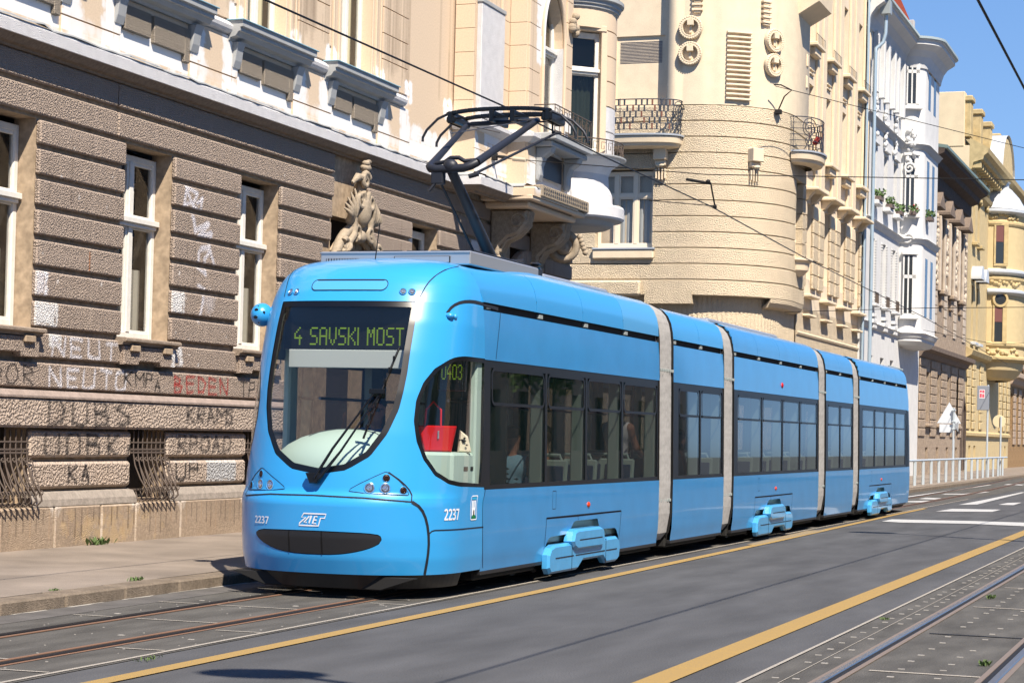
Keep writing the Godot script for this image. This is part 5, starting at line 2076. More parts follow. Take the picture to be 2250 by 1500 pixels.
	for i in cpath.size() - 1:
		var a: Vector2 = cpath[i]
		var e: Vector2 = cpath[i + 1]
		var n := maxi(1, int(a.distance_to(e) / 0.22))
		var dir := (e - a).normalized()
		var nn := Vector2(-dir.y, dir.x)
		if nn.x < 0.0 and absf(nn.x) > 0.5: nn = -nn
		if absf(nn.y) > 0.5 and nn.y < 0.0: nn = -nn
		var prev := []
		for j in n + 1:
			var q := a.lerp(e, float(j) / n)
			var wob := rng.randf_range(-0.014, 0.014) + (0.02 if j % 9 == 4 else 0.0)
			var o := 0.215 + rng.randf_range(-0.012, 0.012)
			var cur := [Vector3(q.x, 6.335 + wob * 0.4, q.y), Vector3(q.x + nn.x * o, 6.265 + wob, q.y + nn.y * o), Vector3(q.x + nn.x * (o + 0.004), 6.245 + wob, q.y + nn.y * (o + 0.004))]
			if prev:
				fl.quad(prev[0], cur[0], cur[1], prev[1])
				fl.quad(prev[1], cur[1], cur[2], prev[2])
			prev = cur
	mk(fl, "cornice_flashing", zinc, h)
	build_upper_floor(h, smooth, white, grit, zinc, copper, wood, jamb)
	build_cartouche(h, jamb)
	build_bay(h, smooth, white, zinc, wood, low, iron)
	build_turret(h, smooth, white, zinc, wood, iron)


func block(h: Node, mat: Material, z0: float, z1: float, y0: float, y1: float, ch := 0.018) -> void:
	var b := MB.new()
	b.box(Vector3(FX - 0.075, y0, z1), Vector3(FX + rng.randf_range(-0.004, 0.004), y1, z0), ch)
	mk(b, "stone_block", mat, h)


func build_grille(h: Node, c: float, iron: Material) -> void:
	var f := MB.new()
	for y in [1.26, 1.30, 0.78]:
		f.box(Vector3(FX - 0.03, y - 0.012, c - 0.45), Vector3(FX + 0.0, y + 0.012, c + 0.45), 0.003)
	f.box(Vector3(FX - 0.02, 1.38, c - 0.45), Vector3(FX + 0.0, 1.40, c + 0.45), 0.003)
	var o := mk(f, "iron_grille", iron, h)
	for i in 8:
		var z := c + 0.40 - i * 0.115
		var b := MB.new()
		b.tube([Vector3(FX - 0.01, 1.54, z), Vector3(FX - 0.01, 1.26, z), Vector3(FX + 0.02, 1.10, z), Vector3(FX + 0.10, 0.92, z - 0.01), Vector3(FX + 0.19, 0.78, z - 0.03), Vector3(FX + 0.20, 0.70, z - 0.03), Vector3(FX + 0.14, 0.64, z - 0.02), Vector3(FX + 0.07, 0.66, z), Vector3(FX + 0.04, 0.76, z)], 0.011, 5)
		b.tube(spiral(Vector3(FX + 0.02, 1.17, z - 0.045), Vector3(0, 0, 1), Vector3(0, 1, 0), 0.035, 0.012, 0.0, 1.1, 9), 0.008, 4)
		b.tube([Vector3(FX + 0.02, 1.17, z - 0.08), Vector3(FX + 0.07, 1.0, z - 0.085), Vector3(FX + 0.14, 0.86, z - 0.06), Vector3(FX + 0.17, 0.74, z - 0.03)], 0.009, 4)
		b.tube(spiral(Vector3(FX + 0.19, 0.80, z - 0.03), Vector3(1, 0, 0), Vector3(0, 1, 0), 0.04, 0.012, 3.0, 1.0, 8), 0.008, 4)
		mk(b, "grille_bar", iron, o)
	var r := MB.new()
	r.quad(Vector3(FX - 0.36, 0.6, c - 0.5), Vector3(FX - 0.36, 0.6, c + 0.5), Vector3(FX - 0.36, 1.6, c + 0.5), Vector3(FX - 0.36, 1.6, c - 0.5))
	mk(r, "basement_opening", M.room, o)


func build_upper_floor(h: Node, smooth: Material, white: Material, grit: Material, zinc: Material, copper: Material, wood: Material, jamb: Material) -> void:
	var F := FX - 0.03
	for i in 5:
		var c := -20.1 - 3.2 * i
		if i < 4:
			# surround of mouldings
			for s in [-1.0, 1.0]:
				var b := MB.new()
				var q := func(a: float, e: float, d: float, y0: float) -> void:
					b.box(Vector3(F - 0.01, y0, minf(c + a * s, c + e * s)), Vector3(F + d, 10.2, maxf(c + a * s, c + e * s)), 0.008)
				q.call(0.62, 0.70, 0.025, 7.38)
				q.call(0.70, 0.76, 0.06, 7.38)
				q.call(0.76, 0.90, 0.035, 7.38)
				q.call(0.90, 0.95, 0.055, 7.40)
				q.call(0.95, 1.02, 0.02, 7.62)
				mk(b, "window_surround", smooth, h)
			window(h, facing(Vector3(F - 0.20, 7.38, c), Vector3(1, 0, 0)), 1.24, 2.8, 2, 2.05, wood, {"transom_trim": true, "frame": 0.075, "curtain": Color(0.86, 0.84, 0.70, 1), "curtain_top": 2.6, "room": 0.6})
		# courses of the plaster between the windows
		if i < 4:
			var z0 := c - 1.05
			var z1 := c - 3.2 + 1.05
			for k in 7:
				var b := MB.new()
				var y0 := 7.36 + 0.435 * k
				b.box(Vector3(F - 0.01, y0 + (0.0 if k == 0 else 0.008), z1), Vector3(F + 0.03, y0 + 0.427, z0), 0.004)
				mk(b, "plaster_course", smooth, h)
			# piers under them
			for r in [[6.30, 6.56], [6.57, 7.13]]:
				var b := MB.new()
				b.box(Vector3(F - 0.01, r[0], z1 - 0.14), Vector3(F + 0.035, r[1] - 0.008, z0 + 0.14), 0.004)
				mk(b, "plaster_course", smooth, h)
		if i == 4: break
		# sill cornice with sheet metal
		var a := MB.new()
		a.sweep(zpath(c + 1.22, c - 1.22, F), [Vector2(0, 7.06), Vector2(0.05, 7.06), Vector2(0.07, 7.10), Vector2(0.15, 7.12), Vector2(0.19, 7.18), Vector2(0.22, 7.19), Vector2(0.22, 7.24), Vector2(0.26, 7.25), Vector2(0.26, 7.335), Vector2(0, 7.36)], false, -1.0)
		mk(a, "sill_cornice", zinc, h)
		var e := MB.new()
		e.box(Vector3(F, 7.335, c - 1.25), Vector3(F + 0.285, 7.352, c + 1.25), 0.004)
		mk(e, "sill_flashing", copper, h)
		var l := MB.new()
		l.sweep(zpath(c - 1.22, c - 1.98, F), [Vector2(0, 7.13), Vector2(0.07, 7.16), Vector2(0.10, 7.20), Vector2(0.11, 7.25), Vector2(0.06, 7.31), Vector2(0, 7.34)], false, -1.0)
		mk(l, "sill_moulding", white, h)
		for s in [-1.0, 1.0]:
			var b := MB.new()
			b.prism(v2([0, 6.70, 0.05, 6.70, 0.08, 6.80, 0.10, 6.95, 0.14, 7.06, 0, 7.06]), Transform3D(Basis(Vector3(1, 0, 0), Vector3(0, 1, 0), Vector3(0, 0, 1)), Vector3(F, 0, c + 0.98 * s - 0.10)), 0.20, 0.01)
			mk(b, "sill_console", zinc, h)
		# pebble-dashed panel
		var n0 := 3 if i != 0 else 1
		for k in [[0.84, 0.18, 6.66], [0.10, -0.72, 6.62], [-0.72, -0.86, 6.52]]:
			var g := MB.new()
			g.box(Vector3(F - 0.01, k[2], c + k[1]), Vector3(F + 0.055, 6.98, c + k[0]), 0.01)
			mk(g, "pebble_panel", grit, h)


func leaf(b: MB, o: Vector3, d: Vector3, side: Vector3, l: float, w: float) -> void:
	# a curled acanthus-like lobe
	var p := []
	for i in 7:
		var f := i / 6.0
		p.append(o + d * l * f + side * l * 0.45 * f * f + Vector3(0.10, 0, 0) * sin(f * PI) + Vector3(0.05 * f, 0, 0))
	b.tube(p, [w * 0.5, w * 0.9, w, w * 0.95, w * 0.75, w * 0.5, w * 0.28], 6)


func build_cartouche(h: Node, jamb: Material) -> void:
	# carved ornament above the arched doorway
	var c := Vector3(FX + 0.05, 0, -29.72)
	var ax := Vector3(0, 0, -1)
	var ay := Vector3(0, 1, 0)
	var root := MB.new()
	# arch hood
	var hood := []
	for i in 25:
		var a := lerpf(-0.12, PI + 0.12, i / 24.0)
		hood.append(c + Vector3(0.04, 0, 0) + ax * (cos(a) * 0.98) + ay * (3.85 + sin(a) * 1.02))
	root.tube(hood, 0.085, 8)
	var hood2 := []
	for p in hood: hood2.append(Vector3(p.x - 0.03, 3.85 + (p.y - 3.85) * 0.86, c.z + (p.z - c.z) * 0.84))
	root.tube(hood2, 0.06, 8)
	var o := mk(root, "carved_hood", M.carved, h)
	var vs := MB.new()
	for i in 9:
		var a := PI * (i + 0.5) / 9.0
		vs.obox(Transform3D(Basis(Vector3(1, 0, 0), a - PI / 2.0), Vector3(FX - 0.06, 3.85 + sin(a) * 0.76, c.z - cos(a) * 0.76)), Vector3(0.12, 0.26, 0.24), 0.015)
	stuff(mk(vs, "arch_stone", jamb, o))
	var sh := MB.new()
	sh.ball(c + Vector3(0.10, 5.14, 0), Vector3(0.15, 0.28, 0.20), 14, 12)
	sh.ball(c + Vector3(0.06, 4.72, 0), Vector3(0.12, 0.12, 0.16), 12, 8)
	mk(sh, "carved_shield", M.carved, o)
	for s in [-1.0, 1.0]:
		var b := MB.new()
		b.tube(spiral(c + Vector3(0.16, 5.30, 0) + ax * 0.20 * s, ax * s, ay, 0.16, 0.03, 2.2, 1.3), taper(23, 0.055, 0.03), 7)
		b.tube([c + Vector3(0.10, 5.32, 0) + ax * 0.33 * s, c + Vector3(0.12, 5.1, 0) + ax * 0.36 * s, c + Vector3(0.11, 4.9, 0) + ax * 0.30 * s, c + Vector3(0.12, 4.72, 0) + ax * 0.34 * s, c + Vector3(0.12, 4.58, 0) + ax * 0.52 * s, c + Vector3(0.08, 4.3, 0) + ax * 0.80 * s], [0.03, 0.055, 0.06, 0.065, 0.06, 0.05], 7)
		b.tube(spiral(c + Vector3(0.14, 4.78, 0) + ax * 0.26 * s, ax * s, ay, 0.13, 0.03, -1.2, -1.2), taper(23, 0.05, 0.025), 7)
		b.tube(spiral(c + Vector3(0.12, 4.52, 0) + ax * 0.62 * s, ax * s, ay, 0.12, 0.03, 0.6, 1.1), taper(23, 0.05, 0.025), 7)
		mk(b, "carved_scroll", M.carved, o)
		for k in 5:
			var lf := MB.new()
			leaf(lf, c + Vector3(0.04, 4.85 + 0.02 * k, 0) + ax * (0.34 + 0.03 * k) * s, (ay * (0.9 - 0.1 * k) + ax * s * (0.12 + 0.16 * k)).normalized(), -ax * s * 0.5, 0.62 - 0.07 * k, 0.05)
			mk(lf, "carved_leaf", M.carved, o)
		for k in 3:
			var lf := MB.new()
			leaf(lf, c + Vector3(0.05, 4.62 - 0.18 * k, 0) + ax * (0.48 + 0.14 * k) * s, (-ay * 0.8 + ax * s * 0.5).normalized(), ax * s * 0.6, 0.28, 0.045)
			mk(lf, "carved_leaf", M.carved, o)
	var t := MB.new()
	t.tube(spiral(c + Vector3(0.16, 5.62, 0) - ax * 0.02, ax, ay, 0.14, 0.03, 0.4, 1.4), taper(23, 0.055, 0.03), 7)
	t.tube([c + Vector3(0.08, 5.55, 0) - ax * 0.36, c + Vector3(0.12, 5.66, 0) - ax * 0.24, c + Vector3(0.14, 5.66, 0) - ax * 0.10, c + Vector3(0.15, 5.70, 0)], [0.03, 0.07, 0.06, 0.05], 7)
	t.ball(c + Vector3(0.12, 5.84, 0) + ax * 0.06, Vector3(0.09, 0.07, 0.12), 10, 7)
	t.ball(c + Vector3(0.14, 5.91, 0) + ax * 0.02, Vector3(0.07, 0.05, 0.07), 9, 6)
	t.tube(spiral(c + Vector3(0.15, 5.87, 0) + ax * 0.10, ax, ay, 0.085, 0.02, 1.0, 1.2), taper(23, 0.035, 0.02), 6)
	t.tube([c + Vector3(0.05, 5.40, 0), c + Vector3(0.05, 5.62, 0)], [0.12, 0.09], 8)
	mk(t, "carved_crest", M.carved, o)
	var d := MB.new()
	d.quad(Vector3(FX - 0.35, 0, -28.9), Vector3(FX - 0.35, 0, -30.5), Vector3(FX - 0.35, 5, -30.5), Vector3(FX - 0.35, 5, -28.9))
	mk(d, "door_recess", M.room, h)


func build_bay(h: Node, smooth: Material, white: Material, zinc: Material, wood: Material, low: Material, iron: Material) -> void:
	var xa := FX + 0.42
	var xb := FX + 0.82
	var b := MB.new()
	# first step of the bay
	b.box(Vector3(FX - 0.3, 6.3, -35.8), Vector3(xa - 0.035, 12, -34.04))
	mk(b, "bay_core", smooth, h)
	for k in 12:
		var y0 := 6.33 + 0.435 * k
		var p := MB.new()
		if k < 2:
			p.box(Vector3(xa - 0.04, y0, -35.76), Vector3(xa, y0 + 0.427, -34.04), 0.005)
		else:
			p.box(Vector3(xa - 0.04, y0, -35.76), Vector3(xa, y0 + 0.427, -35.35), 0.005)
			p.box(Vector3(FX, y0, -34.06), Vector3(xa - 0.045, y0 + 0.427, -34.0), 0.005)
		mk(p, "plaster_course", smooth, h)
	var pil := MB.new()
	pil.box(Vector3(xa - 0.04, 7.35, -35.32), Vector3(xa + 0.06, 9.42, -34.10), 0.01)
	mk(pil, "whitewashed_pilaster", white, h)
	var pc := MB.new()
	pc.box(Vector3(xa - 0.04, 9.42, -35.34), Vector3(xa + 0.08, 9.50, -34.08), 0.01)
	mk(pc, "pilaster_band", zinc, h)
	# second step with the arched balcony window
	var wl := MB.new()
	var t := facing(Vector3(xb, 0, 0), Vector3(1, 0, 0))
	wl.box(Vector3(FX - 0.3, 6.3, -36.42), Vector3(xb - 0.04, 12, -35.76))
	for k in 12:
		var y0 := 6.33 + 0.435 * k
		var p := MB.new()
		p.box(Vector3(xb - 0.045, y0, -36.40), Vector3(xb, y0 + 0.427, -35.78), 0.006)
		if y0 > 7.3:
			p.box(Vector3(xa + 0.01, y0, -35.785), Vector3(xb - 0.05, y0 + 0.427, -35.745), 0.006)
			p.box(Vector3(xb - 0.045, y0, -38.36), Vector3(xb, y0 + 0.427, -38.02), 0.006)
		mk(p, "plaster_course", smooth, h)
	wl.box(Vector3(FX - 0.3, 6.3, -38.35), Vector3(xb - 0.04, 12, -38.02))
	wl.box(Vector3(FX - 0.3, 6.3, -38.35), Vector3(xb - 0.05, 7.38, -35.8))
	# arch
	var arch := []
	var n := 18
	arch.append(Vector2(36.40, 12.0))
	arch.append(Vector2(36.40, 9.25))
	for i in n + 1:
		var a := PI - PI * i / n
		arch.append(Vector2(37.21 + cos(a) * 0.62, 9.25 + sin(a) * 0.95))
	arch.append(Vector2(38.03, 9.25))
	arch.append(Vector2(38.03, 12.0))
	wl.prism(arch, t.translated_local(Vector3(0, 0, -0.30)), 0.26)
	mk(wl, "bay_wall", smooth, h)
	for s in [[36.40, 36.59], [37.83, 38.03]]:
		var j := MB.new()
		j.box(Vector3(xb - 0.3, 7.38, -s[1]), Vector3(xb - 0.02, 9.25, -s[0]))
		mk(j, "arch_jamb", white if s[0] > 37 else smooth, h)
	var am := MB.new()
	var ap := [Vector3(xb, 7.4, -36.55)]
	for i in n + 1:
		var a := PI - PI * i / n
		ap.append(Vector3(xb, 9.25 + sin(a) * 1.0, -37.21 - cos(a) * 0.66))
	ap.append(Vector3(xb, 7.4, -37.87))
	am.tube(ap, 0.045, 6)
	mk(am, "arch_moulding", smooth, h)
	var ks := MB.new()
	for k in 14:
		var a := PI * (0.25 + 0.5 * k / 13.0)
		ks.ball(Vector3(xb + 0.06, 10.1 + sin(a) * 0.34 + rng.randf_range(-0.06, 0.06), -37.21 - cos(a) * 0.55), Vector3(0.10, 0.08, 0.08), 8, 6)
	for k in 10:
		ks.ball(Vector3(xb + 0.05, 9.75 + rng.randf_range(-0.2, 0.25), -38.25 + rng.randf_range(-0.14, 0.14)), Vector3(0.10, 0.08, 0.07), 8, 6)
	mk(ks, "arch_carving", M.carved, h)
	window(h, facing(Vector3(xb - 0.24, 7.38, -37.21), Vector3(1, 0, 0)), 1.24, 2.85, 2, 1.75, wood, {"transom_trim": true, "frame": 0.07, "curtain": Color(0.83, 0.82, 0.76, 1), "curtain_top": 1.7, "room": 0.5})
	# sill line, balcony, consoles
	var path := [Vector2(FX - 0.03, -33.8), Vector2(FX, -34.0), Vector2(xa, -34.05), Vector2(xa, -35.75), Vector2(xb, -35.8), Vector2(xb, -38.35)]
	var sc := MB.new()
	sc.sweep(path.slice(1), [Vector2(0, 7.10), Vector2(0.06, 7.12), Vector2(0.14, 7.18), Vector2(0.17, 7.20), Vector2(0.17, 7.27), Vector2(0.0, 7.34)], false, -1.0)
	mk(sc, "sill_moulding", white, h)
	var bal := MB.new()
	bal.box(Vector3(xb, 7.20, -38.42), Vector3(xb + 0.46, 7.33, -36.05), 0.015)
	bal.box(Vector3(xb, 7.08, -38.38), Vector3(xb + 0.36, 7.19, -36.15), 0.02)
	mk(bal, "balcony_slab", zinc, h)
	for z in [-36.35, -38.05]:
		var c := MB.new()
		c.prism(v2([0, 6.45, 0.06, 6.44, 0.10, 6.55, 0.10, 6.72, 0.16, 6.88, 0.30, 6.98, 0.34, 7.08, 0, 7.08]), Transform3D(Basis(), Vector3(xb, 0, z - 0.11)), 0.22, 0.03)
		mk(c, "balcony_console", zinc, h)
	var pn := MB.new()
	pn.box(Vector3(xb, 6.55, -37.82), Vector3(xb + 0.01, 7.02, -36.56))
	mk(pn, "balcony_panel", M.bumper, h)
	var rl := MB.new()
	var xr := xb + 0.42
	rl.tube([Vector3(xr, 7.86, -36.1), Vector3(xr, 7.86, -38.38)], 0.012, 5)
	rl.tube([Vector3(xr, 7.37, -36.1), Vector3(xr, 7.37, -38.38)], 0.012, 5)
	rl.tube([Vector3(xb, 7.86, -36.1), Vector3(xr, 7.86, -36.1)], 0.012, 5)
	for i in 9:
		var z := -36.1 - i * 0.285
		rl.tube([Vector3(xr, 7.35, z), Vector3(xr, 7.86, z)], 0.009, 4)
		if i < 8:
			rl.tube([Vector3(xr, 7.80, z), Vector3(xr, 7.80, z - 0.18), Vector3(xr, 7.66, z - 0.18), Vector3(xr, 7.66, z - 0.08), Vector3(xr, 7.73, z - 0.08)], 0.008, 4)
	mk(rl, "balcony_railing", iron, h)
	# lower balcony floor over the doorway: frieze of lozenges, carved consoles, deep shade
	var sl := MB.new()
	sl.box(Vector3(FX - 0.05, 6.0, -38.9), Vector3(xb + 0.18, 6.10, -35.6), 0.02)
	sl.box(Vector3(FX - 0.05, 5.88, -38.7), Vector3(xb + 0.05, 6.0, -35.8), 0.03)
	mk(sl, "porch_slab", smooth, h)
	var fr := MB.new()
	fr.box(Vector3(xb + 0.05, 6.11, -38.95), Vector3(xb + 0.235, 6.33, -36.0), 0.012)
	var frieze := mk(fr, "porch_frieze", M.carved, h)
	var dt := MB.new()
	for i in 22:
		for r in 2:
			dt.obox(Transform3D(Basis(Vector3(1, 0, 0), PI / 4), Vector3(xb + 0.236, 6.18 + 0.08 * r, -36.15 - i * 0.125)), Vector3(0.012, 0.05, 0.05))
	stuff(mk(dt, "frieze_lozenge", M.bumper, frieze))
	for z in [-36.25, -38.55]:
		var c := MB.new()
		c.prism(v2([0, 4.95, 0.10, 4.92, 0.18, 5.02, 0.20, 5.18, 0.36, 5.34, 0.56, 5.40, 0.72, 5.58, 0.74, 5.86, 0, 5.88]), Transform3D(Basis(), Vector3(FX, 0, z - 0.2)), 0.40, 0.05)
		for k in 3:
			c.tube([Vector3(FX + 0.76, 5.84, z - 0.12 + 0.12 * k), Vector3(FX + 0.70, 5.56, z - 0.12 + 0.12 * k), Vector3(FX + 0.52, 5.38, z - 0.12 + 0.12 * k), Vector3(FX + 0.30, 5.28, z - 0.12 + 0.12 * k), Vector3(FX + 0.19, 5.08, z - 0.12 + 0.12 * k)], 0.035, 6)
			c.ball(Vector3(FX + 0.14, 4.94, z - 0.12 + 0.12 * k), Vector3(0.08, 0.09, 0.06), 8, 6)
		c.tube(spiral(Vector3(FX + 0.55, 5.65, z + 0.21), Vector3(1, 0, 0), Vector3(0, 1, 0), 0.17, 0.03, 0.0, 1.3), taper(23, 0.03, 0.015), 5)
		mk(c, "carved_console", M.carved, h)
	var ar := MB.new()
	for i in 13:
		var a := PI * (i + 0.5) / 13.0
		ar.obox(Transform3D(Basis(Vector3(1, 0, 0), a - PI / 2.0), Vector3(FX - 0.02, 4.0 + sin(a) * 1.12, -38.25 - cos(a) * 1.12)), Vector3(0.16, 0.34, 0.26), 0.02)
	mk(ar, "door_arch", low, h)
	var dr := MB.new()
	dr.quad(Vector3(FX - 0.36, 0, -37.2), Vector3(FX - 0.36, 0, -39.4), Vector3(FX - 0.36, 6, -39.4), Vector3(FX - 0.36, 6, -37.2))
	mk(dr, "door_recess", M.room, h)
	# wall anchor of the span wire
	var an := MB.new()
	an.box(Vector3(FX + 0.42, 6.66, -35.05), Vector3(FX + 0.50, 6.80, -34.90), 0.01)
	an.tube([Vector3(FX + 0.45, 6.74, -34.97), Vector3(FX + 0.68, 6.72, -35.05)], 0.03, 6)
	mk(an, "wire_anchor", M.under, h)


func build_turret(h: Node, smooth: Material, white: Material, zinc: Material, wood: Material, iron: Material) -> void:
	var c := Vector3(-13.25, 0, -39.95)
	var t := Transform3D(Basis(), c)
	var f0 := atan2(0.755, 0.655)
	var half := deg_to_rad(30.0)
	# body: round, opened for the window that looks up the street
	for k in 9:
		var y0 := 7.35 + 0.52 * k
		var b := MB.new()
		for s in [[f0 + half, f0 + PI * 1.1], [f0 - PI * 0.9, f0 - half]]:
			b.lathe(t, [Vector2(1.02, y0), Vector2(1.06, y0 + 0.012), Vector2(1.06, y0 + 0.505), Vector2(1.02, y0 + 0.515)], 14, s[0], s[1])
		if k > 5 or k == 5:
			b.lathe(t, [Vector2(1.02, y0), Vector2(1.06, y0 + 0.012), Vector2(1.06, y0 + 0.505), Vector2(1.02, y0 + 0.515)], 8, f0 - half, f0 + half)
		mk(b, "turret_course", white if k < 2 else smooth, h)
	var wn := facing(c + Vector3(cos(f0), 0, sin(f0)) * 0.80 + Vector3(0, 7.38, 0), Vector3(cos(f0), 0, sin(f0)))
	var jb := MB.new()
	for s in [-1.0, 1.0]:
		jb.obox(wn * Transform3D(Basis(), Vector3(0.46 * s, 1.25, 0.04)), Vector3(0.14, 2.6, 0.26), 0.01)
	jb.obox(wn * Transform3D(Basis(), Vector3(0, 2.58, 0.06)), Vector3(1.0, 0.12, 0.26), 0.01)
	mk(jb, "turret_jamb", smooth, h)
	window(h, wn, 0.80, 2.5, 1, 1.70, wood, {"transom_trim": true, "frame": 0.075, "room": 0.7, "curtain": Color(0.10, 0.15, 0.09, 1), "curtain_top": 1.6})
	var md := MB.new()
	md.lathe(t, [Vector2(1.06, 10.35), Vector2(1.10, 10.37), Vector2(1.10, 10.42), Vector2(1.14, 10.44), Vector2(1.14, 10.50), Vector2(1.20, 10.53), Vector2(1.20, 10.60), Vector2(1.12, 10.64)], 40)
	md.lathe(t, [Vector2(1.1, 10.64), Vector2(1.1, 11.1), Vector2(1.3, 11.15), Vector2(1.42, 11.3), Vector2(1.45, 11.5), Vector2(1.2, 11.6), Vector2(0, 11.7)], 40)
	mk(md, "turret_cornice", zinc, h)
	var gl := MB.new()
	for i in 30:
		var a := f0 - 1.0 + i * 0.065
		gl.ball(c + Vector3(cos(a) * 1.12, 10.86 + 0.07 * sin(i * 1.7), sin(a) * 1.12), Vector3(0.07, 0.09, 0.07), 7, 5)
	gl.tube(spiral(c + Vector3(cos(f0 - 0.95) * 1.22, 10.86, sin(f0 - 0.95) * 1.22), Vector3(0.8, 0, -0.6), Vector3.UP, 0.2, 0.04, 0.0, 1.5), taper(23, 0.06, 0.04), 7)
	stuff(mk(gl, "turret_garland", M.carved, h))
	# white bowl, slab and scroll that carry it
	var bw := MB.new()
	bw.lathe(t, [Vector2(1.20, 7.32), Vector2(1.16, 7.26), Vector2(1.02, 7.16), Vector2(0.95, 7.0), Vector2(0.97, 6.75), Vector2(1.04, 6.6), Vector2(1.06, 6.36)], 36)
	bw.lathe(t, [Vector2(1.06, 6.36), Vector2(1.28, 6.34), Vector2(1.30, 6.30), Vector2(1.30, 6.10), Vector2(1.26, 6.06)], 36)
	mk(bw, "turret_bowl", white, h)
	var sf := MB.new()
	sf.lathe(t, [Vector2(1.26, 6.06), Vector2(1.10, 6.02), Vector2(1.04, 5.94), Vector2(0.95, 5.9), Vector2(0.0, 5.88)], 36)
	sf.lathe(t, [Vector2(1.32, 7.36), Vector2(1.32, 7.33), Vector2(1.20, 7.31), Vector2(0.9, 7.37), Vector2(1.32, 7.36)], 36)
	mk(sf, "turret_lead", zinc, h)
	var rl := MB.new()
	var ring := []
	for i in 17:
		var a := f0 - 1.5 + i * 0.16
		ring.append(c + Vector3(cos(a) * 1.25, 7.66, sin(a) * 1.25))
	rl.tube(ring, 0.014, 5)
	for i in 17:
		rl.tube([ring[i], ring[i] - Vector3(0, 0.30, 0)], 0.008, 4)
		if i < 16:
			var p: Vector3 = ring[i]
			var q: Vector3 = ring[i].lerp(ring[i + 1], 0.65)
			rl.tube([p - Vector3(0, 0.06, 0), q - Vector3(0, 0.06, 0), q - Vector3(0, 0.20, 0), p.lerp(q, 0.45) - Vector3(0, 0.20, 0), p.lerp(q, 0.45) - Vector3(0, 0.13, 0)], 0.008, 4)
	mk(rl, "turret_railing", iron, h)
	var sc := MB.new()
	var ax := Vector3(0.955, 0, -0.295)
	var o := c + Vector3(0.36, 5.42, 0.98)
	var out := Vector3(0.295, 0, 0.955)
	sc.tube(spiral(o, ax, Vector3.UP, 0.30, 0.10, PI * 0.5, -1.6, 34), taper(35, 0.085, 0.05), 8)
	sc.lathe(Transform3D(Basis(ax, out, ax.cross(out)), o - out * 0.12), [Vector2(0.32, 0.0), Vector2(0.32, 0.10), Vector2(0.14, 0.12), Vector2(0.12, 0.22), Vector2(0.07, 0.25), Vector2(0, 0.25)], 22)
	sc.obox(Transform3D(Basis(ax, Vector3.UP, out), o + ax * -0.52 + Vector3(0, 0.10, -0.1)), Vector3(0.55, 0.38, 0.3), 0.06)
	sc.tube([o + ax * -0.75 + Vector3(0, 0.28, 0), o + ax * -0.35 + Vector3(0, 0.30, 0), o + Vector3(0, 0.32, 0)], 0.06, 6)
	sc.tube([o + ax * -0.75 + Vector3(0, -0.06, 0), o + ax * -0.50 + Vector3(0, -0.10, 0), o + ax * -0.3 + Vector3(0, -0.18, 0)], 0.07, 6)
	for k in 5:
		sc.ball(o + ax * (0.34 + 0.03 * k) + Vector3(0, 0.22 - 0.08 * k, 0), Vector3(0.06, 0.06, 0.06), 7, 5)
	mk(sc, "carved_scroll", M.carved, h)


# ---------------------------------------------------------------- cream corner house
func arc_path(o: Vector2, r: float, a0: float, a1: float, n: int) -> Array:
	# angle 0 looks up the street (+z), 90 degrees across it (+x)
	var p := []
	for i in n + 1:
		var a := lerpf(a0, a1, float(i) / n)
		p.append(o + Vector2(sin(a), cos(a)) * r)
	return p


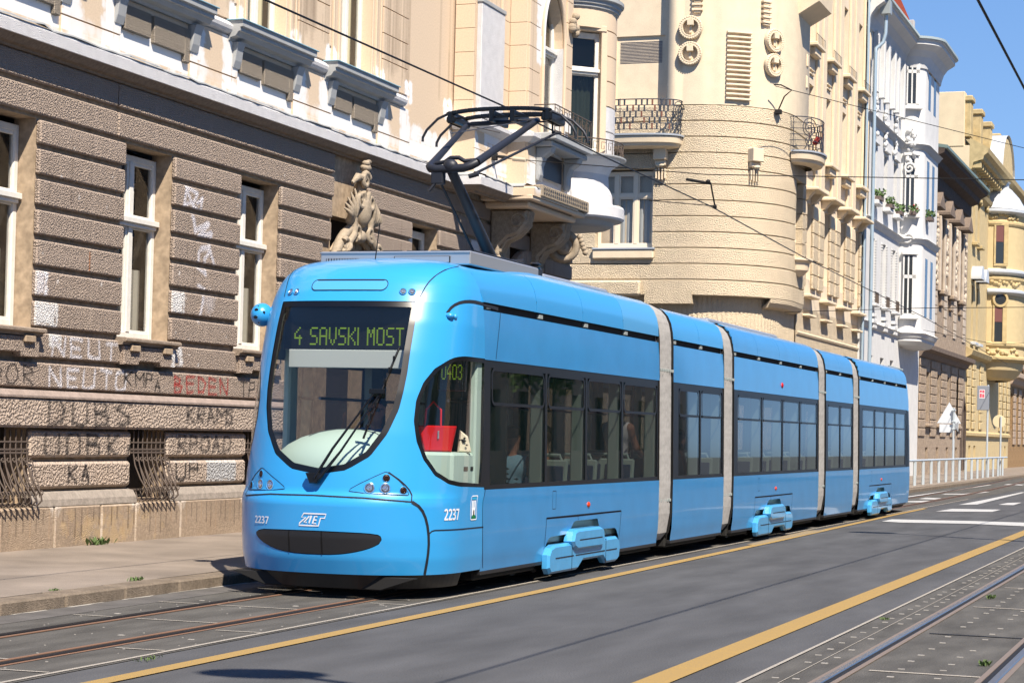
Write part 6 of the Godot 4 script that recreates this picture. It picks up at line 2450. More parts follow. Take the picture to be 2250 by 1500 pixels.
func build_corner_house() -> void:
	var rough := stone(lin(0.76, 0.63, 0.45), T.grain, T.rough, 2.2, 5.0, T.soft, 3.0)
	var plain_c := stone(lin(0.78, 0.65, 0.47), T.grain, null, 2.0, 0.0, T.soft, 3.0)
	var pale_c := stone(lin(0.78, 0.655, 0.49), T.grain, null, 2.0, 0.0, T.soft, 3.0)
	var paint := plain(lin(0.72, 0.62, 0.47), 0.6)
	var iron := plain(Color(0.20, 0.22, 0.26), 0.6, 0.2)
	var lead := plain(lin(0.30, 0.33, 0.37), 0.5)
	M.cream = plain_c
	var h := thing("corner_house", Vector3(-16, 0, -68), "cream corner house with rounded front, carved rings and two curved iron balconies", "building")
	var c := Vector2(-16.2, -63.2)
	var R := 3.0
	# ribbed ground floor
	var rib := []
	var base := [Vector2(-26, -60.55), Vector2(-16.2, -60.55)]
	base.append_array(arc_path(c, R - 0.35, 0.0, PI / 2, 18).slice(1))
	base.append(Vector2(-13.55, -76.8))
	var acc := 0
	for i in base.size() - 1:
		var a: Vector2 = base[i]
		var e: Vector2 = base[i + 1]
		var n := maxi(1, int(a.distance_to(e) / 0.07))
		var d := (e - a).normalized()
		var nn := Vector2(-d.y, d.x)
		for j in n:
			rib.append(a.lerp(e, float(j) / n) + nn * (0.02 if acc % 2 else 0.0))
			acc += 1
	var g := MB.new()
	g.sweep(rib, [Vector2(0, 3.0), Vector2(0, 6.15)], false, -1.0, false)
	g.sweep(base, [Vector2(0, 0), Vector2(0, 3.0)], false, -1.0, false)
	mk(g, "ribbed_wall", rough, h)
	var core := MB.new()
	var cp := [Vector2(-26, -60.62), Vector2(-16.2, -60.62)]
	cp.append_array(arc_path(c, R - 0.42, 0.0, PI / 2, 18).slice(1))
	cp.append(Vector2(-13.62, -66.0))
	core.sweep(cp, [Vector2(0, 3.0), Vector2(0, 20.0)], true, -1.0, false)
	core.box(Vector3(-26, 19.6, -76.8), Vector3(-13.5, 20.0, -60.4))
	core.box(Vector3(-26, 0, -76.8), Vector3(-25.8, 20.0, -60.4))
	core.box(Vector3(-26, 0, -76.8), Vector3(-13.6, 20.0, -76.7))
	mk(core, "house_core", plain_c, h)
	var lip := MB.new()
	lip.box(Vector3(-26, 5.95, -61.0), Vector3(-17.3, 6.42, -59.95), 0.06)
	mk(lip, "floor_ledge", rough, h)
	# rounded courses
	for k in 12:
		var y0 := 5.98 + 0.49 * k
		var y1 := y0 + 0.465
		var prof := [Vector2(-0.45, y0), Vector2(0.01, y0), Vector2(0.03, y0 + 0.015), Vector2(0.03, y1 - 0.015), Vector2(0.01, y1), Vector2(-0.45, y1)]
		var left := y1 > 7.5 and y0 < 9.85
		var runs := []
		var curve := arc_path(c, R, 0.0, PI / 2, 22)
		var main := [Vector2(-17.0, -60.2)]
		main.append_array(curve)
		if left:
			runs.append([Vector2(-26, -60.2), Vector2(-18.85, -60.2)])
		else:
			main[0] = Vector2(-26, -60.2)
		if y1 > 7.45 and y0 < 9.75:
			main.append(Vector2(-13.2, -63.35))
			runs.append([Vector2(-13.2, -64.45), Vector2(-13.2, -64.9), Vector2(-13.27, -65.15), Vector2(-13.5, -65.3)])
		else:
			main.append_array([Vector2(-13.2, -64.9), Vector2(-13.27, -65.15), Vector2(-13.5, -65.3)])
		runs.append(main)
		for r in runs:
			var b := MB.new()
			b.sweep(r, prof, true, -1.0)
			mk(b, "stone_course", rough, h)
	# swelling feet of the rounded corner
	var ft := MB.new()
	var fp := arc_path(c, R, 0.55, PI / 2, 14)
	fp.append_array([Vector2(-13.2, -64.9), Vector2(-13.5, -65.3)])
	ft.sweep(fp.slice(7), [Vector2(0.02, 5.98), Vector2(0.0, 5.85), Vector2(-0.10, 5.72), Vector2(-0.4, 5.66)], true, -1.0)
	ft.sweep([Vector2(-17.2, -60.2), Vector2(-15.7, -60.2)], [Vector2(0.05, 6.1), Vector2(0.05, 5.72), Vector2(-0.4, 5.72)], false, -1.0)
	mk(ft, "rounded_foot", rough, h)
	# upper storey: set-back bay with french window, then the smooth round corner
	var up := MB.new()
	var t := facing(Vector3(0, 0, -60.55), Vector3(0, 0, 1))
	wall(up, t, -26, -16.4, 11.86, 20.0, [[-18.4, -16.82, 10.9, 14.12]], 0.15)
	mk(up, "setback_wall", plain_c, h)
	var sm := MB.new()
	var sp := [Vector2(-16.62, -60.62), Vector2(-16.62, -60.16), Vector2(-16.2, -60.16)]
	var cuts := []
	for i in 45:
		var a := PI / 2 * i / 44.0
		var bump := 0.0
		for q in [0.30, 0.34, 0.62, 0.68, 0.80, 0.86, 1.12]:
			if absf(a - q) < 0.022: bump = -0.03
		sp.append(c + Vector2(sin(a), cos(a)) * (R + 0.03 + bump))
	sp.append_array([Vector2(-13.17, -65.0), Vector2(-13.55, -65.3)])
	sm.sweep(sp, [Vector2(0, 11.86), Vector2(0, 20.0)], true, -1.0, false)
	sm.sweep(sp.slice(2), [Vector2(-0.1, 11.86), Vector2(0.0, 11.86)], true, -1.0, false)
	mk(sm, "corner_wall", plain_c, h)
	window(h, facing(Vector3(-17.61, 10.95, -60.68), Vector3(0, 0, 1)), 1.56, 3.14, 2, 2.22, paint, {"frame": 0.09, "top_split": false, "curtain": Color(0.62, 0.66, 0.64, 1), "curtain_top": 1.75, "curtain_from": -0.9})
	for i in 15:
		var sl := MB.new()
		sl.obox(Transform3D(Basis(Vector3.RIGHT, 0.5), Vector3(-17.61, 13.28 + i * 0.046, -60.62)), Vector3(1.36, 0.045, 0.012))
		mk(sl, "blind_slat", plain(lin(0.21, 0.20, 0.21), 0.6), h)
	window(h, facing(Vector3(-17.92, 7.47, -60.45), Vector3(0, 0, 1)), 1.84, 2.38, 3, 1.62, paint, {"frame": 0.10, "curtain": Color(0.70, 0.72, 0.72, 1), "curtain_from": -0.55, "curtain_top": 1.5})
	var ws := MB.new()
	ws.box(Vector3(-18.9, 7.38, -60.55), Vector3(-16.9, 7.44, -60.02), 0.01)
	mk(ws, "window_flashing", lead, h)
	var wb := MB.new()
	wb.box(Vector3(-18.9, 7.10, -60.3), Vector3(-16.93, 7.38, -60.05), 0.03)
	mk(wb, "window_sill", plain_c, h)
	window(h, facing(Vector3(-13.42, 7.45, -63.9), Vector3(1, 0, 0)), 1.10, 2.3, 2, 1.5, paint, {"frame": 0.08, "curtain": Color(0.70, 0.72, 0.72, 1), "curtain_from": -0.6, "curtain_top": 1.5})
	var s2 := MB.new()
	var bowp := arc_path(Vector2(-13.35, -63.9), 0.62, deg_to_rad(-8), deg_to_rad(188), 12)
	s2.sweep(bowp, [Vector2(-0.6, 7.42), Vector2(0.02, 7.40), Vector2(0.02, 7.33), Vector2(-0.08, 7.25), Vector2(-0.12, 7.02), Vector2(-0.3, 6.85), Vector2(-0.6, 6.8)], true, -1.0)
	mk(s2, "bow_sill", plain_c, h)
	# the ladder of curved mouldings
	for k in 15:
		var m := MB.new()
		var y := 12.02 + k * 0.147
		m.sweep(arc_path(c, R + 0.03, deg_to_rad(26.5), deg_to_rad(41.5), 8), [Vector2(0, y), Vector2(0.09, y), Vector2(0.10, y + 0.02), Vector2(0.09, y + 0.065), Vector2(0, y + 0.075)], true, -1.0)
		mk(m, "curved_moulding", plain_c, h)
	# carved rings with hanging blocks, and the bars above them
	for r in [[5.5, 14.22], [5.5, 13.42], [57.5, 13.98], [57.5, 13.22]]:
		var a := deg_to_rad(r[0])
		var o := Vector3(c.x + sin(a) * (R + 0.05), r[1], c.y + cos(a) * (R + 0.05))
		var n := Vector3(sin(a), 0, cos(a))
		var e := Vector3(n.z, 0, -n.x)
		var b := MB.new()
		b.lathe(Transform3D(Basis(e, n, e.cross(n)), o), [Vector2(0.37, 0.0), Vector2(0.37, 0.09), Vector2(0.33, 0.13), Vector2(0.27, 0.13), Vector2(0.24, 0.09), Vector2(0.24, 0.0)], 28)
		var ring := mk(b, "carved_ring", plain_c, h)
		var w := MB.new()
		for i in 30:
			var f := TAU * i / 30.0
			for k in 2:
				w.obox(Transform3D(Basis(e, Vector3.UP, n) * Basis(Vector3(0, 0, 1), f), o + n * 0.115 + (e * cos(f) + Vector3.UP * sin(f)) * (0.265 + 0.07 * k)), Vector3(0.05, 0.055, 0.055), 0.01)
		stuff(mk(w, "ring_bead", plain_c, ring))
		var d := MB.new()
		d.obox(Transform3D(Basis(e, Vector3.UP, n), o + n * 0.08 + Vector3(0, 0.14, 0)), Vector3(0.20, 0.17, 0.2), 0.01)
		d.obox(Transform3D(Basis(e, Vector3.UP, n), o + n * 0.04 + Vector3(0, -0.02, 0)), Vector3(0.08, 0.3, 0.08), 0.01)
		mk(d, "ring_block", plain_c, ring)
	for r in [[9.0, 14.78], [51.5, 14.52]]:
		var a := deg_to_rad(r[0])
		var n := Vector3(sin(a), 0, cos(a))
		var e := Vector3(n.z, 0, -n.x)
		for k in 5:
			var b := MB.new()
			b.obox(Transform3D(Basis(e, Vector3.UP, n), Vector3(c.x + sin(a) * (R + 0.07), r[1] + k * 0.16, c.y + cos(a) * (R + 0.07))), Vector3(0.34, 0.075, 0.14), 0.01)
			b.obox(Transform3D(Basis(e, Vector3.UP, n), Vector3(c.x + sin(a) * (R + 0.06), r[1] - 0.07 + k * 0.16, c.y + cos(a) * (R + 0.06))), Vector3(0.22, 0.06, 0.09), 0.01)
			mk(b, "hanging_bar", plain_c, h)
	for k in 2:
		var d := MB.new()
		d.obox(Transform3D(Basis(), Vector3(-13.2, 13.2 + k * 0.7, -64.6)), Vector3(0.14, 0.4, 0.2), 0.02)
		mk(d, "hanging_bar", plain_c, h)
	var bx := MB.new()
	bx.prism(v2([0, 15.1, 0.7, 15.5, 0.75, 16.2, 0, 16.2]), Transform3D(Basis(), Vector3(-13.2, 0, -65.1)), 2.0, 0.03)
	mk(bx, "overhanging_bay", plain_c, h)
	balcony(h, Vector2(-17.9, -60.2), 1.78, 0.85, 10.92, 0.0, plain_c, iron, lead, true)
	balcony(h, Vector2(-13.2, -63.75), 1.22, 0.80, 10.75, PI / 2, plain_c, iron, lead, false)
	# brackets under the balconies
	for r in [[Vector2(-16.75, -60.15), 0.0], [Vector2(-14.05, -61.05), 0.85]]:
		var n := Vector3(sin(r[1]), 0, cos(r[1]))
		var e := Vector3(n.z, 0, -n.x)
		var f := Transform3D(Basis(e, Vector3.UP, n), Vector3(r[0].x, 0, r[0].y) + n * 0.1)
		var b := MB.new()
		b.obox(f * Transform3D(Basis(), Vector3(0, 10.35, 0.0)), Vector3(0.40, 0.42, 0.34), 0.02)
		b.obox(f * Transform3D(Basis(), Vector3(0, 10.05, -0.02)), Vector3(0.34, 0.16, 0.16), 0.02)
		b.ball(f * Vector3(0, 9.98, 0.04), Vector3(0.15, 0.06, 0.07), 10, 6)
		for x in [-0.14, -0.05, 0.05, 0.14]:
			b.obox(f * Transform3D(Basis(), Vector3(x, 9.72, -0.04)), Vector3(0.045, 0.30 if absf(x) > 0.1 else 0.38, 0.10), 0.008)
		mk(b, "balcony_bracket", plain_c, h)
	# long side along the main street
	var st := facing(Vector3(-13.5, 0, 0), Vector3(1, 0, 0))
	var holes := []
	for i in 4:
		var x := 66.9 + 3.05 * i
		holes.append([x - 0.55, x + 0.55, 7.0, 9.55])
		holes.append([x - 0.55, x + 0.55, 11.25, 13.55])
		holes.append([x - 0.55, x + 0.55, 14.9, 17.4])
		holes.append([x - 0.35, x + 0.35, 3.95, 4.72])
	var lw := MB.new()
	wall(lw, st, 65.2, 76.8, 6.0, 20.0, holes.filter(func(q): return q[2] > 6.0), 0.35)
	mk(lw, "street_wall", pale_c, h)
	var gw := MB.new()
	wall(gw, facing(Vector3(-13.49, 0, 0), Vector3(1, 0, 0)), 65.2, 76.8, 0.0, 6.0, holes.filter(func(q): return q[3] < 6.0), 0.34)
	mk(gw, "street_base", rough, h)
	var sc := MB.new()
	sc.sweep([Vector2(-13.5, -65.3), Vector2(-13.5, -76.8)], [Vector2(0, 5.05), Vector2(0.05, 5.08), Vector2(0.07, 5.14), Vector2(0.02, 5.2), Vector2(0, 5.2)], false, -1.0)
	mk(sc, "street_band", rough, h)
	for i in 4:
		var z := -66.9 - 3.05 * i
		for r in [[7.0, 2.5], [11.25, 2.28], [14.9, 2.48], [3.95, 0.76]]:
			slit_window(h, facing(Vector3(-13.80, r[0], z), Vector3(1, 0, 0)), 1.08 if r[0] > 5 else 0.68, r[1], paint)
		# hood and its consoles
		var hd := MB.new()
		hd.box(Vector3(-13.5, 9.88, z - 0.95), Vector3(-12.98, 9.98, z + 0.95), 0.02)
		hd.prism(v2([0, 9.55, 0.14, 9.6, 0.38, 9.88, 0, 9.88]), Transform3D(Basis(), Vector3(-13.5, 0, z + 0.50)), 0.28, 0.01)
		hd.prism(v2([0, 9.55, 0.14, 9.6, 0.38, 9.88, 0, 9.88]), Transform3D(Basis(), Vector3(-13.5, 0, z - 0.78)), 0.28, 0.01)
		mk(hd, "window_hood", plain_c, h)
		for k in 6:
			for s in [-1.0, 1.0]:
				var q := MB.new()
				q.box(Vector3(-13.5, 6.72 + k * 0.47, z + 1.0 * s - 0.42), Vector3(-13.40, 7.17 + k * 0.47, z + 1.0 * s + 0.42), 0.025)
				mk(q, "pier_block", rough if k < 5 else plain_c, h)
		var tl := MB.new()
		tl.box(Vector3(-13.5, 6.35, z - 0.85), Vector3(-13.18, 6.45, z + 0.85), 0.02)
		tl.box(Vector3(-13.5, 5.72, z - 0.62), Vector3(-13.26, 5.80, z + 0.62), 0.02)
		tl.box(Vector3(-13.5, 11.08, z - 0.75), Vector3(-13.15, 11.2, z + 0.75), 0.02)
		tl.box(Vector3(-13.5, 10.82, z - 0.55), Vector3(-13.25, 11.08, z + 0.55), 0.03)
		tl.box(Vector3(-13.5, 14.72, z - 0.75), Vector3(-13.15, 14.84, z + 0.75), 0.02)
		tl.box(Vector3(-13.5, 14.45, z - 0.5), Vector3(-13.25, 14.72, z + 0.5), 0.03)
		for y in [13.85, 14.0]:
			tl.box(Vector3(-13.5, y, z - 0.35), Vector3(-13.44, y + 0.05, z + 0.35), 0.01)
		mk(tl, "sill_moulding", plain_c, h)
		var pn := MB.new()
		pn.box(Vector3(-13.5, 10.0, z - 1.28), Vector3(-13.40, 19.6, z - 0.72), 0.015)
		pn.box(Vector3(-13.5, 10.0, z + 0.72), Vector3(-13.40, 19.6, z + 1.28), 0.015)
		pn.box(Vector3(-13.5, 10.0, z - 1.72), Vector3(-13.34, 19.6, z - 1.36), 0.015)
		mk(pn, "pilaster", plain_c, h)
		var rg := MB.new()
		rg.tube([Vector3(-13.18, 15.12, z - 0.72), Vector3(-13.18, 15.12, z + 0.72)], 0.01, 4)
		for k in 7:
			rg.tube([Vector3(-13.18, 14.85, z - 0.72 + 0.24 * k), Vector3(-13.18, 15.12, z - 0.72 + 0.24 * k)], 0.008, 4)
		mk(rg, "sill_railing", iron, h)
	# bracket lamp arm on the wall
	var ba := MB.new()
	ba.box(Vector3(-13.55, 11.72, -61.80), Vector3(-13.35, 11.86, -61.62), 0.01)
	ba.tube([Vector3(-13.45, 11.85, -61.7), Vector3(-13.25, 12.25, -61.6), Vector3(-13.0, 12.42, -61.5), Vector3(-13.3, 12.56, -61.3), Vector3(-13.5, 12.56, -61.2)], 0.022, 6)
	mk(ba, "wall_bracket", M.under, h)
	# flower boxes seen through the right-hand balcony
	for k in 3:
		var fb := MB.new()
		fb.ball(Vector3(-12.75, 11.15 + 0.1 * k, -64.1 - 0.25 * k), Vector3(0.10, 0.08, 0.12), 7, 5)
		mk(fb, "balcony_flowers", plain(Color(0.5, 0.12, 0.10), 0.8), h)


func slit_window(h: Node, t: Transform3D, w: float, hh: float, mat: Material) -> void:
	var b := MB.new()
	for q in [[-w / 2, -w / 2 + 0.08, 0.0, hh], [w / 2 - 0.08, w / 2, 0.0, hh], [-w / 2, w / 2, hh - 0.08, hh], [-w / 2, w / 2, 0.0, 0.08], [-0.05, 0.05, 0.0, hh], [-w / 2, w / 2, hh * 0.68 - 0.05, hh * 0.68 + 0.05]]:
		b.obox(t * Transform3D(Basis(), Vector3((q[0] + q[1]) / 2, (q[2] + q[3]) / 2, 0)), Vector3(q[1] - q[0], q[3] - q[2], 0.07))
	var o := mk(b, "window", mat, h)
	for s in [-1.0, 1.0]:
		for r in [[0.08, hh * 0.68 - 0.05], [hh * 0.68 + 0.05, hh - 0.08]]:
			var p := MB.new()
			p.quad(t * Vector3(0.05 * s, r[0], -0.01), t * Vector3((w / 2 - 0.08) * s, r[0], -0.01), t * Vector3((w / 2 - 0.08) * s, r[1], -0.01), t * Vector3(0.05 * s, r[1], -0.01))
			mk(p, "pane", M.dark_pane, o)


func balcony(h: Node, c: Vector2, hw: float, d: float, y: float, turn: float, mat: Material, iron: Material, lead: Material, wide: bool) -> void:
	# rounded slab with an iron railing of oval tiles; local u along the wall, w outwards
	var n := Vector2(sin(turn), cos(turn))
	var e := Vector2(n.y, -n.x)
	var path := []
	for i in 25:
		var a := PI * i / 24.0
		var u := -cos(a)
		var k := pow(sin(a), 0.55 if wide else 0.8)
		path.append(c + e * (u * hw) + n * (k * d))
	var s := MB.new()
	s.sweep(path, [Vector2(-d, y - 0.08), Vector2(0.0, y - 0.08), Vector2(0.03, y - 0.12), Vector2(0.0, y - 0.30), Vector2(-0.04, y - 0.32), Vector2(-0.08, y - 0.40), Vector2(-0.4, y - 0.46)], true, -1.0, false)
	mk(s, "balcony_slab", mat, h)
	var l := MB.new()
	l.sweep(path, [Vector2(-d, y - 0.07), Vector2(0.05, y - 0.075), Vector2(0.07, y - 0.09), Vector2(0.07, y - 0.035), Vector2(-d, y)], true, -1.0, false)
	mk(l, "balcony_edge", lead, h)
	var r := MB.new()
	var at := func(f: float, yy: float) -> Vector3:
		var i := clampi(int(f * 24.0), 0, 23)
		var p: Vector2 = path[i].lerp(path[i + 1], f * 24.0 - i)
		p -= n * 0.05
		return Vector3(p.x, y + yy, p.y)
	var rows := 5
	for k in rows + 1:
		var p := []
		for i in 31: p.append(at.call(i / 30.0, 0.10 + 0.185 * k))
		r.tube(p, 0.012 if k < rows else 0.018, 5)
	for f in [0.03, 0.25, 0.5, 0.75, 0.97]:
		r.tube([at.call(f, -0.12), at.call(f, 1.05)], 0.012, 5)
	var o := mk(r, "balcony_railing", iron, h)
	var m := 30 if wide else 22
	for k in rows:
		for i in m:
			var f := (i + (0.25 if k % 2 else 0.75)) / m
			if f > (0.86 if wide else 0.99) or (not wide and f < 0.42) or f < 0.02: continue
			var p: Vector3 = at.call(f, 0.10 + 0.185 * (k + 0.5))
			var q: Vector3 = at.call(minf(f + 0.01, 1.0), 0.10 + 0.185 * (k + 0.5))
			var dir := (q - p).normalized()
			var b := MB.new()
			b.obox(Transform3D(Basis(dir, Vector3.UP, dir.cross(Vector3.UP)), p), Vector3(0.055, 0.18, 0.015), 0.006)
			if (i * 7 + k * 3) % 5 < 4:
				mk(b, "railing_tile", M.tile_rust if (i + k * 5) % 4 == 0 else iron, o)
	# scroll at the end
	var f0 := 0.93 if wide else 0.22
	var mid: Vector3 = at.call(f0, 0.68)
	var nx: Vector3 = at.call(f0 + 0.02, 0.68)
	var dx := (nx - mid).normalized()
	var sc := MB.new()
	sc.tube(spiral(mid, dx, Vector3.UP, 0.33, 0.06, 0.3, 2.4, 40), 0.014, 5)
	sc.tube(spiral(at.call(f0, 0.24), dx, Vector3.UP, 0.18, 0.04, 0.3, 1.6, 26), 0.012, 5)
	sc.tube([at.call(f0 - 0.06, 0.0), at.call(f0, 0.3), at.call(f0 + 0.05, 0.6)], 0.014, 5)
	mk(sc, "railing_scroll", iron, o)


# ---------------------------------------------------------------- houses farther along
func build_far_houses() -> void:
	white_house()
	low_house()
	yellow_house()
	brown_house()


func hood(b: MB, x: float, z: float, y: float, w: float, hgt: float, d: float) -> void:
	# gabled window hood, seen from the side
	b.prism([Vector2(-w, y), Vector2(w, y), Vector2(w, y + 0.12), Vector2(0, y + hgt), Vector2(-w, y + 0.12)], facing(Vector3(x, 0, z), Vector3(1, 0, 0)), d, 0.02)


func white_house() -> void:
	var w := stone(lin(0.69, 0.69, 0.68), T.grain, null, 2.0, 0.0, T.soft, 4.0)
	var lead := plain(lin(0.30, 0.36, 0.38), 0.55)
	var grey := plain(lin(0.42, 0.42, 0.42), 0.8)
	var tile := stone(lin(0.40, 0.085, 0.05), T.speck, T.rough, 0.5, 1.5, T.blotch, 2.0)
	var h := thing("white_house", Vector3(-14, 0, -84), "tall white house with a bowed bay, flower boxes and a steep red roof", "building")
	var x := -13.4
	var holes := []
	var zs := [-79.3, -82.0, -84.5]
	for z in zs:
		for r in [[15.9, 17.4], [11.1, 13.2], [7.2, 9.6], [4.0, 5.0]]:
			holes.append([-z - 0.45, -z + 0.45, r[0], r[1]])
	var wl := MB.new()
	wall(wl, facing(Vector3(x, 0, 0), Vector3(1, 0, 0)), 76.8, 92.2, 0.0, 18.4, holes, 0.3)
	wl.box(Vector3(-24, 0, -92.2), Vector3(x - 0.3, 18.4, -92.1))
	wl.box(Vector3(-24, 0, -76.95), Vector3(x, 18.4, -76.82))
	mk(wl, "wall", w, h)
	for z in zs:
		for r in [[15.9, 1.5], [11.1, 2.1], [7.2, 2.4], [4.0, 1.0]]:
			slit_window(h, facing(Vector3(x - 0.22, r[0], z), Vector3(1, 0, 0)), 0.86, r[1], w)
		var s := MB.new()
		s.box(Vector3(x, 10.88, z - 0.6), Vector3(x + 0.28, 11.05, z + 0.6), 0.02)
		s.box(Vector3(x, 6.9, z - 0.55), Vector3(x + 0.25, 7.02, z + 0.55), 0.02)
		s.box(Vector3(x, 13.3, z - 0.6), Vector3(x + 0.12, 13.42, z + 0.6), 0.02)
		for k in 3:
			s.box(Vector3(x, 6.05 + 0.22 * k, z - 0.4), Vector3(x + 0.16, 6.18 + 0.22 * k, z + 0.4), 0.01)
		mk(s, "window_sill", w, h)
		var gr := MB.new()
		for k in 8:
			gr.tube([Vector3(x + 0.2, 7.02, z - 0.4 + 0.11 * k), Vector3(x + 0.2, 7.45, z - 0.4 + 0.11 * k)], 0.012, 4)
		gr.tube([Vector3(x + 0.2, 7.45, z - 0.45), Vector3(x + 0.2, 7.45, z + 0.45)], 0.015, 4)
		mk(gr, "window_grille", M.iron, h)
		for k in 22:
			for sd in [-1.0, 1.0]:
				pass
		var rb := MB.new()
		for k in 24:
			for sd in [-0.62, 0.62]:
				rb.box(Vector3(x, 7.0 + 0.11 * k, z + sd - 0.12), Vector3(x + 0.05, 7.06 + 0.11 * k, z + sd + 0.12))
		stuff(mk(rb, "ribbed_pilaster", w, h))
		var up := MB.new()
		for sd in [-0.75, 0.75]:
			up.box(Vector3(x, 15.2, z + sd - 0.18), Vector3(x + 0.22, 17.6, z + sd + 0.18), 0.02)
		mk(up, "attic_pier", w, h)
	# bowed bay
	var path := [Vector2(x, -86.0)]
	path.append_array(arc_path(Vector2(x + 0.15, -86.75), 0.75, deg_to_rad(0), deg_to_rad(90), 8))
	path.append_array(arc_path(Vector2(x + 0.15, -90.6), 0.75, deg_to_rad(90), deg_to_rad(180), 8))
	path.append(Vector2(x, -91.35))
	var by := MB.new()
	by.sweep(path, [Vector2(0, 5.9), Vector2(0, 18.2)], true, -1.0, false)
	by.sweep(path, [Vector2(0, 5.9), Vector2(-0.2, 5.75), Vector2(-0.9, 5.65)], true, -1.0, false)
	mk(by, "bowed_bay", w, h)
	for r in [[15.9, 2.2, "a"], [11.3, 2.4, "b"], [7.0, 2.5, "c"]]:
		var wt := facing(Vector3(x + 0.42, r[0], -86.05), Vector3(0.35, 0, 0.94))
		var dk := MB.new()
		dk.obox(wt * Transform3D(Basis(), Vector3(0, r[1] * 0.5, -0.09)), Vector3(0.56, r[1], 0.28))
		var win := mk(dk, "window", M.dark_pane, h)
		var fr := MB.new()
		for q in [[-0.28, -0.22, 0.0, r[1]], [0.12, 0.28, 0.0, r[1]], [-0.28, 0.28, r[1] * 0.62, r[1] * 0.62 + 0.14], [-0.28, 0.28, -0.04, 0.06], [-0.08, -0.02, 0.0, r[1]]]:
			fr.obox(wt * Transform3D(Basis(), Vector3((q[0] + q[1]) / 2, (q[2] + q[3]) / 2, 0.03)), Vector3(q[1] - q[0], q[3] - q[2], 0.06))
		mk(fr, "window_frame", w, win)
		var sl := MB.new()
		sl.obox(wt * Transform3D(Basis(), Vector3(0, -0.12, 0.05)), Vector3(0.8, 0.14, 0.3), 0.02)
		sl.obox(wt * Transform3D(Basis(), Vector3(0, r[1] + 0.1, 0.05)), Vector3(0.7, 0.12, 0.18), 0.02)
		mk(sl, "bay_sill", w, h)
		var hh := []
		for k in 2:
			var d2 := MB.new()
			d2.box(Vector3(x + 0.86, r[0], -88.0 - 1.6 * k), Vector3(x + 0.905, r[0] + r[1], -87.3 - 1.6 * k))
			mk(d2, "bay_window", M.dark_pane, h)
	# cornices
	var long := [Vector2(x, -76.85)]
	long.append_array(path)
	var co := MB.new()
	co.sweep(long, [Vector2(0, 17.5), Vector2(0.06, 17.5), Vector2(0.10, 17.7), Vector2(0.18, 17.95), Vector2(0.36, 18.2), Vector2(0.62, 18.38), Vector2(0.66, 18.40), Vector2(0.66, 18.55), Vector2(0.72, 18.58), Vector2(0.72, 18.64), Vector2(0.2, 18.75)], true, -1.0)
	mk(co, "eaves_cornice", w, h)
	var gt := MB.new()
	gt.sweep(long, [Vector2(0.70, 18.60), Vector2(0.80, 18.62), Vector2(0.80, 18.72), Vector2(0.2, 18.82)], true, -1.0)
	mk(gt, "gutter", lead, h)
	for y in [[14.2, 0.16], [10.2, 0.14], [6.2, 0.12]]:
		var bd := MB.new()
		bd.sweep([Vector2(x, -76.85), Vector2(x, -86.0)], [Vector2(0, y[0] - 0.18), Vector2(0.06, y[0] - 0.14), Vector2(y[1], y[0]), Vector2(y[1] + 0.06, y[0] + 0.04), Vector2(0, y[0] + 0.14)], false, -1.0)
		bd.sweep(path, [Vector2(0, y[0] - 0.18), Vector2(0.06, y[0] - 0.14), Vector2(y[1], y[0]), Vector2(y[1] + 0.06, y[0] + 0.04), Vector2(0, y[0] + 0.14)], true, -1.0)
		mk(bd, "string_band", w if y[0] < 14 else grey, h)
	var cv := MB.new()
	for k in 40:
		cv.ball(Vector3(x + 0.08, 14.3 + rng.randf_range(-0.8, 0.7), -79.0 - rng.randf_range(-0.4, 0.4) - 2.5 * (k % 3)), Vector3(0.08, 0.12, 0.12), 6, 4)
	for k in 26:
		cv.ball(Vector3(x + 0.45 + rng.randf_range(-0.2, 0.1), 14.2 + rng.randf_range(-0.9, 0.8), -86.0 + rng.randf_range(-0.1, 0.1)), Vector3(0.10, 0.12, 0.08), 6, 4)
	for y in [12.9, 9.9]:
		cv.tube(spiral(Vector3(x + 0.35, y + 0.3, -85.95), Vector3(1, 0, 0), Vector3.UP, 0.24, 0.05, 0.0, 1.5), taper(23, 0.07, 0.04), 6)
	stuff(mk(cv, "stucco_garland", w, h))
	# mansard roof
	var rf := MB.new()
	var z0 := -76.9
	var z1 := -91.2
	for k in 14:
		var f0 := k / 14.0
		var f1 := (k + 1) / 14.0
		rf.quad(Vector3(x + 0.2 - 1.5 * f0, 18.75 + 3.4 * f0, z0), Vector3(x + 0.2 - 1.5 * f0, 18.75 + 3.4 * f0, z1), Vector3(x + 0.16 - 1.5 * f1, 18.79 + 3.4 * f1 - 0.03, z1), Vector3(x + 0.16 - 1.5 * f1, 18.79 + 3.4 * f1 - 0.03, z0))
	for k in 44:
		rf.tube([Vector3(x + 0.23, 18.76, z0 - 0.33 * k), Vector3(x - 1.27, 22.16, z0 - 0.33 * k)], 0.035, 4, false)
	mk(rf, "mansard_roof", tile, h)
	var rd := MB.new()
	rd.box(Vector3(-24, 22.1, z1 - 0.3), Vector3(x - 1.0, 22.35, z0), 0.03)
	rd.box(Vector3(-24, 18.6, z1), Vector3(x - 1.4, 22.2, z0 - 0.2))
	mk(rd, "roof_deck", lead, h)
	var dm := MB.new()
	dm.obox(Transform3D(Basis(), Vector3(x - 0.35, 19.8, -89.6)), Vector3(0.5, 0.9, 0.35), 0.02)
	mk(dm, "roof_window", grey, h)
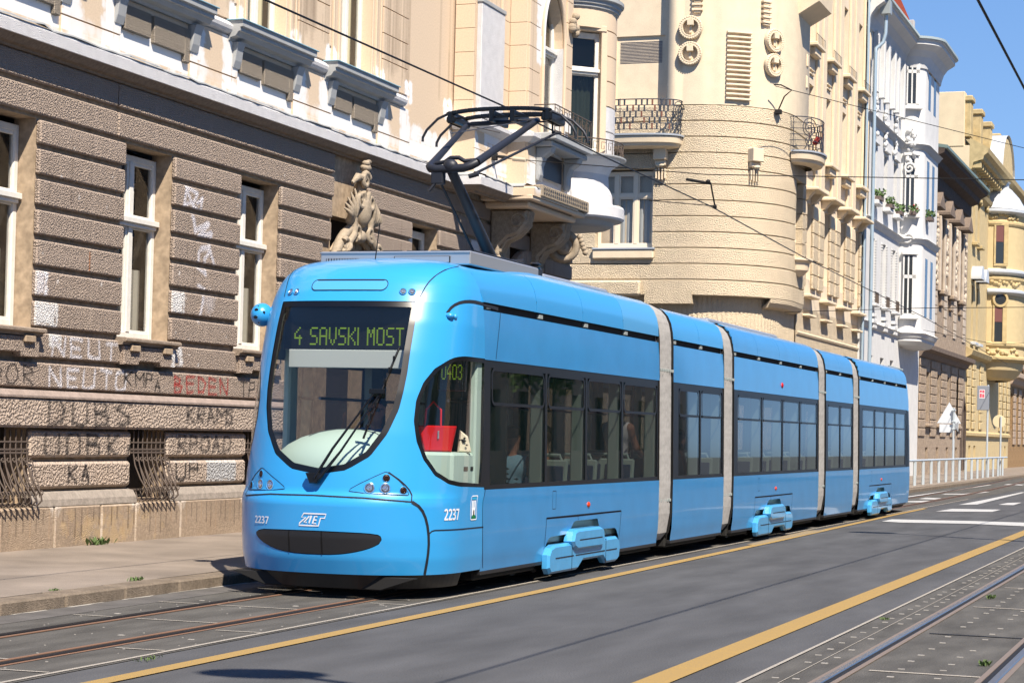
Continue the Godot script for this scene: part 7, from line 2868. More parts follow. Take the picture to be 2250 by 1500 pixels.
	# rainwater pipes on the party wall
	for p in [[-13.32, -76.85, 0.055, "b"], [-13.12, -77.35, 0.075, "f"]]:
		var dp := MB.new()
		if p[3] == "f":
			dp.tube([Vector3(-12.75, 18.4, -77.5), Vector3(-12.78, 17.3, -77.5), Vector3(-12.85, 16.95, -77.48), Vector3(-13.1, 16.7, -77.38), Vector3(p[0], 16.5, p[1]), Vector3(p[0], 9.0, p[1]), Vector3(p[0], 0.2, p[1])], p[2], 8)
		else:
			dp.tube([Vector3(p[0], 22.0, p[1]), Vector3(p[0], 9.0, p[1]), Vector3(p[0], 0.2, p[1])], p[2], 8)
		mk(dp, "rainwater_pipe", plain(lin(0.36, 0.46, 0.54), 0.4, 0.3), h)
	var hp := MB.new()
	hp.box(Vector3(-12.98, 18.0, -77.75), Vector3(-12.58, 18.55, -77.3), 0.02)
	mk(hp, "rainwater_head", plain(lin(0.32, 0.36, 0.37), 0.5, 0.3), h)
	# flower boxes stand on the sills
	var leafm := plain(lin(0.08, 0.14, 0.04), 0.8)
	var k := 0
	for z in [-79.3, -82.0, -84.5, -86.05, -88.1]:
		var o := Vector3(x + 0.2, 11.05, z) if z > -86.0 else Vector3(x + 0.55, 11.2, -85.9) if z > -87 else Vector3(x + 1.05, 11.1, -87.4)
		var desc: String = ["flower box on the sill nearest the rainwater pipe of the white house", "flower box on the middle plain window of the white house", "flower box on the plain window beside the bowed bay", "flower box with red blooms on the sill of the bowed bay", "small flower box on the street face of the bowed bay"][k]
		k += 1
		var f := thing("flower_box", o, desc, "flower box", "flower boxes on the white house")
		var b := MB.new()
		b.box(o + Vector3(-0.10, 0, -0.35), o + Vector3(0.14, 0.16, 0.35), 0.01)
		mk(b, "trough", plain(lin(0.12, 0.09, 0.08), 0.8), f)
		var g := MB.new()
		for i in 70:
			var q := o + Vector3(rng.randf_range(-0.14, 0.2), 0.16 + rng.randf_range(0.0, 0.30), rng.randf_range(-0.42, 0.42))
			var d := Vector3(rng.randfn(), rng.randfn(), rng.randfn()).normalized() * 0.07
			var s := d.cross(Vector3(rng.randfn(), rng.randfn(), rng.randfn())).normalized() * 0.05
			g.tri(q - d, q + s, q + d)
			g.tri(q - d, q + d, q - s)
		stuff(mk(g, "greenery", leafm, f))
		if k == 4:
			var rb := MB.new()
			for i in 9:
				rb.ball(o + Vector3(rng.randf_range(-0.1, 0.2), 0.2 + rng.randf_range(0.0, 0.2), rng.randf_range(-0.4, 0.4)), Vector3(0.035, 0.03, 0.035), 6, 4)
			stuff(mk(rb, "blossom", plain(lin(0.5, 0.03, 0.03), 0.7), f))


func low_house() -> void:
	var st := stone(lin(0.56, 0.44, 0.33), T.grain2, T.rough, 1.2, 1.5, T.blotch, 2.5)
	var pale := stone(lin(0.62, 0.53, 0.43), T.grain, null, 2.0, 0.0, T.blotch, 3.0)
	var dark := stone(lin(0.13, 0.10, 0.085), T.grain2, null, 2.0, 0.0, T.blotch, 3.0)
	var hoodm := stone(lin(0.27, 0.21, 0.17), T.grain2, null, 2.0, 0.0, T.blotch, 3.0)
	var lead := plain(lin(0.14, 0.20, 0.19), 0.6)
	var h := thing("low_house", Vector3(-14, 0, -100.6), "weathered grey-brown house with gabled window hoods and a dark jutting eave", "building")
	var x := -13.4
	var holes := []
	var zs := [-95.2, -98.8, -102.4, -106.0]
	for z in zs:
		holes.append([-z - 0.55, -z + 0.55, 9.0, 12.4])
		holes.append([-z - 0.5, -z + 0.5, 2.6, 4.9])
		holes.append([-z - 0.4, -z + 0.4, 0.7, 1.4])
	holes.append([107.6, 108.8, 0.2, 4.0])
	var b := MB.new()
	wall(b, facing(Vector3(x, 0, 0), Vector3(1, 0, 0)), 92.2, 109.2, 0.0, 14.6, holes, 0.35)
	b.box(Vector3(-24, 0, -109.2), Vector3(x - 0.4, 14.6, -109.1))
	mk(b, "wall", st, h)
	for z in zs:
		slit_window(h, facing(Vector3(x - 0.25, 9.0, z), Vector3(1, 0, 0)), 1.08, 3.4, pale)
		slit_window(h, facing(Vector3(x - 0.25, 2.6, z), Vector3(1, 0, 0)), 0.98, 2.3, dark)
		slit_window(h, facing(Vector3(x - 0.25, 0.7, z), Vector3(1, 0, 0)), 0.78, 0.7, dark)
		var s := MB.new()
		s.box(Vector3(x, 8.75, z - 0.75), Vector3(x + 0.3, 8.95, z + 0.75), 0.03)
		s.box(Vector3(x, 8.2, z - 0.5), Vector3(x + 0.15, 8.75, z + 0.5), 0.03)
		s.box(Vector3(x, 2.35, z - 0.75), Vector3(x + 0.2, 2.5, z + 0.75), 0.03)
		mk(s, "window_sill", st, h)
		var hd := MB.new()
		hood(hd, x, z, 12.55, 0.95, 0.75, 0.55)
		mk(hd, "window_hood", hoodm, h)
		var pl := MB.new()
		for sd in [-0.8, 0.8]:
			pl.box(Vector3(x, 8.9, z + sd - 0.18), Vector3(x + 0.14, 12.5, z + sd + 0.18), 0.03)
		mk(pl, "window_pilaster", pale, h)
		var cv := MB.new()
		for k in 24:
			cv.ball(Vector3(x + 0.1, rng.randf_range(9.0, 12.4), z - 1.45 + rng.randf_range(-0.25, 0.25)), Vector3(0.09, 0.16, 0.10), 6, 4)
		stuff(mk(cv, "stucco_garland", pale, h))
	for k in 9:
		for seg in 2:
			var q := MB.new()
			q.box(Vector3(x, 2.0 + k * 0.45, -109.2 + seg * 8.5), Vector3(x + 0.05, 2.42 + k * 0.45, -100.72 + seg * 8.5), 0.02)
		for z in [-93.3, -97.0, -100.6, -104.2, -107.2]:
			var q := MB.new()
			q.box(Vector3(x, 1.9 + k * 0.40, z - 1.0), Vector3(x + 0.06, 2.26 + k * 0.40, z + 1.0), 0.025)
			mk(q, "stone_block", st, h)
	for k in 6:
		for z in [-93.2, -97.0, -100.6, -104.2, -108.0]:
			var q := MB.new()
			q.box(Vector3(x, 6.9 + k * 0.42, z - 0.55), Vector3(x + 0.05, 7.28 + k * 0.42, z + 0.55), 0.02)
			mk(q, "stone_block", pale, h)
	var co := MB.new()
	co.sweep([Vector2(x, -92.2), Vector2(x, -109.2)], [Vector2(0, 5.5), Vector2(0.1, 5.55), Vector2(0.22, 5.75), Vector2(0.5, 5.85), Vector2(0.52, 6.05), Vector2(0, 6.2)], false, -1.0)
	mk(co, "storey_cornice", hoodm, h)
	var ev := MB.new()
	ev.sweep([Vector2(x, -92.2), Vector2(x, -109.2)], [Vector2(0, 13.55), Vector2(0.12, 13.62), Vector2(0.16, 13.8), Vector2(0.16, 14.2), Vector2(0.55, 14.35), Vector2(0.6, 14.6), Vector2(0.95, 14.75), Vector2(1.0, 14.95), Vector2(0, 15.1)], false, -1.0)
	mk(ev, "eaves", dark, h)
	var gt := MB.new()
	gt.sweep([Vector2(x, -92.2), Vector2(x, -109.2)], [Vector2(0.98, 14.93), Vector2(1.1, 14.95), Vector2(1.1, 15.08), Vector2(-0.5, 15.35), Vector2(-8, 16.6)], false, -1.0)
	mk(gt, "eaves_roof", lead, h)
	var dr := MB.new()
	dr.box(Vector3(x - 0.3, 0.2, -108.8), Vector3(x - 0.25, 4.0, -107.6))
	dr.tube([Vector3(x + 0.02, 0.2, -108.9), Vector3(x + 0.02, 3.2, -108.9), Vector3(x + 0.02, 4.0, -108.2), Vector3(x + 0.02, 3.2, -107.5), Vector3(x + 0.02, 0.2, -107.5)], 0.12, 6)
	mk(dr, "street_door", dark, h)


func yellow_house() -> void:
	var y := stone(lin(0.62, 0.495, 0.28), T.grain, T.rough, 1.5, 1.0, T.soft, 3.0)
	var side := stone(lin(0.72, 0.59, 0.40), T.grain, null, 2.0, 0.0, T.soft, 4.0)
	var zinc := plain(lin(0.50, 0.53, 0.56), 0.45, 0.2)
	var trim := stone(lin(0.60, 0.47, 0.25), T.grain, null, 2.0, 0.0, T.blotch, 3.0)
	var h := thing("yellow_house", Vector3(-14.5, 0, -120), "ornate yellow house with a domed corner bay and a curved gable on top", "building")
	var x := -13.4
	var holes := []
	for z in [-111.6, -113.8]:
		for r in [[12.6, 15.4], [7.2, 10.2], [2.4, 4.6], [0.7, 1.5]]:
			holes.append([-z - 0.45, -z + 0.45, r[0], r[1]])
	for z in [-127.6, -129.8]:
		for r in [[7.2, 10.2], [2.4, 4.6], [0.7, 1.5]]:
			holes.append([-z - 0.45, -z + 0.45, r[0], r[1]])
	var b := MB.new()
	wall(b, facing(Vector3(x, 0, 0), Vector3(1, 0, 0)), 109.2, 131.5, 0.0, 17.2, holes, 0.35)
	mk(b, "wall", y, h)
	for q in holes:
		slit_window(h, facing(Vector3(x - 0.25, q[2], -(q[0] + q[1]) / 2), Vector3(1, 0, 0)), 0.88, q[3] - q[2], trim)
		if q[2] > 5.0:
			var s := MB.new()
			var zc: float = -(q[0] + q[1]) / 2
			s.box(Vector3(x, q[2] - 0.25, zc - 0.65), Vector3(x + 0.3, q[2] - 0.08, zc + 0.65), 0.02)
			if q[2] < 8.0:
				s.lathe(Transform3D(Basis(Vector3(0, 0, 1), Vector3(1, 0, 0), Vector3(0, 1, 0)), Vector3(x, q[3] + 0.3, zc)), [Vector2(0, 0), Vector2(0.75, 0), Vector2(0.75, 0.55), Vector2(0, 0.6)], 14, 0.0, PI)
			mk(s, "window_trim", zinc if q[2] < 8.0 else trim, h)
	# party wall over the low roof, parapet blocks
	var sw := MB.new()
	sw.box(Vector3(-26, 0, -109.9), Vector3(x, 17.5, -109.2), 0.02)
	sw.box(Vector3(-15.6, 17.4, -110.0), Vector3(-13.7, 20.4, -109.2), 0.03)
	mk(sw, "party_wall", side, h)
	var pp := MB.new()
	for k in 4:
		var z := -109.9 - 4.6 * k
		pp.box(Vector3(-14.5, 18.0, z - 0.5), Vector3(-13.4, 19.9, z + 0.5), 0.03)
		pp.box(Vector3(-14.6, 19.9, z - 0.6), Vector3(-13.3, 20.2, z + 0.6), 0.05)
		pp.box(Vector3(-14.3, 18.0, z - 4.2), Vector3(-13.8, 19.2, z - 0.5), 0.03)
	stuff(mk(pp, "parapet", trim, h))
	var lp := MB.new()
	lp.box(Vector3(-26, 17.5, -109.95), Vector3(-15.6, 17.62, -109.15))
	mk(lp, "coping", zinc, h)
	var co := MB.new()
	co.sweep([Vector2(x, -109.2), Vector2(x, -131.5)], [Vector2(0, 16.2), Vector2(0.12, 16.25), Vector2(0.2, 16.6), Vector2(0.7, 16.75), Vector2(0.75, 16.95), Vector2(0.95, 17.1), Vector2(1.0, 17.35), Vector2(0, 17.9)], false, -1.0)
	mk(co, "main_cornice", trim, h)
	for k in 22:
		var d := MB.new()
		d.box(Vector3(x, 16.3, -109.6 - k), Vector3(x + 0.6, 16.65, -109.3 - k), 0.02)
		mk(d, "cornice_dentil", trim, h)
	var cc := MB.new()
	cc.sweep([Vector2(x, -109.2), Vector2(x, -117.8)], [Vector2(0, 15.0), Vector2(0.25, 15.2), Vector2(0.32, 15.4), Vector2(0, 15.6)], false, -1.0)
	cc.sweep([Vector2(x, -109.2), Vector2(x, -131.5)], [Vector2(0, 6.2), Vector2(0.3, 6.35), Vector2(0.4, 6.6), Vector2(0, 6.8)], false, -1.0)
	cc.sweep([Vector2(x, -109.2), Vector2(x, -131.5)], [Vector2(0, 2.0), Vector2(0.15, 2.05), Vector2(0.15, 2.2), Vector2(0, 2.3)], false, -1.0)
	mk(cc, "string_band", trim, h)
	for k in 8:
		for z in [-110.4, -112.7, -116.2, -126.4, -128.7, -130.9]:
			var q := MB.new()
			q.box(Vector3(x, 2.4 + k * 0.46, z - 0.7), Vector3(x + 0.08, 2.82 + k * 0.46, z + 0.7), 0.03)
			mk(q, "stone_block", y, h)
	# round bay with its dome
	var path := arc_path(Vector2(x, -121.5), 3.0, deg_to_rad(0), deg_to_rad(180), 18)
	for i in path.size():
		path[i].x = x + (path[i].x - x) * 0.62
	var by := MB.new()
	by.sweep(path, [Vector2(-0.9, 5.3), Vector2(-0.5, 5.45), Vector2(-0.15, 5.9), Vector2(0, 6.5), Vector2(0, 15.0)], true, -1.0, false)
	mk(by, "round_bay", y, h)
	for r in [[6.5, 0.22], [7.3, 0.12], [10.35, 0.3], [11.1, 0.12], [11.5, 0.28], [14.3, 0.1], [15.0, 0.34]]:
		var m := MB.new()
		m.sweep(path, [Vector2(0, r[0] - 0.16), Vector2(r[1] * 0.5, r[0] - 0.1), Vector2(r[1], r[0]), Vector2(r[1], r[0] + 0.12), Vector2(0, r[0] + 0.22)], true, -1.0)
		mk(m, "bay_moulding", trim if r[1] < 0.25 else zinc, h)
	for r in [[12.0, 2.2], [7.5, 2.0]]:
		var a := deg_to_rad(22)
		var o := Vector3(x + sin(a) * 3.0 * 0.62, r[0], -121.5 + cos(a) * 3.0)
		var wt := facing(o, Vector3(0.40, 0, 0.9))
		var dk := MB.new()
		dk.obox(wt * Transform3D(Basis(), Vector3(0, r[1] / 2, -0.08)), Vector3(0.62, r[1], 0.24))
		var w := mk(dk, "window", M.dark_pane, h)
		var fr := MB.new()
		for q in [[-0.42, -0.31, -0.05, r[1]], [0.16, 0.42, -0.05, r[1]], [-0.42, 0.42, r[1], r[1] + 0.12], [-0.42, 0.42, -0.14, 0.0]]:
			fr.obox(wt * Transform3D(Basis(), Vector3((q[0] + q[1]) / 2, (q[2] + q[3]) / 2, 0.02)), Vector3(q[1] - q[0], q[3] - q[2], 0.12), 0.01)
		mk(fr, "window_frame", trim, w)
		var bl := MB.new()
		bl.obox(wt * Transform3D(Basis(), Vector3(-0.08, r[1] * 0.78, 0.045)), Vector3(0.44, r[1] * 0.42, 0.02))
		mk(bl, "roller_blind", plain(lin(0.13, 0.045, 0.04), 0.7), w)
	var oc := MB.new()
	var oa := deg_to_rad(22)
	var oo := Vector3(x + sin(oa) * 3.0 * 0.62 + 0.02, 10.0 - 0.05, -121.5 + cos(oa) * 3.0 + 0.03)
	var on := Vector3(0.40, 0, 0.9).normalized()
	var oe := Vector3.UP.cross(on).normalized()
	oc.lathe(Transform3D(Basis(oe, on, oe.cross(on)), oo), [Vector2(0.5, 0), Vector2(0.46, 0.1), Vector2(0.34, 0.1), Vector2(0.32, 0.03)], 20)
	var ocm := mk(oc, "oval_window", trim, h)
	var od := MB.new()
	od.lathe(Transform3D(Basis(oe, on, oe.cross(on)), oo), [Vector2(0.33, 0.04), Vector2(0, 0.05)], 20)
	mk(od, "pane", M.dark_pane, ocm)
	var dome := MB.new()
	var dt := Transform3D(Basis.from_scale(Vector3(0.62, 1, 1)), Vector3(x, 15.2, -121.5))
	dome.lathe(dt, [Vector2(3.2, 0.0), Vector2(3.1, 0.12), Vector2(2.75, 0.35), Vector2(2.3, 0.85), Vector2(1.6, 1.35), Vector2(1.3, 1.5), Vector2(1.3, 1.75), Vector2(1.45, 1.8), Vector2(1.35, 1.95), Vector2(1.0, 2.0), Vector2(0.9, 2.3), Vector2(0, 2.4)], 26)
	mk(dome, "bay_dome", zinc, h)
	# curved gable with its sheet-metal back
	var gb := MB.new()
	var gp := []
	for i in 19:
		var a := PI * i / 18.0
		gp.append(Vector2(121.5 - cos(a) * 3.2, 17.3 + sin(a) * 2.3))
	gb.prism(gp, facing(Vector3(x - 0.2, 0, 0), Vector3(1, 0, 0)), 0.9, 0.05)
	mk(gb, "curved_gable", y, h)
	var gr := MB.new()
	for i in 18:
		var a0 := PI * i / 18.0
		var a1 := PI * (i + 1) / 18.0
		gr.quad(Vector3(x + 0.8, 17.36 + sin(a0) * 2.4, -121.5 + cos(a0) * 3.35), Vector3(x + 0.8, 17.36 + sin(a1) * 2.4, -121.5 + cos(a1) * 3.35), Vector3(x - 3.0, 17.36 + sin(a1) * 2.4, -121.5 + cos(a1) * 3.35), Vector3(x - 3.0, 17.36 + sin(a0) * 2.4, -121.5 + cos(a0) * 3.35))
	mk(gr, "gable_roof", zinc, h)
	var cv := MB.new()
	for k in 80:
		var zz := rng.randf_range(-110.0, -117.5)
		cv.ball(Vector3(x + 0.1, 15.2 + 0.9 * (k % 2) + rng.randf_range(-0.4, 0.4), -110.4 - 3.2 * (k % 3) + rng.randf_range(-0.3, 0.3)), Vector3(0.12, 0.16, 0.14), 6, 4)
	for k in 50:
		var a := deg_to_rad(rng.randf_range(0, 60))
		cv.ball(Vector3(x + sin(a) * 3.0 * 0.62, [14.75, 10.9, 6.95][k % 3] + rng.randf_range(-0.15, 0.15), -121.5 + cos(a) * 3.0), Vector3(0.13, 0.13, 0.13), 6, 4)
	stuff(mk(cv, "stucco_ornament", trim, h))


func brown_house() -> void:
	var st := stone(lin(0.50, 0.32, 0.16), T.grain2, T.rough, 1.5, 2.0, T.blotch, 2.0)
	var pale := stone(lin(0.55, 0.43, 0.33), T.grain2, null, 2.0, 0.0, T.blotch, 2.0)
	var dark := stone(lin(0.12, 0.085, 0.065), T.grain2, null, 2.0, 0.0, T.blotch, 3.0)
	for spec in [[-131.5, -152.0, 15.4, "faded orange brick house with a dark ornate eave beyond the yellow house"], [-152.0, -185.0, 14.8, "farthest brown house at the end of the row"]]:
		var z0: float = spec[0]
		var z1: float = spec[1]
		var h := thing("brown_house", Vector3(-14, 0, (z0 + z1) / 2), spec[3], "building")
		var x := -13.4
		var holes := []
		var n := int((z0 - z1) / 3.4)
		for i in n:
			var z := z0 - 1.7 - 3.4 * i
			holes.append([-z - 0.5, -z + 0.5, 7.2, 9.8])
			holes.append([-z - 0.5, -z + 0.5, 2.6, 4.9])
			holes.append([-z - 0.5, -z + 0.5, 11.2, 13.4])
		var b := MB.new()
		wall(b, facing(Vector3(x, 0, 0), Vector3(1, 0, 0)), -z0, -z1, 0.0, spec[2], holes, 0.35)
		mk(b, "wall", st, h)
		for q in holes:
			slit_window(h, facing(Vector3(x - 0.25, q[2], -(q[0] + q[1]) / 2), Vector3(1, 0, 0)), 0.98, q[3] - q[2], pale)
		for i in n:
			var z := z0 - 1.7 - 3.4 * i
			var s := MB.new()
			s.box(Vector3(x, 10.0, z - 0.8), Vector3(x + 0.45, 10.3, z + 0.8), 0.03)
			s.box(Vector3(x, 6.6, z - 0.7), Vector3(x + 0.35, 7.0, z + 0.7), 0.05)
			s.box(Vector3(x, 13.5, z - 0.6), Vector3(x + 0.2, 13.8, z + 0.6), 0.05)
			mk(s, "window_hood", pale, h)
			var p := MB.new()
			p.box(Vector3(x, 6.6, z - 1.95), Vector3(x + 0.2, 13.9, z - 1.45), 0.03)
			mk(p, "pilaster", pale, h)
			for k in 8:
				var e := MB.new()
				e.box(Vector3(x, 1.6 + k * 0.46, z - 2.5), Vector3(x + 0.08, 2.02 + k * 0.46, z - 0.9), 0.03)
				mk(e, "stone_block", pale, h)
		var co := MB.new()
		co.sweep([Vector2(x, z0), Vector2(x, z1)], [Vector2(0, 5.4), Vector2(0.2, 5.5), Vector2(0.35, 5.8), Vector2(0.6, 5.9), Vector2(0.6, 6.15), Vector2(0, 6.4)], false, -1.0)
		mk(co, "storey_cornice", pale, h)
		var ev := MB.new()
		ev.sweep([Vector2(x, z0), Vector2(x, z1)], [Vector2(0, spec[2] - 1.2), Vector2(0.2, spec[2] - 1.1), Vector2(0.3, spec[2] - 0.6), Vector2(0.9, spec[2] - 0.3), Vector2(1.0, spec[2]), Vector2(-6.0, spec[2] + 1.2)], false, -1.0)
		mk(ev, "eaves", dark, h)
	# a higher roof of tiles behind
	var r := thing("tiled_house", Vector3(-20, 0, -158), "red tiled roof showing above the brown eaves in the distance", "building")
	var rb := MB.new()
	rb.prism(v2([-6, 18.2, 6, 18.2, 0, 21.6]), Transform3D(Basis(Vector3(1, 0, 0), Vector3(0, 1, 0), Vector3(0, 0, 1)), Vector3(-20, 0, -170)), 18.0)
	mk(rb, "roof", stone(lin(0.50, 0.13, 0.06), T.speck, T.rough, 1.0, 2.0, T.blotch, 3.0), r)
	var rw := MB.new()
	rw.box(Vector3(-25.5, 0, -170), Vector3(-14.5, 18.25, -152.5))
	mk(rw, "wall", plain(lin(0.45, 0.55, 0.65), 0.8), r)


# ---------------------------------------------------------------- across the street (seen in the glass)
func build_opposite() -> void:
	var cols := [lin(0.62, 0.48, 0.33), lin(0.55, 0.45, 0.38), lin(0.66, 0.62, 0.55)]
	var labels := ["house across the street with tall plain windows, mirrored in the tram glass", "darker plastered house across the street, mirrored in the rear of the tram", "pale house across the street near the camera"]
	var k := 0
	for s in [[-30.0, -52.0, 13.0], [-62.0, -95.0, 14.0], [6.0, -14.0, 12.0]]:
		var mat := stone(cols[k], T.grain, null, 2.0, 0.0, T.soft, 4.0)
		var h := thing("plain_house", Vector3(12, 0, (s[0] + s[1]) / 2), labels[k], "building")
		var holes := []
		var n := int((s[0] - s[1]) / 3.2)
		for i in n:
			for y in [1.6, 5.6, 9.4]:
				holes.append([s[1] + 1.6 + 3.2 * i - 0.6, s[1] + 1.6 + 3.2 * i + 0.6, y, y + 2.2])
		var b := MB.new()
		wall(b, facing(Vector3(10.5, 0, 0), Vector3(-1, 0, 0)), s[1], s[0], 0.0, s[2], holes, 0.25)
		b.box(Vector3(10.5, 0, s[0] - 0.2), Vector3(20, s[2], s[0]))
		b.box(Vector3(10.5, 0, s[1]), Vector3(20, s[2], s[1] + 0.2))
		b.box(Vector3(10.2, s[2], s[1] - 0.2), Vector3(20, s[2] + 0.3, s[0] + 0.2))
		mk(b, "wall", mat, h)
		for q in holes:
			var g := MB.new()
			g.box(Vector3(10.70, q[2], q[0]), Vector3(10.76, q[3], q[1]))
			mk(g, "window", M.dark_pane, h)
		k += 1
	# street trees on the other pavement
	var bark := plain(lin(0.06, 0.045, 0.035), 0.9)
	var lf := plain(lin(0.055, 0.10, 0.025), 0.75)
	lf.backlight_enabled = true
	lf.backlight = Color(0.18, 0.28, 0.06)
	var src: Node3D = null
	for i in 6:
		var o := Vector3(6.3, 0.1, -19.0 - 8.5 * i)
		if src:
			var c := src.duplicate()
			c.name = named("street_tree")
			c.position = o
			c.rotation.y = i * 1.3
			add_child(c)
			tag(c, ["", "second", "third", "fourth", "fifth", "farthest"][i] + " leafy street tree along the far pavement, mirrored in the tram windows", "tree", "street trees on the far pavement")
			continue
		src = thing("street_tree", Vector3.ZERO, "leafy street tree nearest the camera on the far pavement, mirrored in the tram", "tree", "street trees on the far pavement")
		var t := MB.new()
		t.tube([Vector3(0, 0, 0), Vector3(0.05, 1.5, 0), Vector3(0, 3.0, 0.05), Vector3(0.1, 5.2, 0)], [0.18, 0.15, 0.12, 0.06], 8)
		for j in 6:
			var f := j * 1.05
			t.tube([Vector3(0.02, 2.6 + 0.25 * j, 0), Vector3(cos(f) * 0.8, 3.5 + 0.3 * j, sin(f) * 0.8), Vector3(cos(f) * 1.6, 4.4 + 0.3 * j, sin(f) * 1.6)], [0.07, 0.05, 0.02], 6)
		mk(t, "trunk", bark, src)
		var g := MB.new()
		for j in 4200:
			var d := Vector3(rng.randfn(), rng.randfn(), rng.randfn()).normalized()
			var p := Vector3(0, 4.9, 0) + d * Vector3(2.2, 2.0, 2.2) * (0.45 + 0.55 * rng.randf()) * (0.75 + 0.25 * sin(d.x * 5.0 + d.y * 4.0) * cos(d.z * 5.0))
			var u := Vector3(rng.randfn(), rng.randfn(), rng.randfn()).normalized() * 0.11
			var w := u.cross(Vector3(rng.randfn(), rng.randfn(), rng.randfn())).normalized() * 0.07
			g.tri(p - u, p + w, p + u)
			g.tri(p - u, p + u, p - w)
		mk(g, "crown", lf, src)
		src.position = o


# ---------------------------------------------------------------- people in the tram
func flesh(caps: Array, cell: float) -> MB:
	# one skin over tapered capsules [a, b, ra, rb], joined by a smooth minimum, meshed as surface nets
	var lo := Vector3(1e9, 1e9, 1e9)
	var hi := -lo
	for k in caps:
		for e in 2:
			var r: float = k[2 + e] + cell * 2
			lo = lo.min(k[e] - Vector3(r, r, r))
			hi = hi.max(k[e] + Vector3(r, r, r))
	var nx := int((hi.x - lo.x) / cell) + 2
	var ny := int((hi.y - lo.y) / cell) + 2
	var nz := int((hi.z - lo.z) / cell) + 2
	var f := PackedFloat32Array()
	f.resize(nx * ny * nz)
	f.fill(1.0)
	var sm := 0.035
	for k in caps:
		var a: Vector3 = k[0]
		var ab: Vector3 = k[1] - a
		var l2 := maxf(ab.length_squared(), 1e-8)
		var rm := maxf(k[2], k[3]) + 0.09
		var p0 := (a.min(k[1]) - Vector3(rm, rm, rm) - lo) / cell
		var p1 := (a.max(k[1]) + Vector3(rm, rm, rm) - lo) / cell
		for z in range(maxi(0, int(p0.z)), mini(nz, int(p1.z) + 2)):
			for y in range(maxi(0, int(p0.y)), mini(ny, int(p1.y) + 2)):
				for x in range(maxi(0, int(p0.x)), mini(nx, int(p1.x) + 2)):
					var p := lo + Vector3(x, y, z) * cell
					var t := clampf((p - a).dot(ab) / l2, 0.0, 1.0)
					var d := (p - a - ab * t).length() - lerpf(k[2], k[3], t)
					var i := x + nx * (y + ny * z)
					var o := f[i]
					var h := maxf(sm - absf(o - d), 0.0) / sm
					f[i] = minf(o, d) - h * h * sm * 0.25
	var b := MB.new()
	var vert := {}
	var at := func(x: int, y: int, z: int) -> float: return f[x + nx * (y + ny * z)]
	for z in nz - 1:
		for y in ny - 1:
			for x in nx - 1:
				var i := x + nx * (y + ny * z)
				var c := [f[i], f[i + 1], f[i + nx], f[i + nx + 1], f[i + nx * ny], f[i + nx * ny + 1], f[i + nx * ny + nx], f[i + nx * ny + nx + 1]]
				var m := 0
				for q in 8:
					if c[q] < 0.0: m += 1
				if m == 0 or m == 8: continue
				var sum := Vector3()
				var n := 0
				for e in [[0, 1], [2, 3], [4, 5], [6, 7], [0, 2], [1, 3], [4, 6], [5, 7], [0, 4], [1, 5], [2, 6], [3, 7]]:
					var d0: float = c[e[0]]
					var d1: float = c[e[1]]
					if (d0 < 0.0) != (d1 < 0.0):
						var t := d0 / (d0 - d1)
						var q0 := Vector3(e[0] & 1, (e[0] >> 1) & 1, e[0] >> 2)
						var q1 := Vector3(e[1] & 1, (e[1] >> 1) & 1, e[1] >> 2)
						sum += q0.lerp(q1, t)
						n += 1
				var g := Vector3(c[1] - c[0] + c[3] - c[2] + c[5] - c[4] + c[7] - c[6], c[2] - c[0] + c[3] - c[1] + c[6] - c[4] + c[7] - c[5], c[4] - c[0] + c[5] - c[1] + c[6] - c[2] + c[7] - c[3]).normalized()
				vert[i] = [lo + (Vector3(x, y, z) + sum / n) * cell, g]
	var step := [1, nx, nx * ny]
	for i in vert:
		for ax in 3:
			var j: int = i + step[ax]
			if j >= f.size(): continue
			if (f[i] < 0.0) == (f[j] < 0.0): continue
			var u: int = step[(ax + 1) % 3]
			var w: int = step[(ax + 2) % 3]
			if vert.has(i - u) and vert.has(i - w) and vert.has(i - u - w):
				var q := [vert[i], vert[i - u], vert[i - u - w], vert[i - w]]
				b.quadn(q[0][0], q[1][0], q[2][0], q[3][0], q[0][1], q[1][1], q[2][1], q[3][1])
	return b


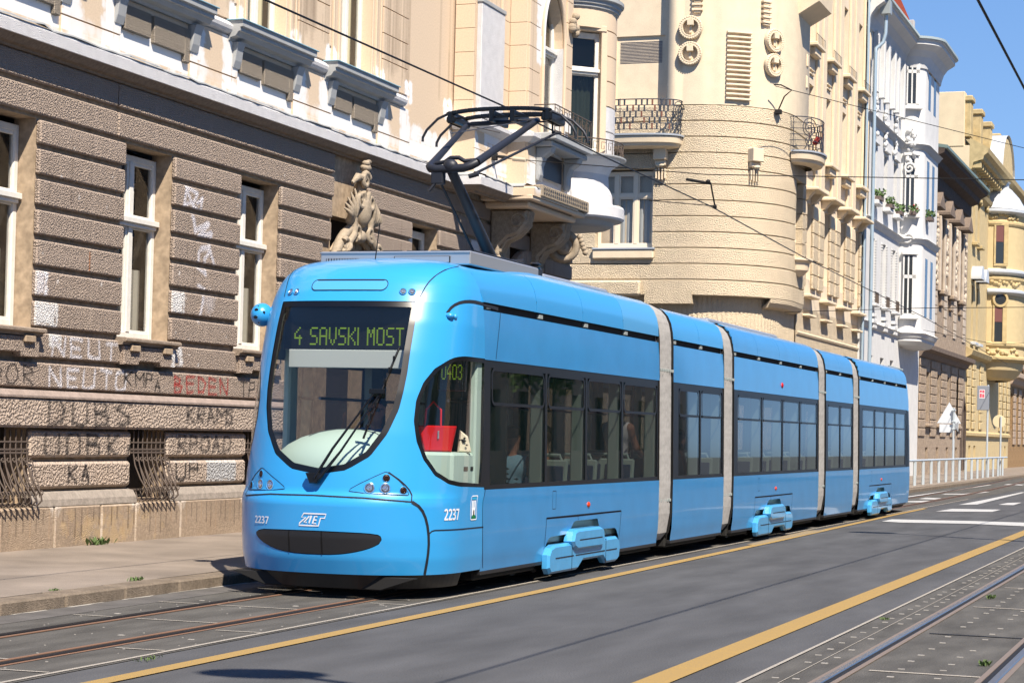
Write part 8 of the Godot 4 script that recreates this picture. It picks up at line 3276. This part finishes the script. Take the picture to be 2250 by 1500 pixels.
func person(label: String, hip: Vector3, face: float, skin: Color, shirt: Color, legs: Color, hair: Color, pose := "sit", opt := {}) -> void:
	# face: turn about the vertical, 0 looks along +z
	var o := thing("person", Vector3(hip.x, 0.42, hip.z), label, "person")
	var tb := Basis(Vector3.UP, face)
	var P := func(x: float, y: float, z: float) -> Vector3: return hip + tb * Vector3(x, y, z)
	var head: Vector3 = P.call(0, 0.72, 0.02 + opt.get("lean", 0.0))
	var neck: Vector3 = P.call(0, 0.52, opt.get("lean", 0.0))
	var chest: Vector3 = P.call(0, 0.34, opt.get("lean", 0.0) * 0.7)
	var sh := [P.call(-0.18, 0.45, opt.get("lean", 0.0)), P.call(0.18, 0.45, opt.get("lean", 0.0))]
	var el := [P.call(-0.25, 0.20, 0.08), P.call(0.25, 0.20, 0.08)]
	var ha := [P.call(-0.16, 0.14, 0.32), P.call(0.16, 0.14, 0.32)]
	if opt.get("wheel", false):
		ha = [P.call(-0.16, 0.22, 0.40), P.call(0.16, 0.20, 0.40)]
	if opt.get("chin", false):
		el[1] = P.call(0.16, 0.16, 0.26)
		ha[1] = P.call(0.06, 0.54, 0.16)
	if opt.get("rail", false):
		el[1] = P.call(0.30, 0.22, 0.10)
		ha[1] = P.call(0.26, 0.06, 0.32)
	var hp := [P.call(-0.10, 0.0, 0.0), P.call(0.10, 0.0, 0.0)]
	var kn := [P.call(-0.12, 0.04, 0.44), P.call(0.12, 0.04, 0.44)]
	var ft := [P.call(-0.12, -0.40, 0.46), P.call(0.12, -0.40, 0.46)]
	if pose == "stand":
		kn = [P.call(-0.10, -0.44, 0.02), P.call(0.10, -0.44, 0.04)]
		ft = [P.call(-0.10, -0.86, 0.0), P.call(0.10, -0.86, 0.0)]
	var caps := [[P.call(0, 0.63, 0.03), P.call(0, 0.76, 0.0), 0.075, 0.088], [neck, P.call(0, 0.62, 0.01), 0.052, 0.05], [chest, P.call(0, 0.10, 0), 0.135, 0.125], [P.call(-0.06, 0.38, 0), P.call(0.06, 0.38, 0), 0.12, 0.12], [sh[0], sh[1], 0.07, 0.07], [hp[0], hp[1], 0.115, 0.115]]
	for s in 2:
		caps.append([sh[s], el[s], 0.055, 0.042])
		caps.append([el[s], ha[s], 0.040, 0.028])
		caps.append([hp[s], kn[s], 0.085, 0.058])
		caps.append([kn[s], ft[s], 0.055, 0.036])
		var toe: Vector3 = ft[s] + tb * Vector3(0, -0.03, 0.16)
		caps.append([ft[s], toe, 0.036, 0.028])
		var dir: Vector3 = (ha[s] - el[s]).normalized()
		var side := tb * Vector3(1, 0, 0)
		caps.append([ha[s], ha[s] + dir * 0.07, 0.030, 0.032])
		for q in 4:
			var r0: Vector3 = ha[s] + dir * 0.09 + side * (q - 1.5) * 0.018
			caps.append([r0, r0 + dir * (0.05 + 0.008 * (2 - absi(q - 1))) + Vector3(0, -0.025, 0), 0.009, 0.008])
		caps.append([ha[s] + dir * 0.02, ha[s] + dir * 0.07 + side * 0.04 * (1.0 if s == 0 else -1.0), 0.012, 0.009])
	caps.append([P.call(0, 0.70, 0.085), P.call(0, 0.675, 0.105), 0.012, 0.016])
	for s in [-1.0, 1.0]:
		caps.append([P.call(0.088 * s, 0.72, 0.0), P.call(0.09 * s, 0.68, 0.01), 0.016, 0.012])
	var body := mk(flesh(caps, 0.021), "body", plain(skin, 0.6), o)
	var up := [[chest, P.call(0, 0.06, 0), 0.150, 0.142], [P.call(-0.06, 0.38, 0), P.call(0.06, 0.38, 0), 0.134, 0.134], [P.call(-0.15, 0.45, opt.get("lean", 0.0)), P.call(0.15, 0.45, opt.get("lean", 0.0)), 0.082, 0.082]]
	if not opt.get("bare_arms", false):
		for s in 2:
			up.append([sh[s], sh[s].lerp(el[s], 0.75), 0.074, 0.068])
	mk(flesh(up, 0.024), "shirt", plain(shirt, 0.85), body)
	var lw := [[hp[0], hp[1], 0.128, 0.128]]
	for s in 2:
		lw.append([hp[s], kn[s].lerp(hp[s], 0.3 if opt.get("shorts", false) else 0.0), 0.098, 0.075])
		if not opt.get("shorts", false):
			lw.append([kn[s], ft[s], 0.070, 0.055])
	mk(flesh(lw, 0.024), "trousers", plain(legs, 0.85), body)
	var hr := MB.new()
	hr.ball(P.call(0, 0.785, -0.022), Vector3(0.098, 0.085, 0.105), 14, 10, tb)
	if opt.get("long_hair", false):
		hr.ball(P.call(0, 0.66, -0.07), Vector3(0.10, 0.16, 0.06), 12, 8, tb)
	mk(hr, "hair", plain(hair, 0.7), body)
	var fc := MB.new()
	for s in [-1.0, 1.0]:
		fc.ball(P.call(0.033 * s, 0.715, 0.078), Vector3(0.014, 0.008, 0.008), 7, 5, tb)
	fc.ball(P.call(0, 0.638, 0.088), Vector3(0.024, 0.006, 0.008), 7, 5, tb)
	mk(fc, "face_feature", plain(Color(0.18, 0.08, 0.07), 0.5), body)
	if opt.get("sunglasses", false):
		var sg := MB.new()
		for s in [-1.0, 1.0]:
			sg.obox(Transform3D(tb, P.call(0.038 * s, 0.72, 0.092)), Vector3(0.06, 0.04, 0.012), 0.006)
			sg.tube([P.call(0.07 * s, 0.73, 0.09), P.call(0.092 * s, 0.725, 0.0)], 0.004, 4)
		mk(sg, "sunglasses", M.black, body)
	if opt.get("stripes", false):
		var sp := MB.new()
		for k in 6:
			var y := 0.10 + 0.055 * k
			sp.tube([P.call(-0.145, y, 0), P.call(-0.10, y, 0.105), P.call(0, y, 0.145), P.call(0.10, y, 0.105), P.call(0.145, y, 0), P.call(0.10, y, -0.105), P.call(0, y, -0.145), P.call(-0.10, y, -0.105), P.call(-0.145, y, 0)], 0.014, 5)
		mk(sp, "shirt_stripe", plain(Color(0.08, 0.11, 0.16), 0.8), body)


func build_people() -> void:
	person("tram driver in a blue shirt and sunglasses behind the windscreen", Vector3(TX - 0.08, 1.12, -19.22), 0.06, Color(0.62, 0.44, 0.35), Color(0.22, 0.36, 0.58), Color(0.08, 0.10, 0.16), Color(0.06, 0.045, 0.04), "sit", {"sunglasses": true, "wheel": true})
	person("passenger in a striped light blue top low behind the first side window", Vector3(TX + 0.66, 0.86, -21.35), PI, Color(0.72, 0.52, 0.40), Color(0.60, 0.80, 0.88), Color(0.06, 0.07, 0.09), Color(0.10, 0.06, 0.04), "sit", {"stripes": true, "bare_arms": true})
	person("passenger in shorts with chin on hand in the first side window", Vector3(TX + 0.62, 0.88, -22.55), 0.15, Color(0.66, 0.45, 0.33), Color(0.16, 0.13, 0.14), Color(0.55, 0.30, 0.38), Color(0.07, 0.05, 0.04), "sit", {"chin": true, "shorts": true})
	person("passenger in a white sleeveless top standing by the fourth side window", Vector3(TX + 0.72, 1.28, -25.25), PI * 0.92, Color(0.60, 0.42, 0.31), Color(0.86, 0.87, 0.88), Color(0.05, 0.06, 0.09), Color(0.05, 0.04, 0.035), "stand", {"bare_arms": true, "rail": true})
	person("dark haired passenger in a pale top seated in the second tram section", Vector3(TX + 0.66, 0.88, -28.6), 0.2, Color(0.58, 0.42, 0.34), Color(0.48, 0.58, 0.60), Color(0.12, 0.12, 0.14), Color(0.04, 0.03, 0.03), "sit", {"long_hair": true, "chin": true})
	# bag on the console behind the cab window
	var o := Vector3(TX + 0.76, 1.432, -18.84)
	var bag := thing("handbag", o, "bright red handbag on the cab console behind the side window", "handbag")
	var b := MB.new()
	b.prism(v2([-0.13, 0.0, 0.14, 0.0, 0.19, 0.26, -0.20, 0.26]), Transform3D(Basis(Vector3.UP, 0.35), o), 0.13, 0.02)
	mk(b, "bag_body", M.red, bag)
	var s := MB.new()
	s.tube([o + Vector3(-0.10, 0.22, 0.12), o + Vector3(-0.09, 0.42, 0.10), o + Vector3(-0.02, 0.50, 0.09), o + Vector3(0.06, 0.42, 0.08), o + Vector3(0.07, 0.22, 0.10)], 0.011, 6)
	mk(s, "bag_handle", M.red, bag)
	var p := MB.new()
	p.box(o + Vector3(0.05, 0.13, 0.12), o + Vector3(0.065, 0.21, 0.135), 0.003)
	mk(p, "bag_clasp", M.silver, bag)
	var o2 := Vector3(TX + 0.99, 1.432, -18.98)
	var tote := thing("cloth_bag", o2, "white and black patterned cloth bag beside the red handbag", "bag")
	var t := MB.new()
	t.prism(v2([-0.07, 0.0, 0.07, 0.0, 0.03, 0.16, -0.05, 0.22]), Transform3D(Basis(Vector3.UP, 0.5), o2), 0.08, 0.02)
	mk(t, "bag_body", plain(Color(0.85, 0.82, 0.72), 0.9), tote)
	var tp := MB.new()
	for i in 7:
		tp.ball(o2 + Vector3(0.035 + rng.randf_range(-0.05, 0.05), rng.randf_range(0.02, 0.15), 0.085), Vector3(0.014, 0.010, 0.01), 6, 4)
	stuff(mk(tp, "bag_pattern", M.black, tote))


# ---------------------------------------------------------------- street furniture
func build_street_furniture() -> void:
	var galv := plain(lin(0.50, 0.56, 0.60), 0.45, 0.3)
	var back := plain(lin(0.62, 0.66, 0.70), 0.45, 0.3)
	var fence := thing("guard_railing", Vector3(-10.35, 0.12, -85), "grey tubular guard railing along the pavement edge behind the tram", "railing")
	for i in 16:
		var z := -68.6 - 2.04 * i
		var p := MB.new()
		p.tube([Vector3(-10.35, 0.1, z), Vector3(-10.35, 0.97, z)], 0.042, 8)
		p.tube([Vector3(-10.35, 0.1, z - 0.32), Vector3(-10.35, 0.97, z - 0.32)], 0.028, 6)
		mk(p, "post", galv, fence)
		var r := MB.new()
		r.tube([Vector3(-10.35, 0.99, z + 0.05), Vector3(-10.35, 0.99, z - 2.0)], 0.04, 8)
		mk(r, "top_rail", galv, fence)
	# signs, all seen from behind
	var tri := thing("warning_sign", Vector3(-10.6, 0.12, -82.9), "back of a triangular warning sign with a small plate below", "traffic sign")
	var pole := MB.new()
	pole.tube([Vector3(-10.6, 0.12, -82.9), Vector3(-10.6, 3.05, -82.9)], 0.045, 8)
	mk(pole, "pole", galv, tri)
	var tp := MB.new()
	tp.prism(v2([-0.62, 2.42, 0.34, 2.42, -0.14, 3.28]), Transform3D(Basis(Vector3.UP, 0.25), Vector3(-10.66, 0, -83.0)), 0.02, 0.004)
	mk(tp, "sign_plate", back, tri)
	var tq := MB.new()
	tq.prism(v2([-0.52, 2.05, 0.05, 2.05, 0.05, 2.38, -0.52, 2.38]), Transform3D(Basis(Vector3.UP, 0.25), Vector3(-10.66, 0, -83.0)), 0.02, 0.004)
	mk(tq, "lower_plate", back, tri)
	var tb := MB.new()
	tb.prism(v2([0.06, 2.36, 0.36, 2.1, 0.42, 2.5]), Transform3D(Basis(Vector3.UP, -0.9), Vector3(-10.62, 0, -83.0)), 0.02, 0.004)
	mk(tb, "side_plate", back, tri)
	for y in [2.5, 2.95, 2.2]:
		var cl := MB.new()
		cl.box(Vector3(-10.68, y - 0.03, -83.0), Vector3(-10.53, y + 0.03, -82.84), 0.01)
		mk(cl, "clamp", galv, tri)
	var sq := thing("square_sign", Vector3(-10.45, 0.12, -93.5), "dark square sign box on a pole with a red sticker", "traffic sign")
	var p2 := MB.new()
	p2.tube([Vector3(-10.45, 0.12, -93.5), Vector3(-10.45, 4.3, -93.5)], 0.045, 8)
	mk(p2, "pole", galv, sq)
	var bx := MB.new()
	bx.box(Vector3(-10.92, 3.15, -93.62), Vector3(-10.40, 4.25, -93.38), 0.01)
	mk(bx, "sign_box", plain(lin(0.22, 0.24, 0.28), 0.5), sq)
	var sk := MB.new()
	sk.box(Vector3(-10.82, 3.68, -93.378), Vector3(-10.58, 4.08, -93.374))
	mk(sk, "sticker", plain(lin(0.70, 0.68, 0.70), 0.6), sq)
	var sr := MB.new()
	for k in [[-10.80, 3.95, -10.71, 4.05], [-10.69, 3.93, -10.60, 4.05], [-10.80, 3.72, -10.71, 3.90], [-10.69, 3.72, -10.60, 3.88]]:
		sr.box(Vector3(k[0], k[1], -93.373), Vector3(k[2], k[3], -93.369))
	stuff(mk(sr, "sticker_print", plain(lin(0.65, 0.08, 0.12), 0.6), sq))
	var rd := thing("round_sign", Vector3(-10.5, 0.12, -99.6), "back of a round traffic sign at the end of the guard railing", "traffic sign")
	var p3 := MB.new()
	p3.tube([Vector3(-10.5, 0.12, -99.6), Vector3(-10.5, 2.95, -99.6)], 0.045, 8)
	mk(p3, "pole", galv, rd)
	var dc := MB.new()
	dc.lathe(Transform3D(Basis(Vector3(1, 0, 0), Vector3(0, 0, 1), Vector3(0, -1, 0)), Vector3(-10.58, 2.72, -99.66)), [Vector2(0, 0), Vector2(0.31, 0), Vector2(0.31, 0.03), Vector2(0.29, 0.035), Vector2(0, 0.035)], 28)
	mk(dc, "sign_plate", plain(lin(0.66, 0.56, 0.36), 0.5), rd)
	# street lamps on the near pavement; only their shadows fall into view
	var src: Node3D = null
	var i := 0
	for at in [Vector3(1.9, 0.12, -6.2), Vector3(1.9, 0.12, -30.4)]:
		var l: Node3D
		if src == null:
			l = thing("street_lamp", at, "curved arm street lamp beside the near track", "street lamp", "street lamps on the near pavement")
			src = l
			var m := MB.new()
			m.tube([at, at + Vector3(0, 5.0, 0), at + Vector3(-0.1, 7.4, 0), at + Vector3(-0.7, 8.3, -0.15), at + Vector3(-1.7, 8.62, -0.5), at + Vector3(-3.3, 8.66, -1.1)], [0.10, 0.08, 0.07, 0.06, 0.05, 0.04], 8)
			m.tube([at + Vector3(-0.2, 7.6, 0), at + Vector3(-1.4, 8.1, -0.4), at + Vector3(-2.5, 8.6, -0.8)], 0.03, 6)
			mk(m, "post", galv, l)
			var hd := MB.new()
			hd.ball(at + Vector3(-3.5, 8.45, -1.16), Vector3(0.45, 0.16, 0.24), 12, 8, Basis(Vector3.UP, 0.35))
			mk(hd, "lamp_head", galv, l)
		else:
			l = src.duplicate()
			l.name = named("street_lamp")
			l.position = at
			add_child(l)
			tag(l, "second street lamp farther along the near pavement", "street lamp", "street lamps on the near pavement")
		i += 1


# ---------------------------------------------------------------- overhead wires
func wire(n: String, pts: Array, r: float, sag: float, label: String, group := "overhead wires") -> MeshInstance3D:
	var b := MB.new()
	var p := []
	for i in pts.size() - 1:
		var k := 10
		for j in k:
			var f := float(j) / k
			p.append(pts[i].lerp(pts[i + 1], f) - Vector3(0, sag * 4.0 * f * (1.0 - f), 0))
	p.append(pts[-1])
	b.tube(p, r, 5)
	var o := mk(b, n, M.cable)
	tag(o, label, "wire", group)
	return o


func build_wires() -> void:
	M.cable = plain(Color(0.07, 0.065, 0.06), 0.6, 0.3)
	wire("contact_wire", [Vector3(TX, 5.47, 10), Vector3(TX, 5.47, -15), Vector3(TX, 5.535, -22.7), Vector3(TX, 5.49, -27), Vector3(TX - 0.02, 5.50, -33), Vector3(TX - 0.05, 5.36, -41), Vector3(TX - 0.4, 5.35, -60), Vector3(TX - 1.5, 5.3, -95)], 0.011, 0.0, "contact wire running over the tram and under its pantograph head")
	wire("contact_wire", [Vector3(-2.06, 5.38, 12), Vector3(-2.06, 5.36, -17), Vector3(-2.08, 5.2, -30), Vector3(-2.1, 5.2, -95)], 0.013, 0.0, "thick contact wire crossing the blue sky at the upper right")
	wire("span_wire", [Vector3(-12.75, 6.70, -35.05), Vector3(-8.3, 6.0, -32.6), Vector3(-2.1, 5.75, -32.4), Vector3(9.5, 6.9, -31.5)], 0.008, 0.0, "thin span wire from the anchor on the stone house to the hanger over the track")
	wire("span_wire", [Vector3(-13.1, 5.55, -61.6), Vector3(-8.4, 5.45, -58.0), Vector3(-2.1, 5.45, -57.0), Vector3(9, 6.6, -56)], 0.010, 0.0, "thin span wire from the rounded corner of the cream house")
	wire("span_wire", [Vector3(-13.2, 12.3, -60.0), Vector3(0, 11.4, -84), Vector3(9, 12.0, -94)], 0.012, 0.0, "long level span wire in front of the cream and white houses")
	wire("span_wire", [Vector3(-13.3, 6.6, -88.0), Vector3(-9.2, 5.7, -84.0), Vector3(-2.0, 5.7, -80), Vector3(9, 6.8, -78)], 0.010, 0.0, "far span wire in front of the brown house")
	wire("pull_off_wire", [Vector3(TX - 1.1, 5.62, -32.9), Vector3(TX, 5.52, -33.0)], 0.008, 0.0, "short pull-off arm holding the contact wire")
	var an := thing("wire_hanger", Vector3(TX, 5.52, -32.6), "black hanger holding the contact wire before the cream house", "wire hanger")
	var b := MB.new()
	b.tube([Vector3(TX - 0.32, 5.90, -32.4), Vector3(TX + 0.02, 5.86, -32.7)], 0.026, 6)
	mk(b, "hanger_bar", M.cable, an)
	var c := MB.new()
	c.tube([Vector3(TX + 0.02, 5.86, -32.7), Vector3(TX + 0.0, 5.52, -33.1)], 0.014, 6)
	mk(c, "hanger_rod", M.cable, an)
	var d := MB.new()
	d.ball(Vector3(TX, 5.52, -33.1), Vector3(0.03, 0.04, 0.08), 8, 6)
	d.ball(Vector3(TX + 0.0, 5.88, -32.6), Vector3(0.04, 0.04, 0.06), 8, 6)
	mk(d, "hanger_clamp", M.cable, an)
	var ins := thing("insulator", Vector3(-12.4, 6.65, -34.8), "pale insulator on the span wire next to the stone house", "insulator")
	var e := MB.new()
	e.tube([Vector3(-12.55, 6.67, -34.93), Vector3(-12.25, 6.62, -34.77)], [0.045, 0.035], 8)
	mk(e, "insulator_body", plain(Color(0.75, 0.70, 0.62), 0.5), ins)
